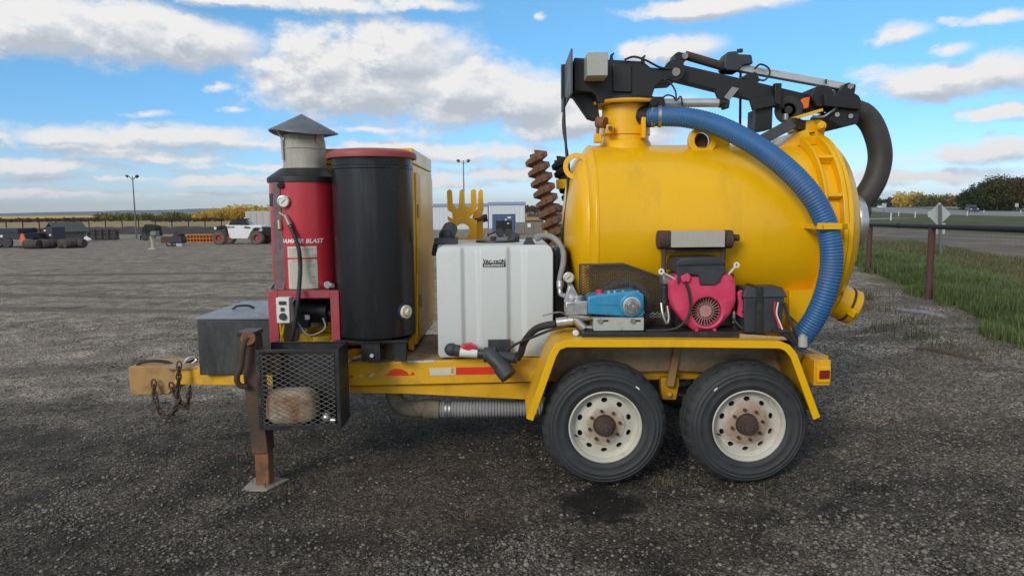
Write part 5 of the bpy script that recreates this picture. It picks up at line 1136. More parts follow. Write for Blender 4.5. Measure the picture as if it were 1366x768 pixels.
b = MB(); b.lathe([(0, 0), (.028, 0), (.028, .002), (0, .002)], g + Vector((0, .0055, 0)), (0, -1, 0), 24); part('gauge_dial', b, M['reflwhite'] if False else M['paper'], pump)
b = MB(); b.bar(g + Vector((-.014, .0025, -.010)), g + Vector((.014, .0025, .012)), .004, .001, (0, 1, 0)); part('gauge_needle', b, M['inkblack'], pump)
b = MB(); pbox(b, 792, 424, 859, 441, 4.34, 4.58); pbr = part('pump_bracket', b, mat('pale_bracket', (.42, .44, .40), .5, dirt=(.28, .26, .22), damt=.4, dscale=9), pump, .003)
for px in (800, 844): b = MB(); q = P(px, 428, 4.34); b.cyl((q.x, 4.342, q.z), (q.x, 4.326, q.z), .016, n=6); part('bolt', b, M['steel'], pump)
for px in (808, 851): b = MB(); pbox(b, px - 3.5, 426.5, px + 3.5, 429, 4.3385, 4.3395); part('bracket_slot', b, M['hole'], pump)
# belt guard
gp = [(775, 354), (833, 352), (886, 371), (900, 380), (900, 441), (775, 441)]
GY = 4.60; gw = [P(a, c, GY) for a, c in gp]; gx0 = gw[0].x; gzb = gw[-1].z
def in_guard(u, v):
    x, z = gx0 + u, gzb + v; n = len(gw); c = False; j = n - 1
    for i in range(n):
        if (gw[i].z > z) != (gw[j].z > z) and x < (gw[j].x - gw[i].x) * (z - gw[i].z) / (gw[j].z - gw[i].z) + gw[i].x: c = not c
        j = i
    return c
M['guardmesh'] = mat('dusty_brown_mesh', (.085, .07, .058), .75, var=.2, dirt=(.08, .06, .05), damt=.4, dscale=10)
b = MB(); expanded(b, (gx0, GY, gzb), (1, 0, 0), (0, 0, 1), gw[3].x - gx0, gw[1].z - gzb, .030, .018, .0046, in_guard); guard = part('belt_guard', b, M['guardmesh'], T, smooth=False, label='brown expanded-metal belt guard')
b = MB()
for i in range(len(gw)): b.bar(gw[i], gw[(i + 1) % len(gw)], .006, .012, (0, 1, 0))
ro = [p + Vector((0, 0, 0)) for p in gw[:4]]
for p, q in zip(ro, ro[1:]): b.hexa([p, q, q + Vector((0, .10, 0)), p + Vector((0, .10, 0)), p + Vector((0, 0, .004)), q + Vector((0, 0, .004)), q + Vector((0, .10, .004)), p + Vector((0, .10, .004))])
b.box(gx0 - .004, gx0, GY, GY + .10, gzb, gw[0].z); part('guard_frame', b, M['guardmesh'], guard)
b = MB(); qc = P(832, 408, 4.64); b.lathe([(.155, -.02), (.185, -.02), (.178, -.008), (.185, .004), (.185, .02), (.155, .02)], qc, (0, -1, 0), 48, closed=True)
for k in range(5):
    a = k * math.tau / 5; b.bar(qc, qc + Vector((math.cos(a) * .165, 0, math.sin(a) * .165)), .03, .02, (0, 1, 0))
b.cyl(qc + Vector((0, .025, 0)), qc - Vector((0, .025, 0)), .05, n=20); part('pulley', b, M['steel'], guard)
# engine
sh = [(894, 376), (903, 367), (915, 363), (922, 367), (960, 367), (968, 363), (976, 365), (983, 378), (983, 402), (975, 420), (962, 434), (954, 442), (927, 442), (913, 430), (899, 412), (894, 398)]
ec = P(942.5, 415.5, 4.34)
# shroud front with a real round fan opening
b = MB(); K = 64; outl = []
shp = [P(a, c, 4.34) for a, c in sh]
for k in range(K):
    a = k * math.tau / K; d = Vector((math.cos(a), 0, math.sin(a))); best = None
    for i in range(len(shp)):
        p, q = shp[i], shp[(i + 1) % len(shp)]; e_ = q - p; den = d.x * e_.z - d.z * e_.x
        if abs(den) < 1e-9: continue
        w_ = p - ec; t = (w_.x * e_.z - w_.z * e_.x) / den; s_ = (w_.x * d.z - w_.z * d.x) / den
        if t > 0 and -1e-6 <= s_ <= 1 + 1e-6: best = t if best is None else min(best, t)
    outl.append(best)
FR = .094; rings = [(0, -.0), (1, 0)]
vs = []
for (kind, y) in (('hole', 4.365), ('hole', 4.335), ('hole2', 4.331), ('out0', 4.345), ('out', 4.36), ('out', 4.47)):
    for k in range(K):
        a = k * math.tau / K; r = {'hole': FR, 'hole2': FR + .012, 'out0': outl[k] - .014, 'out': outl[k]}[kind]; vs.append(Vector((ec.x + math.cos(a) * r, y, ec.z + math.sin(a) * r)))
fs = [(j * K + k, j * K + (k + 1) % K, (j + 1) * K + (k + 1) % K, (j + 1) * K + k) for j in range(5) for k in range(K)]; fs.append(tuple(range(5 * K, 6 * K))); b.add(vs, fs)
eng = part('engine', b, M['engine_red'], T, ang=40, label='crimson engine shroud with round fan grille')
b = MB(); b.cyl((ec.x, 4.455, ec.z), (ec.x, 4.40, ec.z), FR - .001, n=40); part('fan_housing', b, mat('dark_red_fan', (.07, .015, .02), .6), eng)
b = MB(); 
for k in range(26):
    a = k * math.tau / 26; d = Vector((math.cos(a), 0, math.sin(a))); t = Vector((-math.sin(a), 0, math.cos(a))); o = Vector((ec.x, 4.372, ec.z)); b.bar(o + d * .035, o + d * (FR - .002) + t * .008, .0035, .014, (0, 1, 0))
for r_ in (.052, .088): b.torus((ec.x, 4.366, ec.z), (0, 1, 0), r_, .0014, 40, 5)
b.cyl((ec.x, 4.385, ec.z), (ec.x, 4.362, ec.z), .038, n=28); part('fan_screen', b, mat('dusty_pink_screen', (.42, .20, .19), .65, var=.3, vscale=30, dirt=(.5, .36, .33), damt=.5, dscale=25), eng)
b = MB(); b.box(P(900, 400, 4.48).x, P(978, 400, 4.48).x, 4.472, 4.70, ez1 + .002, P(940, 365, 4.48).z); part('engine_block', b, M['black'], eng, .008)
b = MB(); b.pxpoly([(904, 380), (903, 350), (909, 345), (962, 344), (968, 348), (969, 364), (964, 366), (960, 376), (954, 380), (934, 380), (932, 367), (912, 366)], 4.322, 4.334); b.pxpoly([(902, 364), (903, 350), (909, 344.5), (962, 343.5), (968, 348), (969, 364)], 4.336, 4.62); part('air_cleaner', b, M['darkplastic'], eng, .010, seg=3)
b = MB(); b.pxpoly([(903, 352), (968, 350), (968.5, 353.5), (903, 355.5)], 4.318, 4.335); part('cleaner_seam', b, M['black'], eng, .003)
for (p0, p1) in (((884, 363), (900, 372)), ((971, 366), (981, 355))):
    b = MB(); a, c = P(*p0, 4.36), P(*p1, 4.36); b.bar(a, c, .005, .03, (0, -1, 0)); q = a if p0[0] < 900 else c; b.lathe([(.008, 0), (.019, 0), (.019, .006), (.008, .006)], q + (a - c).normalized() * (.01 if p0[0] < 900 else -.01) + Vector((0, .003, 0)), (0, -1, 0), 18, closed=True); part('lifting_tab', b, M['white'], eng)
b = MB(); pbox(b, 884, 366, 902, 380, 4.40, 4.50); part('carburettor', b, M['steel'], eng, .01)
b = MB()
for k in range(6): q = P(886, 384 + k * 3, 4.42); b.lathe([(.0, 0), (.028, 0), (.028, .009), (0, .009)], q, (0, 0, 1), 16)
b.cyl(P(886, 404, 4.42), P(886, 380, 4.42), .018, n=12); part('oil_filter', b, M['darkplastic'], eng)
b = MB(); b.tube(catmull([P(882, 404, 4.40), P(884, 418, 4.38), P(889, 431, 4.37), P(892, 424, 4.38), P(890, 408, 4.40)], 5), .009, 8); part('linkage_rod', b, M['steel'], eng)
b = MB(); b.pxpoly([(984, 391), (988, 387), (995, 389), (996, 420), (990, 424), (984, 420), (986, 405)], 4.37, 4.40); part('side_bracket', b, M['engine_red'], eng, .004)
for py in (391, 398, 407, 416): b = MB(); q = P(990.5, py, 4.37); b.cyl((q.x, 4.372, q.z), (q.x, 4.364, q.z), .007, n=10); part('bolt', b, M['hole'] if py != 407 else M['steel'], eng)
for (px, py) in ((907, 373), (975, 373), (967, 400), (916, 401), (929, 440), (953, 440)): b = MB(); q = P(px, py, 4.34); b.cyl((q.x, 4.350, q.z), (q.x, 4.333, q.z), .010, n=10); part('bolt', b, M['engine_red'], eng)
b = MB(); q = P(914, 373, 4.33); b.pxpoly([(908, 369), (917, 364), (922, 368), (920, 376), (910, 377)], 4.315, 4.34); part('key_bracket', b, M['engine_red'], eng, .005)
b = MB(); b.tube(catmull([P(914, 375, 4.315), P(919, 390, 4.31), P(921, 410, 4.31), P(917, 424, 4.31), P(905, 436, 4.32), P(890, 440, 4.33), P(862, 441, 4.34)], 7), .009, 8); part('cable', b, M['rubber'], eng)
b = MB(); b.cyl(P(980, 432, 4.5), P(980, 440, 4.5), .03, n=12); b.tube(catmull([P(978, 425, 4.42), P(986, 434, 4.40), P(996, 442, 4.38), P(1010, 447, 4.37)], 5), .010, 8); part('drain_hose', b, M['rubber'], eng)
# muffler
MY = 4.55
b = MB(); b.cyl(P(877, 320, MY), P(895, 320, MY), .062, n=24); b.cyl(P(965, 319, MY), P(976, 319, MY), .060, n=24); b.cyl(P(894, 320, MY + .02), P(966, 320, MY + .02), .058, n=24); b.cyl(P(976, 317, MY), P(986, 317, MY), .022, n=14); b.cyl(P(885.5, 328, MY), P(885.5, 364, MY - .05), .017, n=12); b.cyl(P(965, 328, MY), P(964, 358, MY - .02), .017, n=12); muf = part('muffler', b, M['rust'], eng, .005)
b = MB(); a0_, a1_ = P(895.5, 308.5, MY - .075), P(967, 329.5, MY - .075); b.box(a0_.x, a1_.x, MY - .075, MY - .071, a1_.z, a0_.z); b.box(a0_.x, a1_.x, MY - .0705, MY + .05, a0_.z - .004, a0_.z); part('heat_shield', b, M['galv'], eng, .002)
b = MB(); b.bar(P(885, 334, MY), P(966, 334, MY), .03, .02); part('muffler_bracket', b, M['rust'], eng)
# battery
bz0 = P(1020, 444, 4.34).z; b = MB(); q0, q1 = P(992, 420, 4.34), P(1046, 420, 4.34); zt2 = P(1020, 397, 4.34).z
b.hexa([(q0.x + .012, 4.35, bz0), (q1.x - .012, 4.35, bz0), (q1.x - .012, 4.53, bz0), (q0.x + .012, 4.53, bz0), (q0.x, 4.34, zt2), (q1.x, 4.34, zt2), (q1.x, 4.54, zt2), (q0.x, 4.54, zt2)])
bat = part('battery_box', b, M['darkplastic'], T, .006, label='black plastic battery box with strap')
zl2 = P(1020, 383.5, 4.34).z; b = MB(); b.hexa([(q0.x - .012, 4.33, zt2 + .001), (q1.x + .016, 4.33, zt2 + .001), (q1.x + .016, 4.55, zt2 + .001), (q0.x - .012, 4.55, zt2 + .001), (q0.x + .01, 4.35, zl2), (q1.x - .01, 4.35, zl2), (q1.x - .01, 4.53, zl2), (q0.x + .01, 4.53, zl2)]); part('lid', b, M['darkplastic'], bat, .008)
b = MB(); q = P(1012, 410, 4.34); b.box(q.x - .018, q.x + .018, 4.322, 4.327, bz0, zl2 + .004); b.box(q.x - .018, q.x + .018, 4.327, 4.55, zl2 + .0015, zl2 + .006); part('strap', b, M['black'], bat)
for (pts, m_, r_) in (([(1034, 402), (1033, 415), (1037, 428), (1040, 438)], 'redhandle', .006), ([(1038, 403), (1036, 418), (1041, 432), (1044, 440)], 'white', .005), ([(1046, 404), (1050, 418), (1056, 432), (1062, 446), (1069, 458)], 'rubber', .010), ([(1030, 440), (1044, 444), (1056, 455), (1070, 462)], 'rubber', .012), ([(1040, 442), (1052, 442), (1058, 450), (1064, 458)], 'rubber', .014)):
    b = MB(); b.tube(catmull([P(x, y, 4.325 if y < 430 else 4.32) for x, y in pts], 6), r_, 8); part('battery_cable', b, M[m_], bat)
b = MB(); b.cyl(P(1071, 462, 4.30), P(1071, 449, 4.30), .028, n=14); b.cyl(P(1071, 449, 4.30), P(1071, 446, 4.30), .016, n=8); part('grease_cup', b, M['greyplastic'], T)
# ---- boom
BY0, BY1 = 5.07, 5.43
hd_ = [(766, 77), (858, 82), (868, 90), (890, 92), (905, 90), (905, 106), (884, 107), (874, 116), (867, 137), (797, 137), (794, 127), (788, 123), (766, 121)]
b = MB(); b.pxpoly(hd_, BY0, BY1); boom = part('boom', b, M['boomblack'], T, .006, label='black steel boom with linear actuators')
b = MB(); x = P(764, 95, 4.95).x; zt3, zb3 = P(764, 65, 4.95).z, P(764, 125, 4.95).z; b.box(x - .014, x, 4.95, 5.88, zb3, zt3); part('end_plate', b, mat('slate_plate', (.075, .085, .105), .45, dirt=(.12, .12, .125), damt=.45, dscale=5), boom, .003)
b = MB(); b.pxpoly([(749, 86), (763, 86), (763, 128), (749, 130)], 5.5, 5.56); part('gusset', b, M['boomblack'], boom)
b = MB(); b.pxpoly([(762, 124), (782, 122), (797, 136), (800, 157), (794, 160), (785, 157)], 5.18, 5.30); part('gusset', b, M['boomblack'], boom, .004)
x0, x1 = P(783.5, 85, 4.85).x, P(811, 85, 4.85).x; b = MB(); b.box(x0, x1, 4.85, 5.066, P(797, 101, 4.85).z, P(797, 69.5, 4.85).z); part('junction_box', b, M['greyplastic'], boom, .004, label='light grey electrical box')
b = MB(); b.pxpoly([(817.5, 85.5), (842, 86.5), (842, 123), (818, 122.5)], BY0 - .02, BY0 - .001); part('access_cover', b, M['black'], boom, .004)
for px, py in ((817, 72), (859, 75)): b = MB(); b.pxpoly([(px - 3.5, py + 10), (px - 2.5, py + 1), (px + 2, py - 2), (px + 2.5, py), (px + .5, py + 3), (px + 1.5, py + 10)], BY0 + .02, BY0 + .06); part('hook', b, M['boomblack'], boom)
b = MB(); b.lathe([(0, nz1 + .026), (.235, nz1 + .026), (.235, nz1 + .045), (.20, nz1 + .05), (0, nz1 + .05)], (nxx, CY, 0), (0, 0, 1), 48); part('slew_ring', b, M['boomblack'], boom)
# arm: two side plates and webs
for ya, yb in ((5.13, 5.16), (5.34, 5.37)):
    b = MB(); b.pxpoly([(893, 87), (912, 87), (985, 104), (1100, 131), (1100, 152), (1030, 143), (985, 128), (905, 106), (893, 104)], ya, yb); part('arm_plate', b, M['boomblack'], boom, .003)
b = MB(); b.pxpoly([(900, 95), (985, 109), (1096, 136), (1096, 148), (985, 124), (900, 103)], 5.16, 5.34); part('arm_web', b, M['boomblack'], boom)
b = MB(); b.cyl(P(902, 96, 5.06), P(902, 96, 5.44), .028, n=18); part('pivot_pin', b, M['steel'], boom)
b = MB(); b.lathe([(0, 0), (.075, 0), (.075, .03), (0, .03)], P(899, 95, 5.10), (0, -1, 0), 28); part('pivot_boss', b, M['boomblack'], boom, .004)
b = MB(); b.pxpoly([(890, 91), (893, 84), (900, 80), (900, 72), (905, 69), (917, 72), (916, 80), (912, 84), (914, 92)], 5.17, 5.32); part('actuator_ear', b, M['boomblack'], boom, .004)
b = MB(); b.cyl(P(914, 74, 5.245), P(972, 91, 5.245), .032, n=20); part('actuator_rod', b, M['rust'], boom)
b = MB(); b.cyl(P(914, 74.5, 5.15), P(914, 74.5, 5.34), .022, n=14); part('actuator_pin', b, M['steel'], boom)
b = MB(); b.pxpoly([(966, 91), (967, 76), (971, 69), (983, 68), (985, 72), (1003, 73), (1005, 85), (992, 87), (986, 95), (970, 94)], 5.17, 5.33); part('actuator_motor', b, M['darkplastic'], boom, .010, seg=3)
b = MB(); b.cyl(P(987, 66, 5.25), P(987, 70, 5.25), .022, n=12); part('motor_cap', b, M['boomblack'], boom)
b = MB(); a_, c_ = P(983, 90.5, 5.245), P(1129, 117, 5.245); b.bar(a_, c_, .062, .052); part('actuator_tube', b, M['actuator'], boom, .006)
b = MB(); b.pxpoly([(1126, 113), (1133, 110), (1142, 113), (1141, 122), (1136, 136), (1126, 136), (1116, 126)], 5.17, 5.32); part('actuator_ear', b, M['boomblack'], boom, .004)
b = MB(); b.cyl(P(1135, 115, 5.16), P(1135, 115, 5.33), .020, n=14); part('actuator_pin', b, M['steel'], boom)
b = MB(); b.pxpoly([(990, 104), (998, 98), (1010, 97), (1014, 108), (1008, 112)], 5.17, 5.32); part('arm_lug', b, M['boomblack'], boom, .003)
b = MB(); b.cyl(P(886, 137.5, 5.12), P(960, 137.5, 5.12), .030, n=22); part('actuator_tube', b, M['actuator'], boom)
b = MB(); pbox(b, 866, 129, 886, 146, 5.06, 5.18); b.cyl(P(872, 137, 5.06), P(872, 137, 5.03), .03, n=14); part('actuator_mount', b, M['boomblack'], boom, .006)
b = MB(); b.cyl(P(958, 137.5, 5.12), P(972, 137.5, 5.12), .034, n=20); part('actuator_mount', b, M['boomblack'], boom, .006)
b = MB(); b.pxpoly([(955, 120), (982, 117), (978, 128), (972, 136), (973, 144), (966, 146), (963, 138)], 5.10, 5.16); b.cyl(P(968, 139, 5.09), P(968, 139, 5.18), .026, n=14); part('arm_lug', b, M['boomblack'], boom, .003)
b = MB(); b.pxpoly([(966, 130), (977, 116), (986, 118), (973, 134)], 5.085, 5.10); part('link_plate', b, M['steel'], boom)
b = MB(); b.pxpoly([(1001, 134), (1040, 127), (1043, 139), (1005, 147)], 5.09, 5.125); b.pxpoly([(1008, 146), (1031, 142), (1030, 172), (1007, 176)], 5.13, 5.30); b.pxpoly([(1034, 111), (1043, 111), (1042, 140), (1034, 138)], 5.08, 5.128); part('rest_post', b, M['boomblack'], boom, .003)
b = MB(); b.cyl(P(988, 90, 5.40), P(987, 196, 5.40), .010, n=8); part('thin_pole', b, M['boomblack'], boom)
# boom head at the hose end
b = MB(); b.pxpoly([(1082, 128), (1087, 117), (1096, 113), (1107, 115), (1113, 123), (1112, 134), (1104, 142), (1090, 142)], 5.06, 5.44); part('head_block', b, M['boomblack'], boom, .004)
b = MB(); b.pxpoly([(1100, 126), (1148, 132), (1148, 146), (1100, 141)], 5.02, 5.10); part('head_arm', b, M['boomblack'], boom, .003)
b = MB(); b.pxpoly([(1100, 126), (1148, 132), (1148, 146), (1100, 141)], 5.42, 5.50); part('head_arm', b, M['boomblack'], boom, .003)
b = MB(); b.pxpoly([(1106, 160), (1112, 147), (1127, 143), (1146, 145), (1145, 165), (1124, 170)], 5.06, 5.44); part('hose_holder', b, M['boomblack'], boom, .004)
b = MB(); b.pxpoly([(1112, 128), (1130, 118), (1146, 128), (1149, 134), (1147, 148), (1112, 142)], 5.13, 5.38); part('head_block', b, M['boomblack'], boom, .004)
for q in ((1117, 153), (1135, 155)): b = MB(); b.cyl(P(*q, 5.065), P(*q, 5.045), .016, n=12); part('bolt', b, M['steel'], boom)
b = MB(); b.pxpoly([(1068, 136), (1072, 131), (1081, 129), (1079, 144), (1069, 146)], 5.09, 5.15); part('orange_beacon', b, M['orange'], boom, .005)
b = MB(); b.tube(catmull([P(1084, 155, 5.06), P(1098, 156, 5.05), P(1108, 150, 5.04), P(1116, 143, 5.05)], 5), .009, 6); part('chain', b, M['steel'], boom)
# dark suction hose curling from the boom head into the rear port
hp2 = catmull([P(1128, 152, 5.25), P(1146, 150, 5.25), P(1161, 163, 5.25), P(1171, 187, 5.25), P(1174, 212, 5.25), P(1168, 238, 5.25), P(1157, 258, 5.25), P(1146, 272, 5.25), Vector((PX + .20, CY, pz + .05)), Vector((PX + .10, CY, pz + .02))], 9)
b = MB(); b.tube(resample(hp2, .03), .084, 26); part('suction_hose', b, M['brownhose'], T, ang=60, label='dark brown-black hose curling into the rear port')
# control cables
for (pts, r_) in (([(752, 130, 5.3), (753, 165, 5.25), (755, 195, 5.2), (757, 230, 5.1), (757, 262, 5.1), (752, 300, 5.15), (748, 335, 5.2)], .010), ([(754, 130, 5.32), (751, 168, 5.27), (757, 205, 5.2), (760, 240, 5.12), (756, 285, 5.14), (749, 335, 5.22)], .008),
                  ([(833, 80, 5.05), (845, 76, 5.04), (860, 80, 5.03), (880, 90, 5.05), (893, 92, 5.07), (902, 91, 5.07)], .008), ([(885, 106, 5.06), (895, 112, 5.05), (901, 122, 5.05), (902, 132, 5.06)], .006), ([(884, 131, 5.05), (890, 127, 5.04), (898, 129, 5.05), (902, 134, 5.06), (908, 129, 5.05), (910, 138, 5.07), (911, 146, 5.08)], .006),
                  ([(1007, 92, 5.19), (1014, 86, 5.16), (1024, 90, 5.16), (1027, 98, 5.16), (1020, 107, 5.16), (1011, 105, 5.18), (1006, 96, 5.19)], .007), ([(1102, 112, 5.2), (1102, 106, 5.2)], .006)):
    b = MB(); b.tube(catmull([P(*p) for p in pts], 6), r_, 8); part('control_cable', b, M['rubber'], boom)
# ---- yellow tool rack behind the water tank
RY = 5.92
arcL = [(617 + 9.5 * math.cos(a), 308 - 9.5 * math.sin(a)) for a in np.linspace(math.pi / 2, math.pi * 1.5, 13)]
arcR = [(617 + 9.5 * math.cos(a), 308 - 9.5 * math.sin(a)) for a in np.linspace(-math.pi / 2, math.pi / 2, 13)]
b = MB(); b.pxpoly([(596, 255), (600, 252), (603, 255), (604, 272), (609, 278), (612, 276), (613, 255), (616, 252), (617, 252.4)] + arcL + [(617, 329), (606, 330), (604, 303), (597, 292), (597, 288), (604, 292), (603, 284), (597, 280)], RY, RY + .012)
b.pxpoly([(617, 252.4), (619.5, 255), (620, 272), (626, 277), (628, 272), (628, 254), (631.5, 252), (635, 254), (636, 276), (633, 284), (626, 290), (636, 294), (636, 326), (617, 329)] + arcR, RY, RY + .012); zlow = ZR + .012
lo = P(608, 328, RY); hi_ = P(635, 328, RY); b.box(lo.x, hi_.x, RY + .0005, RY + .0115, zlow, lo.z + .004)
rack = part('tool_rack', b, M['yellow'], T, .002, label='yellow steel prong rack behind the water tank')
b = MB(); b.pxpoly([(638, 256), (641, 252), (644, 254), (645, 280), (642, 290), (645, 294), (644, 300), (646, 320), (632, 322), (634, 300), (630, 290), (632, 284), (637, 278)], RY + .14, RY + .152); l2 = P(640, 318, RY + .14); b.box(l2.x - .04, l2.x + .035, RY + .1405, RY + .1515, zlow, l2.z); part('rack_plate', b, M['yellow'], rack, .002)
b = MB(); b.tube(catmull([P(626, 300, RY + .05), P(634, 294, RY + .03), P(642, 292, RY + .08), P(648, 288, RY + .13)], 5), .018, 8); b.bar(P(646, 286, RY + .15), P(648, 296, RY + .15), .04, .03); part('latch', b, M['rust'], rack)
b = MB(); b.bar(P(604, 281, RY + .05), P(612, 281, RY + .05), .06, .03); part('rack_spacer', b, M['rust'], rack)
b = MB(); b.box(lo.x - .05, l2.x + .06, 5.72, RY + .2, ZR - .03, zlow + .02); part('rack_foot', b, M['yellow_frame'], rack)
# ================================================================== other things in the yard
M['pipe_dark'] = mat('weathered_black_pipe', (.020, .020, .020), .75, var=.2, dirt=(.05, .043, .036), damt=.4, dscale=4, spec=.25)
M['pipe_red'] = mat('dark_red_oxide_post', (.085, .032, .028), .7, var=.2, dirt=(.10, .07, .05), damt=.4, dscale=5)
M['wire'] = mat('dull_wire', (.10, .10, .10), .6, metal=.2)
M['navy'] = mat('navy_paint', (.012, .018, .035), .45, dirt=(.06, .055, .05), damt=.3)
M['dkred'] = mat('rust_red_paint', (.10, .028, .020), .7, dirt=(.08, .06, .05), damt=.4, dscale=2)
M['dkgrey'] = mat('dark_grey_steel', (.055, .052, .050), .7, var=.2, vscale=2, dirt=(.11, .09, .07), damt=.4, dscale=2)
M['shedwall'] = mat('grey_shed_siding', (.145, .15, .135), .75, var=.08, vscale=3)
M['shedroof'] = mat('dark_shed_roof', (.075, .08, .075), .8, var=.15, vscale=5)
M['bobwhite'] = mat('white_machine_paint', (.74, .75, .76), .35, var=.04, dirt=(.5, .46, .4), damt=.15)
M['glass'] = mat('dark_cab_glass', (.02, .03, .03), .08, var=.1)
M['hubred'] = mat('red_wheel_centre', (.42, .05, .03), .6, dirt=(.2, .12, .08), damt=.4)
M['mudtyre'] = mat('muddy_tyre', (.13, .105, .08), .85, var=.2, dirt=(.06, .05, .045), damt=.4)
M['orangesteel'] = mat('orange_steel', (.50, .17, .02), .6, dirt=(.2, .09, .03), damt=.4, dscale=3)
M['cabin'] = mat('pale_cabin_cladding', (.60, .64, .68), .5, var=.04)
M['cabinblue'] = mat('blue_fascia', (.24, .32, .45), .5)
M['bluebin'] = mat('blue_container_paint', (.06, .10, .22), .5, dirt=(.1, .1, .15), damt=.25)
M['concrete'] = mat('grey_brown_concrete', (.20, .18, .16), .85, var=.15, vscale=2)
M['tanwood'] = mat('tan_timber', (.34, .22, .10), .8, var=.2, vscale=3)
M['berm'] = mat('dark_earth', (.05, .042, .038), .95, var=.3, vscale=.8, bump=.3, bscale=5)
M['carblue'] = mat('dark_blue_car_paint', (.012, .02, .06), .25, coat=.6)
M['carwhite'] = mat('white_car_paint', (.75, .76, .78), .3, coat=.4)
M['carbright'] = mat('bright_blue_car_paint', (.02, .06, .30), .25, coat=.6)
M['signback'] = mat('bare_sign_back', (.52, .54, .55), .45, metal=.3, var=.05)
M['postgrey'] = mat('grey_sign_post', (.16, .165, .16), .6, metal=.3)

# ---- pipe fence
F0 = Vector((FP0[0], FP0[1], 0)); FD = Vector((FDIR[0], FDIR[1], 0))
fz = lambda p: hz(p.x, p.y)
fence = thing('pipe_fence', (F0.x, F0.y, fz(F0)), 'black pipe rail fence on dark red posts beside the grass', 'fence')
top = lambda s: Vector((F0.x + FD.x * s, F0.y + FD.y * s, 1.448 - .0152 * s))
b = MB(); b.tube([top(s) for s in (-7, -3.4, 0, 2.4, 4.92, 9.84, 15, 22)], .036, 14); part('rail', b, M['pipe_dark'], fence)
b = MB(); b.cyl(top(2.25) - FD * .05, top(2.25) + FD * .05, .046, n=14); part('coupling', b, M['pipe_dark'], fence)
for s in (-4.92, 0, 4.92, 9.84, 14.76):
    p = top(s); q = Vector((p.x, p.y, fz(p) - .3)); b = MB(); b.cyl(q, p - Vector((0, 0, .02)), .052, n=16); part('post', b, M['pipe_red'], fence)
for s0, s1 in ((-4.92, 0), (0, 4.92), (4.92, 9.84)):
    b = MB()
    for k in range(6):
        z = .14 + k * .20
        a, c = top(s0), top(s1); a = Vector((a.x, a.y, fz(a) + z)) + Vector((FN[0], FN[1], 0)) * .05; c = Vector((c.x, c.y, fz(c) + z)) + Vector((FN[0], FN[1], 0)) * .05; b.bar(a, c, .0011, .0011)
    n = 32
    for k in range(n):
        t = (k + .5) / n; a = top(s0 + (s1 - s0) * t) + Vector((FN[0], FN[1], 0)) * .05; b.bar((a.x, a.y, fz(a) + .14), (a.x, a.y, fz(a) + 1.14), .0008, .0008)
    part('wire_mesh', b, M['wire'], fence, smooth=False)
# ---- sign seen from behind
sp = BG(1257, 19.5); sg = thing('road_sign', sp, 'back of a diamond road sign with a small plate on a leaning post', 'sign')
tp = P(1254, 273, 19.5); b = MB(); b.bar(sp - Vector((0, 0, .2)), tp, .075, .05, (0, -1, 0)); part('post', b, M['postgrey'], sg)
c = P(1253.5, 286, 19.55); b = MB(); r = .33; b.ext([c + Vector((0, .03, r)), c + Vector((r, .03, 0)), c + Vector((0, .03, -r)), c + Vector((-r, .03, 0))], (0, .006, 0)); part('diamond_plate', b, M['signback'], sg)
c = P(1256.5, 305, 19.5); b = MB(); b.box(c.x - .13, c.x + .13, 19.56, 19.568, c.z - .15, c.z + .15); part('small_plate', b, M['signback'], sg, .0)
# ---- rag and wood lying at the fence foot
g_ = lambda px, py: P(px, py, 1)
def on_ground(px, py):
    d = ray(px, py); t = 8.0
    for _ in range(30): x, y = d.x * t, d.y * t; t = (gz(x, y) - CAMZ) / d.z if d.z < 0 else t
    return Vector((d.x * t, d.y * t, gz(d.x * t, d.y * t)))
a, c = on_ground(1196, 415), on_ground(1262, 425); b = MB(); pts = [a + (c - a) * t + Vector((0, .06 * math.sin(t * 9), 0)) for t in np.linspace(0, 1, 9)]
pts = [Vector((p.x, p.y, gz(p.x, p.y) + .022)) for p in pts]; b.tube(catmull(pts, 4), [.035 * (.6 + .5 * abs(math.sin(k * .7))) for k in range(len(catmull(pts, 4)))], 9)
tag(part('tarp_strip', b, mat('faded_tarp', (.20, .21, .22), .8, var=.25, vscale=12, bump=.3), None), 'twisted grey strip of tarp lying at the foot of the fence', 'tarp')
a, c = on_ground(1222, 466), on_ground(1312, 481); b = MB(); pts = [a + (c - a) * t + Vector((0, .03 * math.sin(t * 7), 0)) for t in np.linspace(0, 1, 7)]
b.tube([Vector((p.x, p.y, gz(p.x, p.y) + .008)) for p in pts], [.012, .024, .028, .026, .03, .024, .01], 8)
tag(part('timber_piece', b, mat('rotten_dark_wood', (.075, .055, .04), .9, var=.3), None), 'dark half-buried stick of rotten wood in the gravel', 'wood')

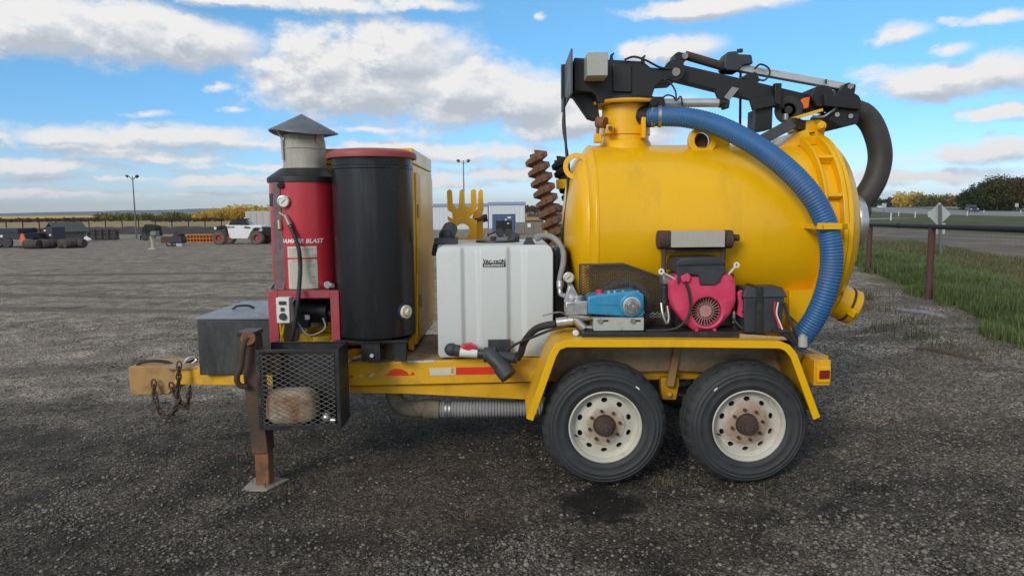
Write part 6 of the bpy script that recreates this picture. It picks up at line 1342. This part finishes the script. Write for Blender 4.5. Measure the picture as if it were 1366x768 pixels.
# ---- auger attachment standing behind the trailer
AY = 8.2; ab = Vector((P(742, 360, AY).x, AY, gz(P(742, 360, AY).x, AY)))
aug = thing('auger_drill', ab, 'yellow auger attachment with rusty toothed augers standing behind the trailer', 'machine')
def auger(p0, p1, R_, turns, name, m_, teeth=9):
    p0, p1 = Vector(p0), Vector(p1); d = (p1 - p0); L_ = d.length; d.normalize(); u, w = perp(d); b = MB(); b.cyl(p0, p1, R_ * .58, n=16)
    N_ = int(turns * 36); vs = []; fs = []
    for i in range(N_ + 1):
        a = i / 36 * math.tau; t = i / N_ * L_; rr = R_ * (1 + (.16 if (i % 4) < 2 else -.03)); dr = u * math.cos(a) + w * math.sin(a)
        o = p0 + d * t
        for r_, z in ((R_ * .55, -.055), (rr, -.022), (rr, .026), (R_ * .55, .050)): vs.append(o + dr * r_ + d * z)
    for i in range(N_): fs += [(4 * i + k, 4 * i + (k + 1) % 4, 4 * i + 4 + (k + 1) % 4, 4 * i + 4 + k) for k in range(4)]
    fs += [(0, 1, 2, 3), (4 * N_, 4 * N_ + 1, 4 * N_ + 2, 4 * N_ + 3)]; b.add(vs, fs); return part(name, b, m_, aug, ang=30)
M['augrust'] = mat('dark_auger_rust', (.17, .085, .05), .85, var=.3, vscale=8, dirt=(.26, .12, .055), damt=.45, dscale=7, bump=.3)
auger(P(755, 372, AY), P(714, 205, AY), .12, 12, 'auger', M['augrust'])
auger(P(767, 285, 8.6), P(744, 213, 8.6), .085, 7, 'auger', M['pipe_dark'])
b = MB(); b.bar(P(742, 246, 8.45), P(790, 244, 8.45), .10, .11); part('top_beam', b, M['yellow'], aug, .006)
b = MB(); q = P(734, 330, 8.4); b.box(q.x - .06, q.x + .06, 8.36, 8.46, ab.z, P(734, 285, 8.4).z); part('mast', b, M['yellow'], aug, .006)
b = MB(); q2 = P(780, 330, 8.4); b.box(q2.x - .06, q2.x + .06, 8.36, 8.46, ab.z, P(780, 243, 8.4).z); part('mast', b, M['yellow'], aug, .006)
b = MB(); b.bar(P(734, 352, 8.3), P(775, 372, 8.3), .10, .12); b.bar(P(728, 378, 8.3), P(775, 365, 8.3), .08, .08); part('brace', b, M['yellow'], aug, .006)
b = MB(); b.box(q.x - .25, q2.x + .25, 8.0, 8.8, ab.z - .02, ab.z + .10); part('skid', b, M['yellow_frame'], aug, .01)
b = MB(); q = P(727, 325, 8.35); b.box(q.x - .05, q.x + .05, 8.3, 8.35, ab.z + .1, q.z + .08); part('hose_post', b, M['pipe_dark'], aug)

# ---- telehandler
TY = 50.0; tb = BG(325, TY); tx = lambda px: (px - 683) / FPX * TY; bz = tb.z
tele = thing('telehandler', tb, 'white compact telehandler with red wheel centres parked in the yard', 'telehandler')
def X_(px): return tx(px)
def Zp(py, px=325): return P(px, py, TY).z
ztop = Zp(291); wy = TY - .75
def tele_wheel(px, R_, yc):
    b = MB(); o = Vector(((px - 683) / FPX * (TY - .85), yc, bz + R_)); ax = Vector((0, -1, 0)); b.lathe([(R_ * .45, -.2), (R_ * .9, -.22), (R_, -.14), (R_, .14), (R_ * .9, .22), (R_ * .48, .20)], o, ax, 40)
    for k in range(20):
        a = k * math.tau / 20; d = Vector((math.cos(a), 0, math.sin(a))); b.bar(o + d * (R_ + .01) + Vector((0, -.18, 0)), o + Vector((math.cos(a + .12), 0, math.sin(a + .12))) * (R_ + .01) + Vector((0, .16, 0)), .09, .05, d)
    w = part('wheel', b, M['mudtyre'], tele); b = MB(); b.lathe([(0, .10), (R_ * .2, .12), (R_ * .22, .06), (R_ * .36, .06), (R_ * .46, .19), (R_ * .49, .19), (R_ * .49, -.1), (0, -.1)], o, ax, 32); part('rim', b, M['hubred'], w)
for px in (294.5, 344.5):
    for yc in (TY - .85, TY + .85): tele_wheel(px, .46, yc)
b = MB(); b.pxpoly([(300, 300), (303, 305), (306, 317), (308, 318.5), (331, 318.5), (335, 309), (339, 304), (349, 304), (349, 301), (320, 300)], TY - .7, TY + .7); part('body', b, M['bobwhite'], tele, .04)
b = MB(); b.pxpoly([(285.5, 307), (286, 303), (294, 301), (302, 301), (304, 306), (303, 309), (298, 305.5), (290, 306)], TY - .72, TY + .72); part('rear_hood', b, M['pipe_dark'], tele, .05)
b = MB(); b.pxpoly([(303, 301), (309, 294), (325, 293), (333, 301)], TY - .68, TY - .62); b.pxpoly([(303, 301), (309, 294), (325, 293), (333, 301)], TY + .2, TY + .26); b.pxpoly([(308, 293.5), (310, 292), (326, 291.5), (327, 293.2)], TY - .68, TY + .26); part('cab_frame', b, M['pipe_dark'], tele, .02)
for pix in ([(305.5, 300.3), (310, 294.6), (319, 294.3), (319, 300.3)], [(320, 300.3), (320, 294.3), (324.5, 294), (331, 300.3)]): b = MB(); b.pxpoly(pix, TY - .70, TY - .683); part('cab_window', b, M['glass'], tele)
b = MB(); b.bar((X_(304), TY + .45, Zp(301)), (X_(338), TY + .45, Zp(298)), .3, .36); b.bar((X_(325), TY + .42, Zp(292.5)), (X_(339), TY + .42, Zp(303)), .28, .3); part('boom', b, M['bobwhite'], tele, .03)
b = MB(); b.bar((X_(325), TY - .45, Zp(291.5)), (X_(338), TY - .45, Zp(303)), .08, .12); b.bar((X_(333), TY - .60, Zp(291.5)), (X_(336), TY - .60, Zp(303)), .06, .10); part('lift_link', b, M['pipe_dark'], tele)
b = MB(); b.pxpoly([(349, 304), (350, 303), (357, 303.5), (360, 314), (357, 316), (352, 312)], TY - .6, TY + .6); b.pxpoly([(356, 318), (359, 311), (366, 311), (366, 322), (358, 322)], TY - .5, TY + .5); part('tool_carrier', b, M['pipe_dark'], tele, .03)
for yc in (TY - .35, TY + .35): b = MB(); b.bar((X_(358), yc, bz + .16), (X_(376), yc, bz + .16), .12, .05); part('fork', b, M['pipe_dark'], tele)
b = MB(); b.cyl((X_(295), TY - .73, Zp(304)), (X_(295), TY - .70, Zp(304)), .09, n=16); part('lamp', b, M['bobwhite'], tele)
V, F = text_mesh('Bobcat', .34, .3, .012); b = MB(); wid = max(v.x for v in V); x0_, x1_ = X_(306), X_(320.5); zz = Zp(303.6)
for v in V: b.v.append(Vector((x0_ + v.x / wid * (x1_ - x0_), TY - .705 - v.z, zz + v.y * .62)))
b.f = F; part('lettering', b, M['inkblack'], tele, smooth=False)
b = MB(); b.pxpoly([(325, 304), (326.5, 301.8), (334.5, 303), (333.5, 305.3)], TY - .708, TY - .70); part('decal', b, M['dkgrey'], tele)
# ---- plain container behind it
def crate(name, px0, px1, Y, H, D, m_, label, cat, z0=0, bev=.01, group=None):
    p = BG((px0 + px1) / 2, Y); a, c = (px0 - 683) / FPX * Y, (px1 - 683) / FPX * Y
    b = MB(); b.box(a, c, Y, Y + D, p.z + z0 - .01, p.z + z0 + H); return b, p, a, c
def metal_box(name, px0, px1, Y, H, D, m_, label, cat, ribs=True, roof=None):
    p = BG((px0 + px1) / 2, Y); a, c = (px0 - 683) / FPX * Y, (px1 - 683) / FPX * Y; zg = min(hz(a, Y), hz(c, Y), p.z)
    t = thing(name, (p.x, Y, zg), label, cat); b = MB(); b.box(a, c, Y, Y + D, zg - .05, zg + H); part('wall', b, m_, t, .02)
    if ribs:
        n = max(4, int((c - a) / .5)); w = (c - a) / n
        for k in range(n): b = MB(); b.box(a + w * (k + .2), a + w * (k + .8), Y - .03, Y - .0005, zg + .12, zg + H - .12); part('panel', b, m_, t, .008)
    if roof:
        b = MB(); b.box(a - .1, c + .1, Y - .12, Y + D + .1, zg + H - .001 if False else zg + H + .002, zg + H + .35); part('roof_fascia', b, roof, t, .02)
    return t, a, c, zg
metal_box('container', 330, 380, 62, 2.35, 5, mat('pale_grey_cladding', (.42, .42, .40), .6, var=.04), 'plain pale grey container behind the telehandler', 'container')
t_, a_, c_, zg_ = metal_box('site_cabin', 560, 652, 84, 2.75, 6, M['cabin'], 'long pale site cabin with blue roof edge behind the yellow rack', 'cabin', roof=M['cabinblue'])
metal_box('site_cabin', 653, 701, 82, 2.75, 6, M['cabin'], 'pale site cabin behind the blue container', 'cabin', roof=M['cabinblue'])
t_, a_, c_, zg_ = metal_box('storage_bin', 657.5, 688.5, 66, 1.75, 2.2, M['bluebin'], 'blue steel storage container in front of the site cabins', 'container')
b = MB(); b.box(a_ + (c_ - a_) * .55, a_ + (c_ - a_) * .62, 65.95, 65.968, zg_ + 1.15, zg_ + 1.3); b.box(a_ + (c_ - a_) * .66, a_ + (c_ - a_) * .8, 65.95, 65.968, zg_ + 1.35, zg_ + 1.5); part('decal', b, M['inkwhite'], t_)
p = BG(673, 54); t = thing('pump_unit', p, 'black towable pump unit in front of the blue container', 'machine')
b = MB(); b.box(p.x - .62, p.x + .62, 54, 55.2, p.z + .35, p.z + 1.25); part('housing', b, M['pipe_dark'], t, .05)
for s in (-.3, .35):
    b = MB(); b.lathe([(0, -.09), (.3, -.09), (.33, -.05), (.33, .05), (.3, .09), (0, .09)], (p.x + s, 53.9, p.z + .33), (0, -1, 0), 24); part('wheel', b, M['tyre'], t)
b = MB(); b.bar((p.x - .6, 54.5, p.z + .4), (p.x - 1.3, 54.5, p.z + .1), .08, .1); b.bar((p.x - 1.25, 54.5, p.z - .02), (p.x - 1.25, 54.5, p.z + .3), .07, .07); part('drawbar', b, M['pipe_dark'], t)
b = MB(); b.box(p.x + .25, p.x + .4, 53.985, 53.998, p.z + 1.0, p.z + 1.08); part('label_plate', b, M['inkwhite'], t)
# concrete block wall
p = BG(712, 58); t = thing('block_wall', (p.x, 58, p.z), 'low wall of grey-brown concrete blocks beside the rusty augers', 'wall')
x = (688 - 683) / FPX * 58; x1 = (742 - 683) / FPX * 58; k = 0
while x < x1:
    for r in range(2):
        b = MB(); b.box(x + .01, x + .74, 58 + .01 * random.random(), 58.6, p.z - .02 + r * .46 + (.004 if r else 0), p.z + .452 + r * .46); part('block', b, M['concrete'], t, .015)
    x += .75; k += 1
b = MB(); xs_ = (706.5 - 683) / FPX * 58; b.box(xs_ - .14, xs_ + .14, 57.97, 57.99, p.z + .5, p.z + .8); part('notice', b, M['inkwhite'], t)
p = BG(716, 64); t = thing('timber_stack', p, 'stack of tan timbers behind the block wall', 'timber')
for r in range(5):
    b = MB(); b.box(p.x - 1.2 + .1 * r, p.x + 1.6 - .15 * r, 64, 64.9, p.z + r * .32 - .01, p.z + r * .32 + .30); part('timber', b, M['tanwood'] if r % 2 else M['dkgrey'], t, .02)
p = BG(733, 62); t = thing('water_tote', p, 'pale caged water tote behind the block wall', 'tote'); b = MB(); b.box(p.x - .5, p.x + .5, 62, 63, p.z + .14, p.z + 1.35); part('bottle', b, M['cabin'], t, .06); b = MB(); b.box(p.x - .55, p.x + .55, 61.95, 63.05, p.z - .01, p.z + .13); part('pallet', b, M['tanwood'], t)
for k in range(5): b = MB(); x = p.x - .5 + .25 * k; b.bar((x, 61.98, p.z + .13), (x, 61.98, p.z + 1.38), .03, .03); part('cage_bar', b, M['wire'], t)
# ---- light poles
def lamp_pole(px, Y, ytop, label):
    p = BG(px, Y); tz = P(px, ytop, Y).z; t = thing('light_pole', p, label, 'light pole'); b = MB(); tp = Vector((p.x, Y, tz)); b.cyl(p - Vector((0, 0, .1)), tp, .075 * Y / 62, .04 * Y / 62, 12); part('pole', b, M['poleg'], t)
    b = MB(); s_ = Y / 62; b.bar(tp + Vector((-.32 * s_, 0, .0)), tp + Vector((0, 0, -.35 * s_)), .05, .05); b.bar(tp + Vector((.32 * s_, 0, .0)), tp + Vector((0, 0, -.35 * s_)), .05, .05); part('crossarm', b, M['poleg'], t)
    for s in (-1, 1):
        b = MB(); c = tp + Vector((s * .36 * s_, -.05, .08)); b.lathe([(0, 0), (.07 * s_, 0), (.17 * s_, .16 * s_), (.17 * s_, .20 * s_), (0, .20 * s_)], c, (s * .6, -.4, -.7), 14); part('floodlight', b, M['poleg'], t)
lamp_pole(184, 62, 235, 'tall dark light pole standing left of the telehandler'); lamp_pole(620.5, 95, 214, 'tall light pole behind the yellow rack and site cabins')
# ---- shed
SY = 56; p = BG(98, SY); t = thing('garden_shed', p, 'small grey garden shed with dark gable roof', 'shed'); sx = lambda px: (px - 683) / FPX * SY
x0, x1 = sx(82), sx(116); yb0, yb1 = SY, SY + 1.9; zw = p.z + .72 * 1.25; zr = p.z + 1.52
# ridge runs left-right; the gable end faces left and is turned a little to the camera
b = MB(); b.ext([(x0, yb0, p.z - .05), (x0, yb0, zw), (x0, (yb0 + yb1) / 2, zr - .06), (x0, yb1, zw), (x0, yb1, p.z - .05)], (x1 - x0, 0, 0)); part('wall', b, M['shedwall'], t)
for s in (0, 1):
    b = MB(); ye = yb0 - .22 if s == 0 else yb1 + .22; ym = (yb0 + yb1) / 2; b.hexa([(x0 - .25, ye, zw - .12), (x1 + .2, ye, zw - .12), (x1 + .2, ym, zr), (x0 - .25, ym, zr), (x0 - .25, ye, zw - .05), (x1 + .2, ye, zw - .05), (x1 + .2, ym, zr + .07), (x0 - .25, ym, zr + .07)]); part('roof', b, M['shedroof'], t)
for k in range(6):
    b = MB(); xx = x0 + (x1 - x0) * (k + .5) / 6; b.box(xx - .012, xx + .012, yb0 - .012, yb0 - .0005, p.z + .02, zw - .03); part('batten', b, M['shedwall'], t)
t.rotation_euler = (0, 0, R(57))
# ---- clutter on the left
def X0(px, Y): return (px - 683) / FPX * Y
Y = 47; p = BG(18, Y); t = thing('flatbed_trailer', p, 'dark navy flatbed trailer parked at the edge of the yard', 'trailer')
b = MB(); b.box(X0(-40, Y), X0(36, Y), Y, Y + 2, p.z + .55, p.z + .95); part('deck', b, M['navy'], t, .02)
b = MB(); b.box(X0(-40, Y), X0(26, Y), Y + .1, Y + 1.9, p.z + .96, p.z + 1.3); part('side_board', b, M['navy'], t, .02)
b = MB(); b.bar((X0(34, Y), Y + 1, p.z + .6), (X0(52, Y), Y + 1, p.z + .42), .12, .14); part('drawbar', b, M['navy'], t)
for px in (-12, 0, 12):
    b = MB(); b.lathe([(0, -.1), (.32, -.1), (.36, -.06), (.36, .06), (.32, .1), (0, .1)], (X0(px, Y), Y - .02, p.z + .36), (0, -1, 0), 24); part('wheel', b, M['tyre'], t)
b = MB(); b.cyl((X0(5, Y), Y - .04, p.z + .78), (X0(5, Y), Y - .001, p.z + .78), .09, n=14); part('marker_lamp', b, M['inkwhite'], t)
Y = 46; p = BG(32, Y); t = thing('warning_triangle', p, 'orange warning triangle on a stand by the navy flatbed', 'triangle')
b = MB(); b.ext([(p.x - .26, Y, p.z + .42), (p.x + .26, Y, p.z + .42), (p.x + .05, Y, p.z + .98), (p.x - .05, Y, p.z + .98)], (0, .02, 0)); part('panel', b, mat('orange_triangle', (.8, .12, .04), .5), t); b = MB(); b.bar((p.x, Y + .03, p.z - .01), (p.x, Y + .03, p.z + .45), .04, .03); b.box(p.x - .25, p.x + .25, Y - .1, Y + .15, p.z - .01, p.z + .03); part('stand', b, M['dkgrey'], t)
Y = 52; p = BG(52, Y); t = thing('scrap_bin', p, 'rusty red scrap bin behind the grey drums', 'bin'); b = MB(); b.ext([(X0(41, Y), Y, p.z + 1.12), (X0(44, Y), Y, p.z - .03), (X0(59, Y), Y, p.z - .03), (X0(63, Y), Y, p.z + 1.12)], (0, 1.4, 0)); part('bin_body', b, M['dkred'], t, .02)
for px in (46, 51, 56): b = MB(); b.bar((X0(px, Y), Y - .04, p.z), (X0(px, Y), Y - .04, p.z + 1.1), .08, .06); part('rib', b, M['dkred'], t)
b = MB(); b.box(X0(40.5, Y), X0(63.5, Y), Y - .06, Y + 1.46, p.z + 1.121, p.z + 1.2); part('rim', b, M['dkred'], t)
Y = 49; p = BG(66, Y); t = thing('tool_trailer', p, 'dark purple-grey equipment box on skids beside the shed', 'equipment'); b = MB(); b.box(X0(60.5, Y), X0(73, Y), Y, Y + 1.4, p.z + .12, p.z + 1.35); part('housing', b, mat('purple_grey_paint', (.04, .035, .055), .6), t, .05)
for px in (63, 71): b = MB(); b.box(X0(px, Y) - .06, X0(px, Y) + .06, Y - .1, Y + 1.5, p.z - .02, p.z + .12); part('skid', b, M['dkgrey'], t)
for (px, zz) in ((63, 1.1), (69.5, .78), (66.5, .42)): b = MB(); b.cyl((X0(px, Y), Y - .03, p.z + zz), (X0(px, Y), Y - .001, p.z + zz), .07, n=12); part('reflector', b, M['inkwhite'], t)
Y = 45; k = 0
drum = None
for px in (39, 46, 53, 60, 76, 82, 88, 94):
    p = BG(px, Y); 
    if drum is None:
        b = MB(); q = p + Vector((0, .3, .29)); b.lathe([(0, -.42), (.27, -.42), (.285, -.40), (.285, -.15), (.30, -.13), (.285, -.11), (.285, .11), (.30, .13), (.285, .15), (.285, .40), (.27, .42), (0, .42)], q, (1, .12, 0), 24); drum = tag(part('steel_drum', b, mat('scorched_drum', (.06, .05, .043), .8, var=.3, vscale=3, dirt=(.10, .06, .04), damt=.5, dscale=3), None), 'scorched dark steel drum lying on its side in the row along the yard edge', 'drum', 'drums lying along the yard edge')
        off0 = drum.location - p
    else:
        o = drum.copy(); COL.objects.link(o); o.location = p + off0; o.rotation_euler = (0, 0, random.uniform(-1.2, 1.2)); o.location.y += random.uniform(-.3, .9)
Y = 60; p = BG(136, Y); t = thing('steel_rack', p, 'dark low steel rack of pipes right of the shed', 'rack')
for k in range(5): b = MB(); x = X0(119 + k * 9, Y); b.bar((x, Y, p.z - .05), (x, Y, p.z + .95), .08, .08); part('upright', b, M['dkgrey'], t)
for k in range(4):
    for j in range(2): b = MB(); b.cyl((X0(117, Y), Y + .2 + .3 * j, p.z + .13 + .22 * k), (X0(156, Y), Y + .2 + .3 * j, p.z + .13 + .22 * k), .10, n=10); part('pipe', b, M['dkgrey'], t)
b = MB(); b.bar((X0(117, Y), Y, p.z + .95), (X0(156, Y), Y, p.z + .95), .06, .06); part('top_bar', b, M['dkgrey'], t)
Y = 54; p = BG(118.5, Y); t = thing('traffic_cone', p, 'white cone-shaped cap lying against the shed end', 'cone'); b = MB(); b.lathe([(0, 0), (.26, 0), (.24, .05), (.05, .42), (0, .42)], p + Vector((-.1, 0, .27)), (1, -.1, 0), 20); part('cone', b, M['inkwhite'], t); b = MB(); b.box(p.x - .15, p.x - .05, Y - .2, Y + .2, p.z - .02, p.z + .3); part('support', b, M['dkgrey'], t)
# snow machine and small stand machine
Y = 47; p = BG(234, Y); t = thing('snowmobile', p, 'small dark snowmobile with raised ski tip in the yard', 'snowmobile')
b = MB(); x = lambda px: X0(px, Y); b.ext([(x(229), Y, p.z + .22), (x(229.5), Y, p.z + .55), (x(233), Y, p.z + .85), (x(236), Y, p.z + .72), (x(243), Y, p.z + .68), (x(244.5), Y, p.z + .40), (x(244), Y, p.z + .22)], (0, .75, 0)); part('body', b, mat('navy_black_plastic', (.02, .02, .04), .5), t, .05)
b = MB(); b.ext([(x(236.5), Y - .03, p.z + .0), (x(243.5), Y - .03, p.z + .0), (x(244), Y - .03, p.z + .2), (x(236), Y - .03, p.z + .2)], (0, .5, 0)); part('track', b, mat('pale_track_guard', (.4, .4, .45), .6), t)
for yy in (0, .65): b = MB(); b.tube(catmull([(x(222.5), Y + yy, p.z + .2), (x(225), Y + yy, p.z + .05), (x(229), Y + yy, p.z + .02), (x(233), Y + yy, p.z + .03)], 5), .04, 8); b.bar((x(230), Y + yy, p.z + .03), (x(231), Y + .3, p.z + .35), .05, .05); part('ski', b, M['pipe_dark'], t)
b = MB(); b.bar((x(233), Y + .1, p.z + .82), (x(234), Y + .65, p.z + .95), .04, .04); part('handlebar', b, M['pipe_dark'], t); b = MB(); b.box(x(237), x(243.5), Y + .15, Y + .6, p.z + .69, p.z + .84); part('seat', b, M['pipe_dark'], t, .04)
Y = 42.5; p = BG(205, Y); t = thing('plate_rammer', p, 'small upright pale rammer with grey head standing alone in the yard', 'machine'); x = lambda px: X0(px, Y); M['palemud'] = mat('pale_muddy_metal', (.40, .37, .28), .7, var=.2, dirt=(.2, .17, .12), damt=.4)
b = MB(); b.box(p.x - .22, p.x + .24, Y - .2, Y + .3, p.z - .01, p.z + .08); part('plate', b, M['palemud'], t, .02); b = MB(); b.lathe([(.12, 0), (.14, .1), (.11, .16), (.14, .22), (.11, .28), (.14, .34), (.11, .40), (.12, .5)], p + Vector((0, .05, .07)), (0, 0, 1), 16); b.cyl(p + Vector((0, .05, .5)), p + Vector((-.05, .05, .85)), .15, .16, 16); part('bellows', b, M['palemud'], t)
b = MB(); b.box(p.x - .06, p.x + .32, Y - .15, Y + .3, p.z + .82, p.z + 1.12); part('engine', b, mat('grey_green_engine', (.16, .18, .16), .6), t, .05); b = MB(); b.box(p.x - .18, p.x + .3, Y - .1, Y + .25, p.z + 1.13, p.z + 1.36); part('fuel_tank', b, M['pipe_dark'], t, .05); b = MB(); b.tube(catmull([p + Vector((-.05, .3, .8)), p + Vector((-.35, .35, 1.1)), p + Vector((-.42, .05, 1.18)), p + Vector((-.35, -.25, 1.1)), p + Vector((-.05, -.2, .8))], 6), .025, 8); part('handle', b, M['pipe_dark'], t)
# dark reddish trough, orange rack, dark machine by the pole
Y = 53; p = BG(233, Y); t = thing('feed_trough', p, 'long dark red steel trough behind the snowmobile', 'trough'); b = MB(); b.box(X0(216, Y), X0(250, Y), Y, Y + .8, p.z - .01, p.z + .42); part('side_wall', b, M['dkred'], t, .02); b = MB(); b.box(X0(215.6, Y), X0(250.4, Y), Y - .03, Y + .83, p.z + .421, p.z + .47); part('rim', b, M['dkgrey'], t)
Y = 53; p = BG(268, Y); t = thing('steel_stand', p, 'orange and rust steel grid stand next to the telehandler', 'rack')
for z in (.05, .3, .58): b = MB(); b.box(X0(250.5, Y), X0(285.5, Y), Y, Y + .08, p.z + z - .03, p.z + z + .03); part('bar', b, M['orangesteel'], t)
for k in range(9): b = MB(); xx = X0(251 + k * 4.25, Y); b.box(xx - .03, xx + .03, Y + .001, Y + 1.0, p.z - .02, p.z + .62); part('upright', b, M['orangesteel'], t)
Y = 58; p = BG(199, Y); t = thing('air_compressor', p, 'dark towable air compressor near the foot of the light pole', 'machine'); b = MB(); b.ext([(X0(191, Y), Y, p.z + .35), (X0(191.5, Y), Y, p.z + .95), (X0(196, Y), Y, p.z + 1.35), (X0(208, Y), Y, p.z + 1.2), (X0(210, Y), Y, p.z + .35)], (0, 1.2, 0)); part('hood', b, M['pipe_dark'], t, .05)
for px in (196, 205): b = MB(); b.lathe([(0, -.09), (.3, -.09), (.33, -.05), (.33, .05), (.3, .09), (0, .09)], (X0(px, Y), Y - .1, p.z + .33), (0, -1, 0), 24); part('wheel', b, M['tyre'], t)
b = MB(); b.bar((X0(191, Y), Y + .6, p.z + .4), (X0(183, Y), Y + .6, p.z + .12), .08, .08); b.bar((X0(184, Y), Y + .6, p.z - .02), (X0(184, Y), Y + .6, p.z + .4), .07, .07); part('drawbar', b, M['pipe_dark'], t)
# far dark earth berm along the yard edge, and a field fence
V = []; F = []; n = 70; k = 9; random.seed(21)
for i in range(n + 1):
    px = 10 + 300 * i / n; Yc = 78; x = X0(px, Yc); H = .85 * min(1, i / 20, (n - i) / 8 + .1) * (1 + .25 * mnoise.noise(Vector((i * .3, 0, 0))))
    for j in range(k): u = -1 + 2 * j / (k - 1); V.append((x, Yc + u * 2.4, hz(x, Yc) - .08 + H * max(0, 1 - u * u) + .08 * mnoise.noise(Vector((i * .5, j, 3)))))
for i in range(n):
    for j in range(k - 1): F.append((i * k + j, (i + 1) * k + j, (i + 1) * k + j + 1, i * k + j + 1))
struct(np_mesh('earth_berm', V, F, M['berm'], smooth=True))
Y = 92; p = BG(60, Y); ff = thing('field_fence', (X0(60, Y), Y, hz(X0(60, Y), Y)), 'thin dark pipe fence along the tan field', 'fence')
for k in range(16): x = X0(-10 + 22 * k, Y); z = hz(x, Y); b = MB(); b.bar((x, Y, z - .1), (x, Y, z + 1.5), .10, .10); part('post', b, M['pipe_dark'], ff)
b = MB(); x, x1 = X0(-10, Y), X0(320, Y); b.bar((x, Y, hz(x, Y) + 1.42), (x1, Y, hz(x1, Y) + 1.42), .09, .09); part('rail', b, M['pipe_dark'], ff)

# ---- traffic on the highway
def car(px, Y, L_, Wd, H, m_, label, yaw, suv=False, group=None):
    p = BG(px, Y); p.z += .31; t = thing('car', (0, 0, 0), label, 'car', group); h_ = H
    body = [(-L_ / 2, .30), (-L_ / 2 + .03, h_ * .52), (-L_ / 2 + .12, h_ * .60), (L_ * .17, h_ * .60), (L_ * .46, h_ * .52), (L_ / 2, h_ * .40), (L_ / 2, .28)]
    b = MB(); b.ext([(x, -Wd / 2, z) for x, z in body], (0, Wd, 0)); bo = part('body', b, m_, t, .06)
    cabp = [(-L_ * .48, h_ * .60), (-L_ * .43, h_ * .97), (-L_ * .36, h_), (L_ * .02, h_), (L_ * .20, h_ * .60)] if suv else [(-L_ * .40, h_ * .60), (-L_ * .26, h_ * .97), (-L_ * .2, h_), (L_ * .02, h_), (L_ * .2, h_ * .60)]
    b = MB(); b.ext([(x, -Wd / 2 + .10, z + .001) for x, z in cabp], (0, Wd - .2, 0)); part('cabin', b, m_, t, .05)
    gl = [(x * .93 - .01 * L_, .62 * h_ + (z - .6 * h_) * .82) for x, z in cabp]
    for s in (-1, 1): b = MB(); b.ext([(x, s * (Wd / 2 - .095), z) for x, z in gl], (0, s * .006, 0)); part('side_window', b, M['glass'], t)
    b = MB(); b.bar((L_ * .035, 0, h_ * .955), (L_ * .19, 0, h_ * .65), Wd - .34, .03, (1, 0, 1)); part('windscreen', b, M['glass'], t)
    for x in (-L_ * .30, L_ * .32):
        for s in (-1, 1): b = MB(); b.lathe([(0, -.1), (.30, -.1), (.33, -.06), (.33, .06), (.30, .1), (0, .1)], (x, s * (Wd / 2 - .06), .33), (0, 1, 0), 20); w = part('wheel', b, M['tyre'], t); b = MB(); b.lathe([(0, -.11), (.19, -.11), (.19, .11), (0, .11)], (x, s * (Wd / 2 - .06), .33), (0, 1, 0), 16); part('rim', b, M['silver'], w)
    for s in (-1, 1): b = MB(); b.box(L_ / 2 - .05, L_ / 2 + .012, s * Wd * .36 - .14, s * Wd * .36 + .14, h_ * .38, h_ * .47); part('headlight', b, M['inkwhite'], t)
    t.location = p; t.rotation_euler = (0, 0, yaw); return t
hyaw = math.atan2(hd[1], hd[0])
def onroad(px, off_):     # where the pixel column meets a lane
    k = (px - 683) / FPX; s = (k * (HA[1] + hn[1] * off_) - (HA[0] + hn[0] * off_)) / (hd[0] - k * hd[1]); q = HA + hd * s + hn * off_; return q
q = onroad(1294, -2); car(1294, q[1], 4.7, 1.9, 1.75, M['carblue'], 'dark blue sport utility vehicle driving on the highway', hyaw + math.pi, True)
q = onroad(1157, 2.5); car(1156, q[1], 4.6, 1.8, 1.5, M['carwhite'], 'white car on the highway, farther from the road sign', hyaw + math.pi)
q = onroad(1171, 2.5); car(1171, q[1], 4.6, 1.8, 1.5, M['carwhite'], 'white car on the highway, nearer the road sign', hyaw + math.pi)
q = onroad(1364, 38); car(1366, q[1], 4.6, 1.85, 1.55, M['carbright'], 'bright blue car on the far carriageway under the grove', hyaw)
mp_ = None
for i, (px, Y) in enumerate(((1187, 78), (1197, 120), (1219, 100), (1237, 105), (1288, 118), (1310, 150), (1359, 128))):
    p = BG(px, Y)
    if mp_ is None: b = MB(); b.bar(p - Vector((0, 0, .1)), p + Vector((0, 0, .85)), .10, .05); mp_ = tag(part('marker_post', b, M['inkwhite'], None), 'short white roadside marker post in the grass by the highway', 'marker post', 'white marker posts along the highway'); mo0 = mp_.location - p
    else: o = mp_.copy(); COL.objects.link(o); o.location = p + mo0
for (px, Y, lab) in ((1177, 140, 'small blue-grey road sign far beyond the pipe fence'), (1353, 180, 'small pale road sign in front of the grove')):
    p = BG(px, Y); t = thing('road_sign', p, lab, 'sign'); b = MB(); b.bar(p - Vector((0, 0, .1)), p + Vector((0, 0, 2.2)), .10, .08); part('post', b, M['postgrey'], t); b = MB(); b.box(p.x - .45, p.x + .45, Y - .06, Y - .045, p.z + 1.5, p.z + 2.4); part('sign_plate', b, M['signback'], t)

# ------------------------------------------------------------------ the air
hm_ = bpy.data.materials.new('pale_air'); hm_.use_nodes = True; nt = hm_.node_tree; nt.nodes.clear()
ho = nt.nodes.new('ShaderNodeOutputMaterial'); hv = nt.nodes.new('ShaderNodeVolumePrincipled'); hv.inputs['Color'].default_value = (.78, .86, .95, 1); hv.inputs['Density'].default_value = 0.00007; hv.inputs['Anisotropy'].default_value = .2
nt.links.new(hv.outputs[0], ho.inputs['Volume'])
b = MB(); b.box(-12000, 12000, -500, 11000, -45, 170); hz_ = part('haze', b, hm_, None, smooth=False); struct(tag(hz_, 'thin pale air over the fields', 'haze'), 'stuff')
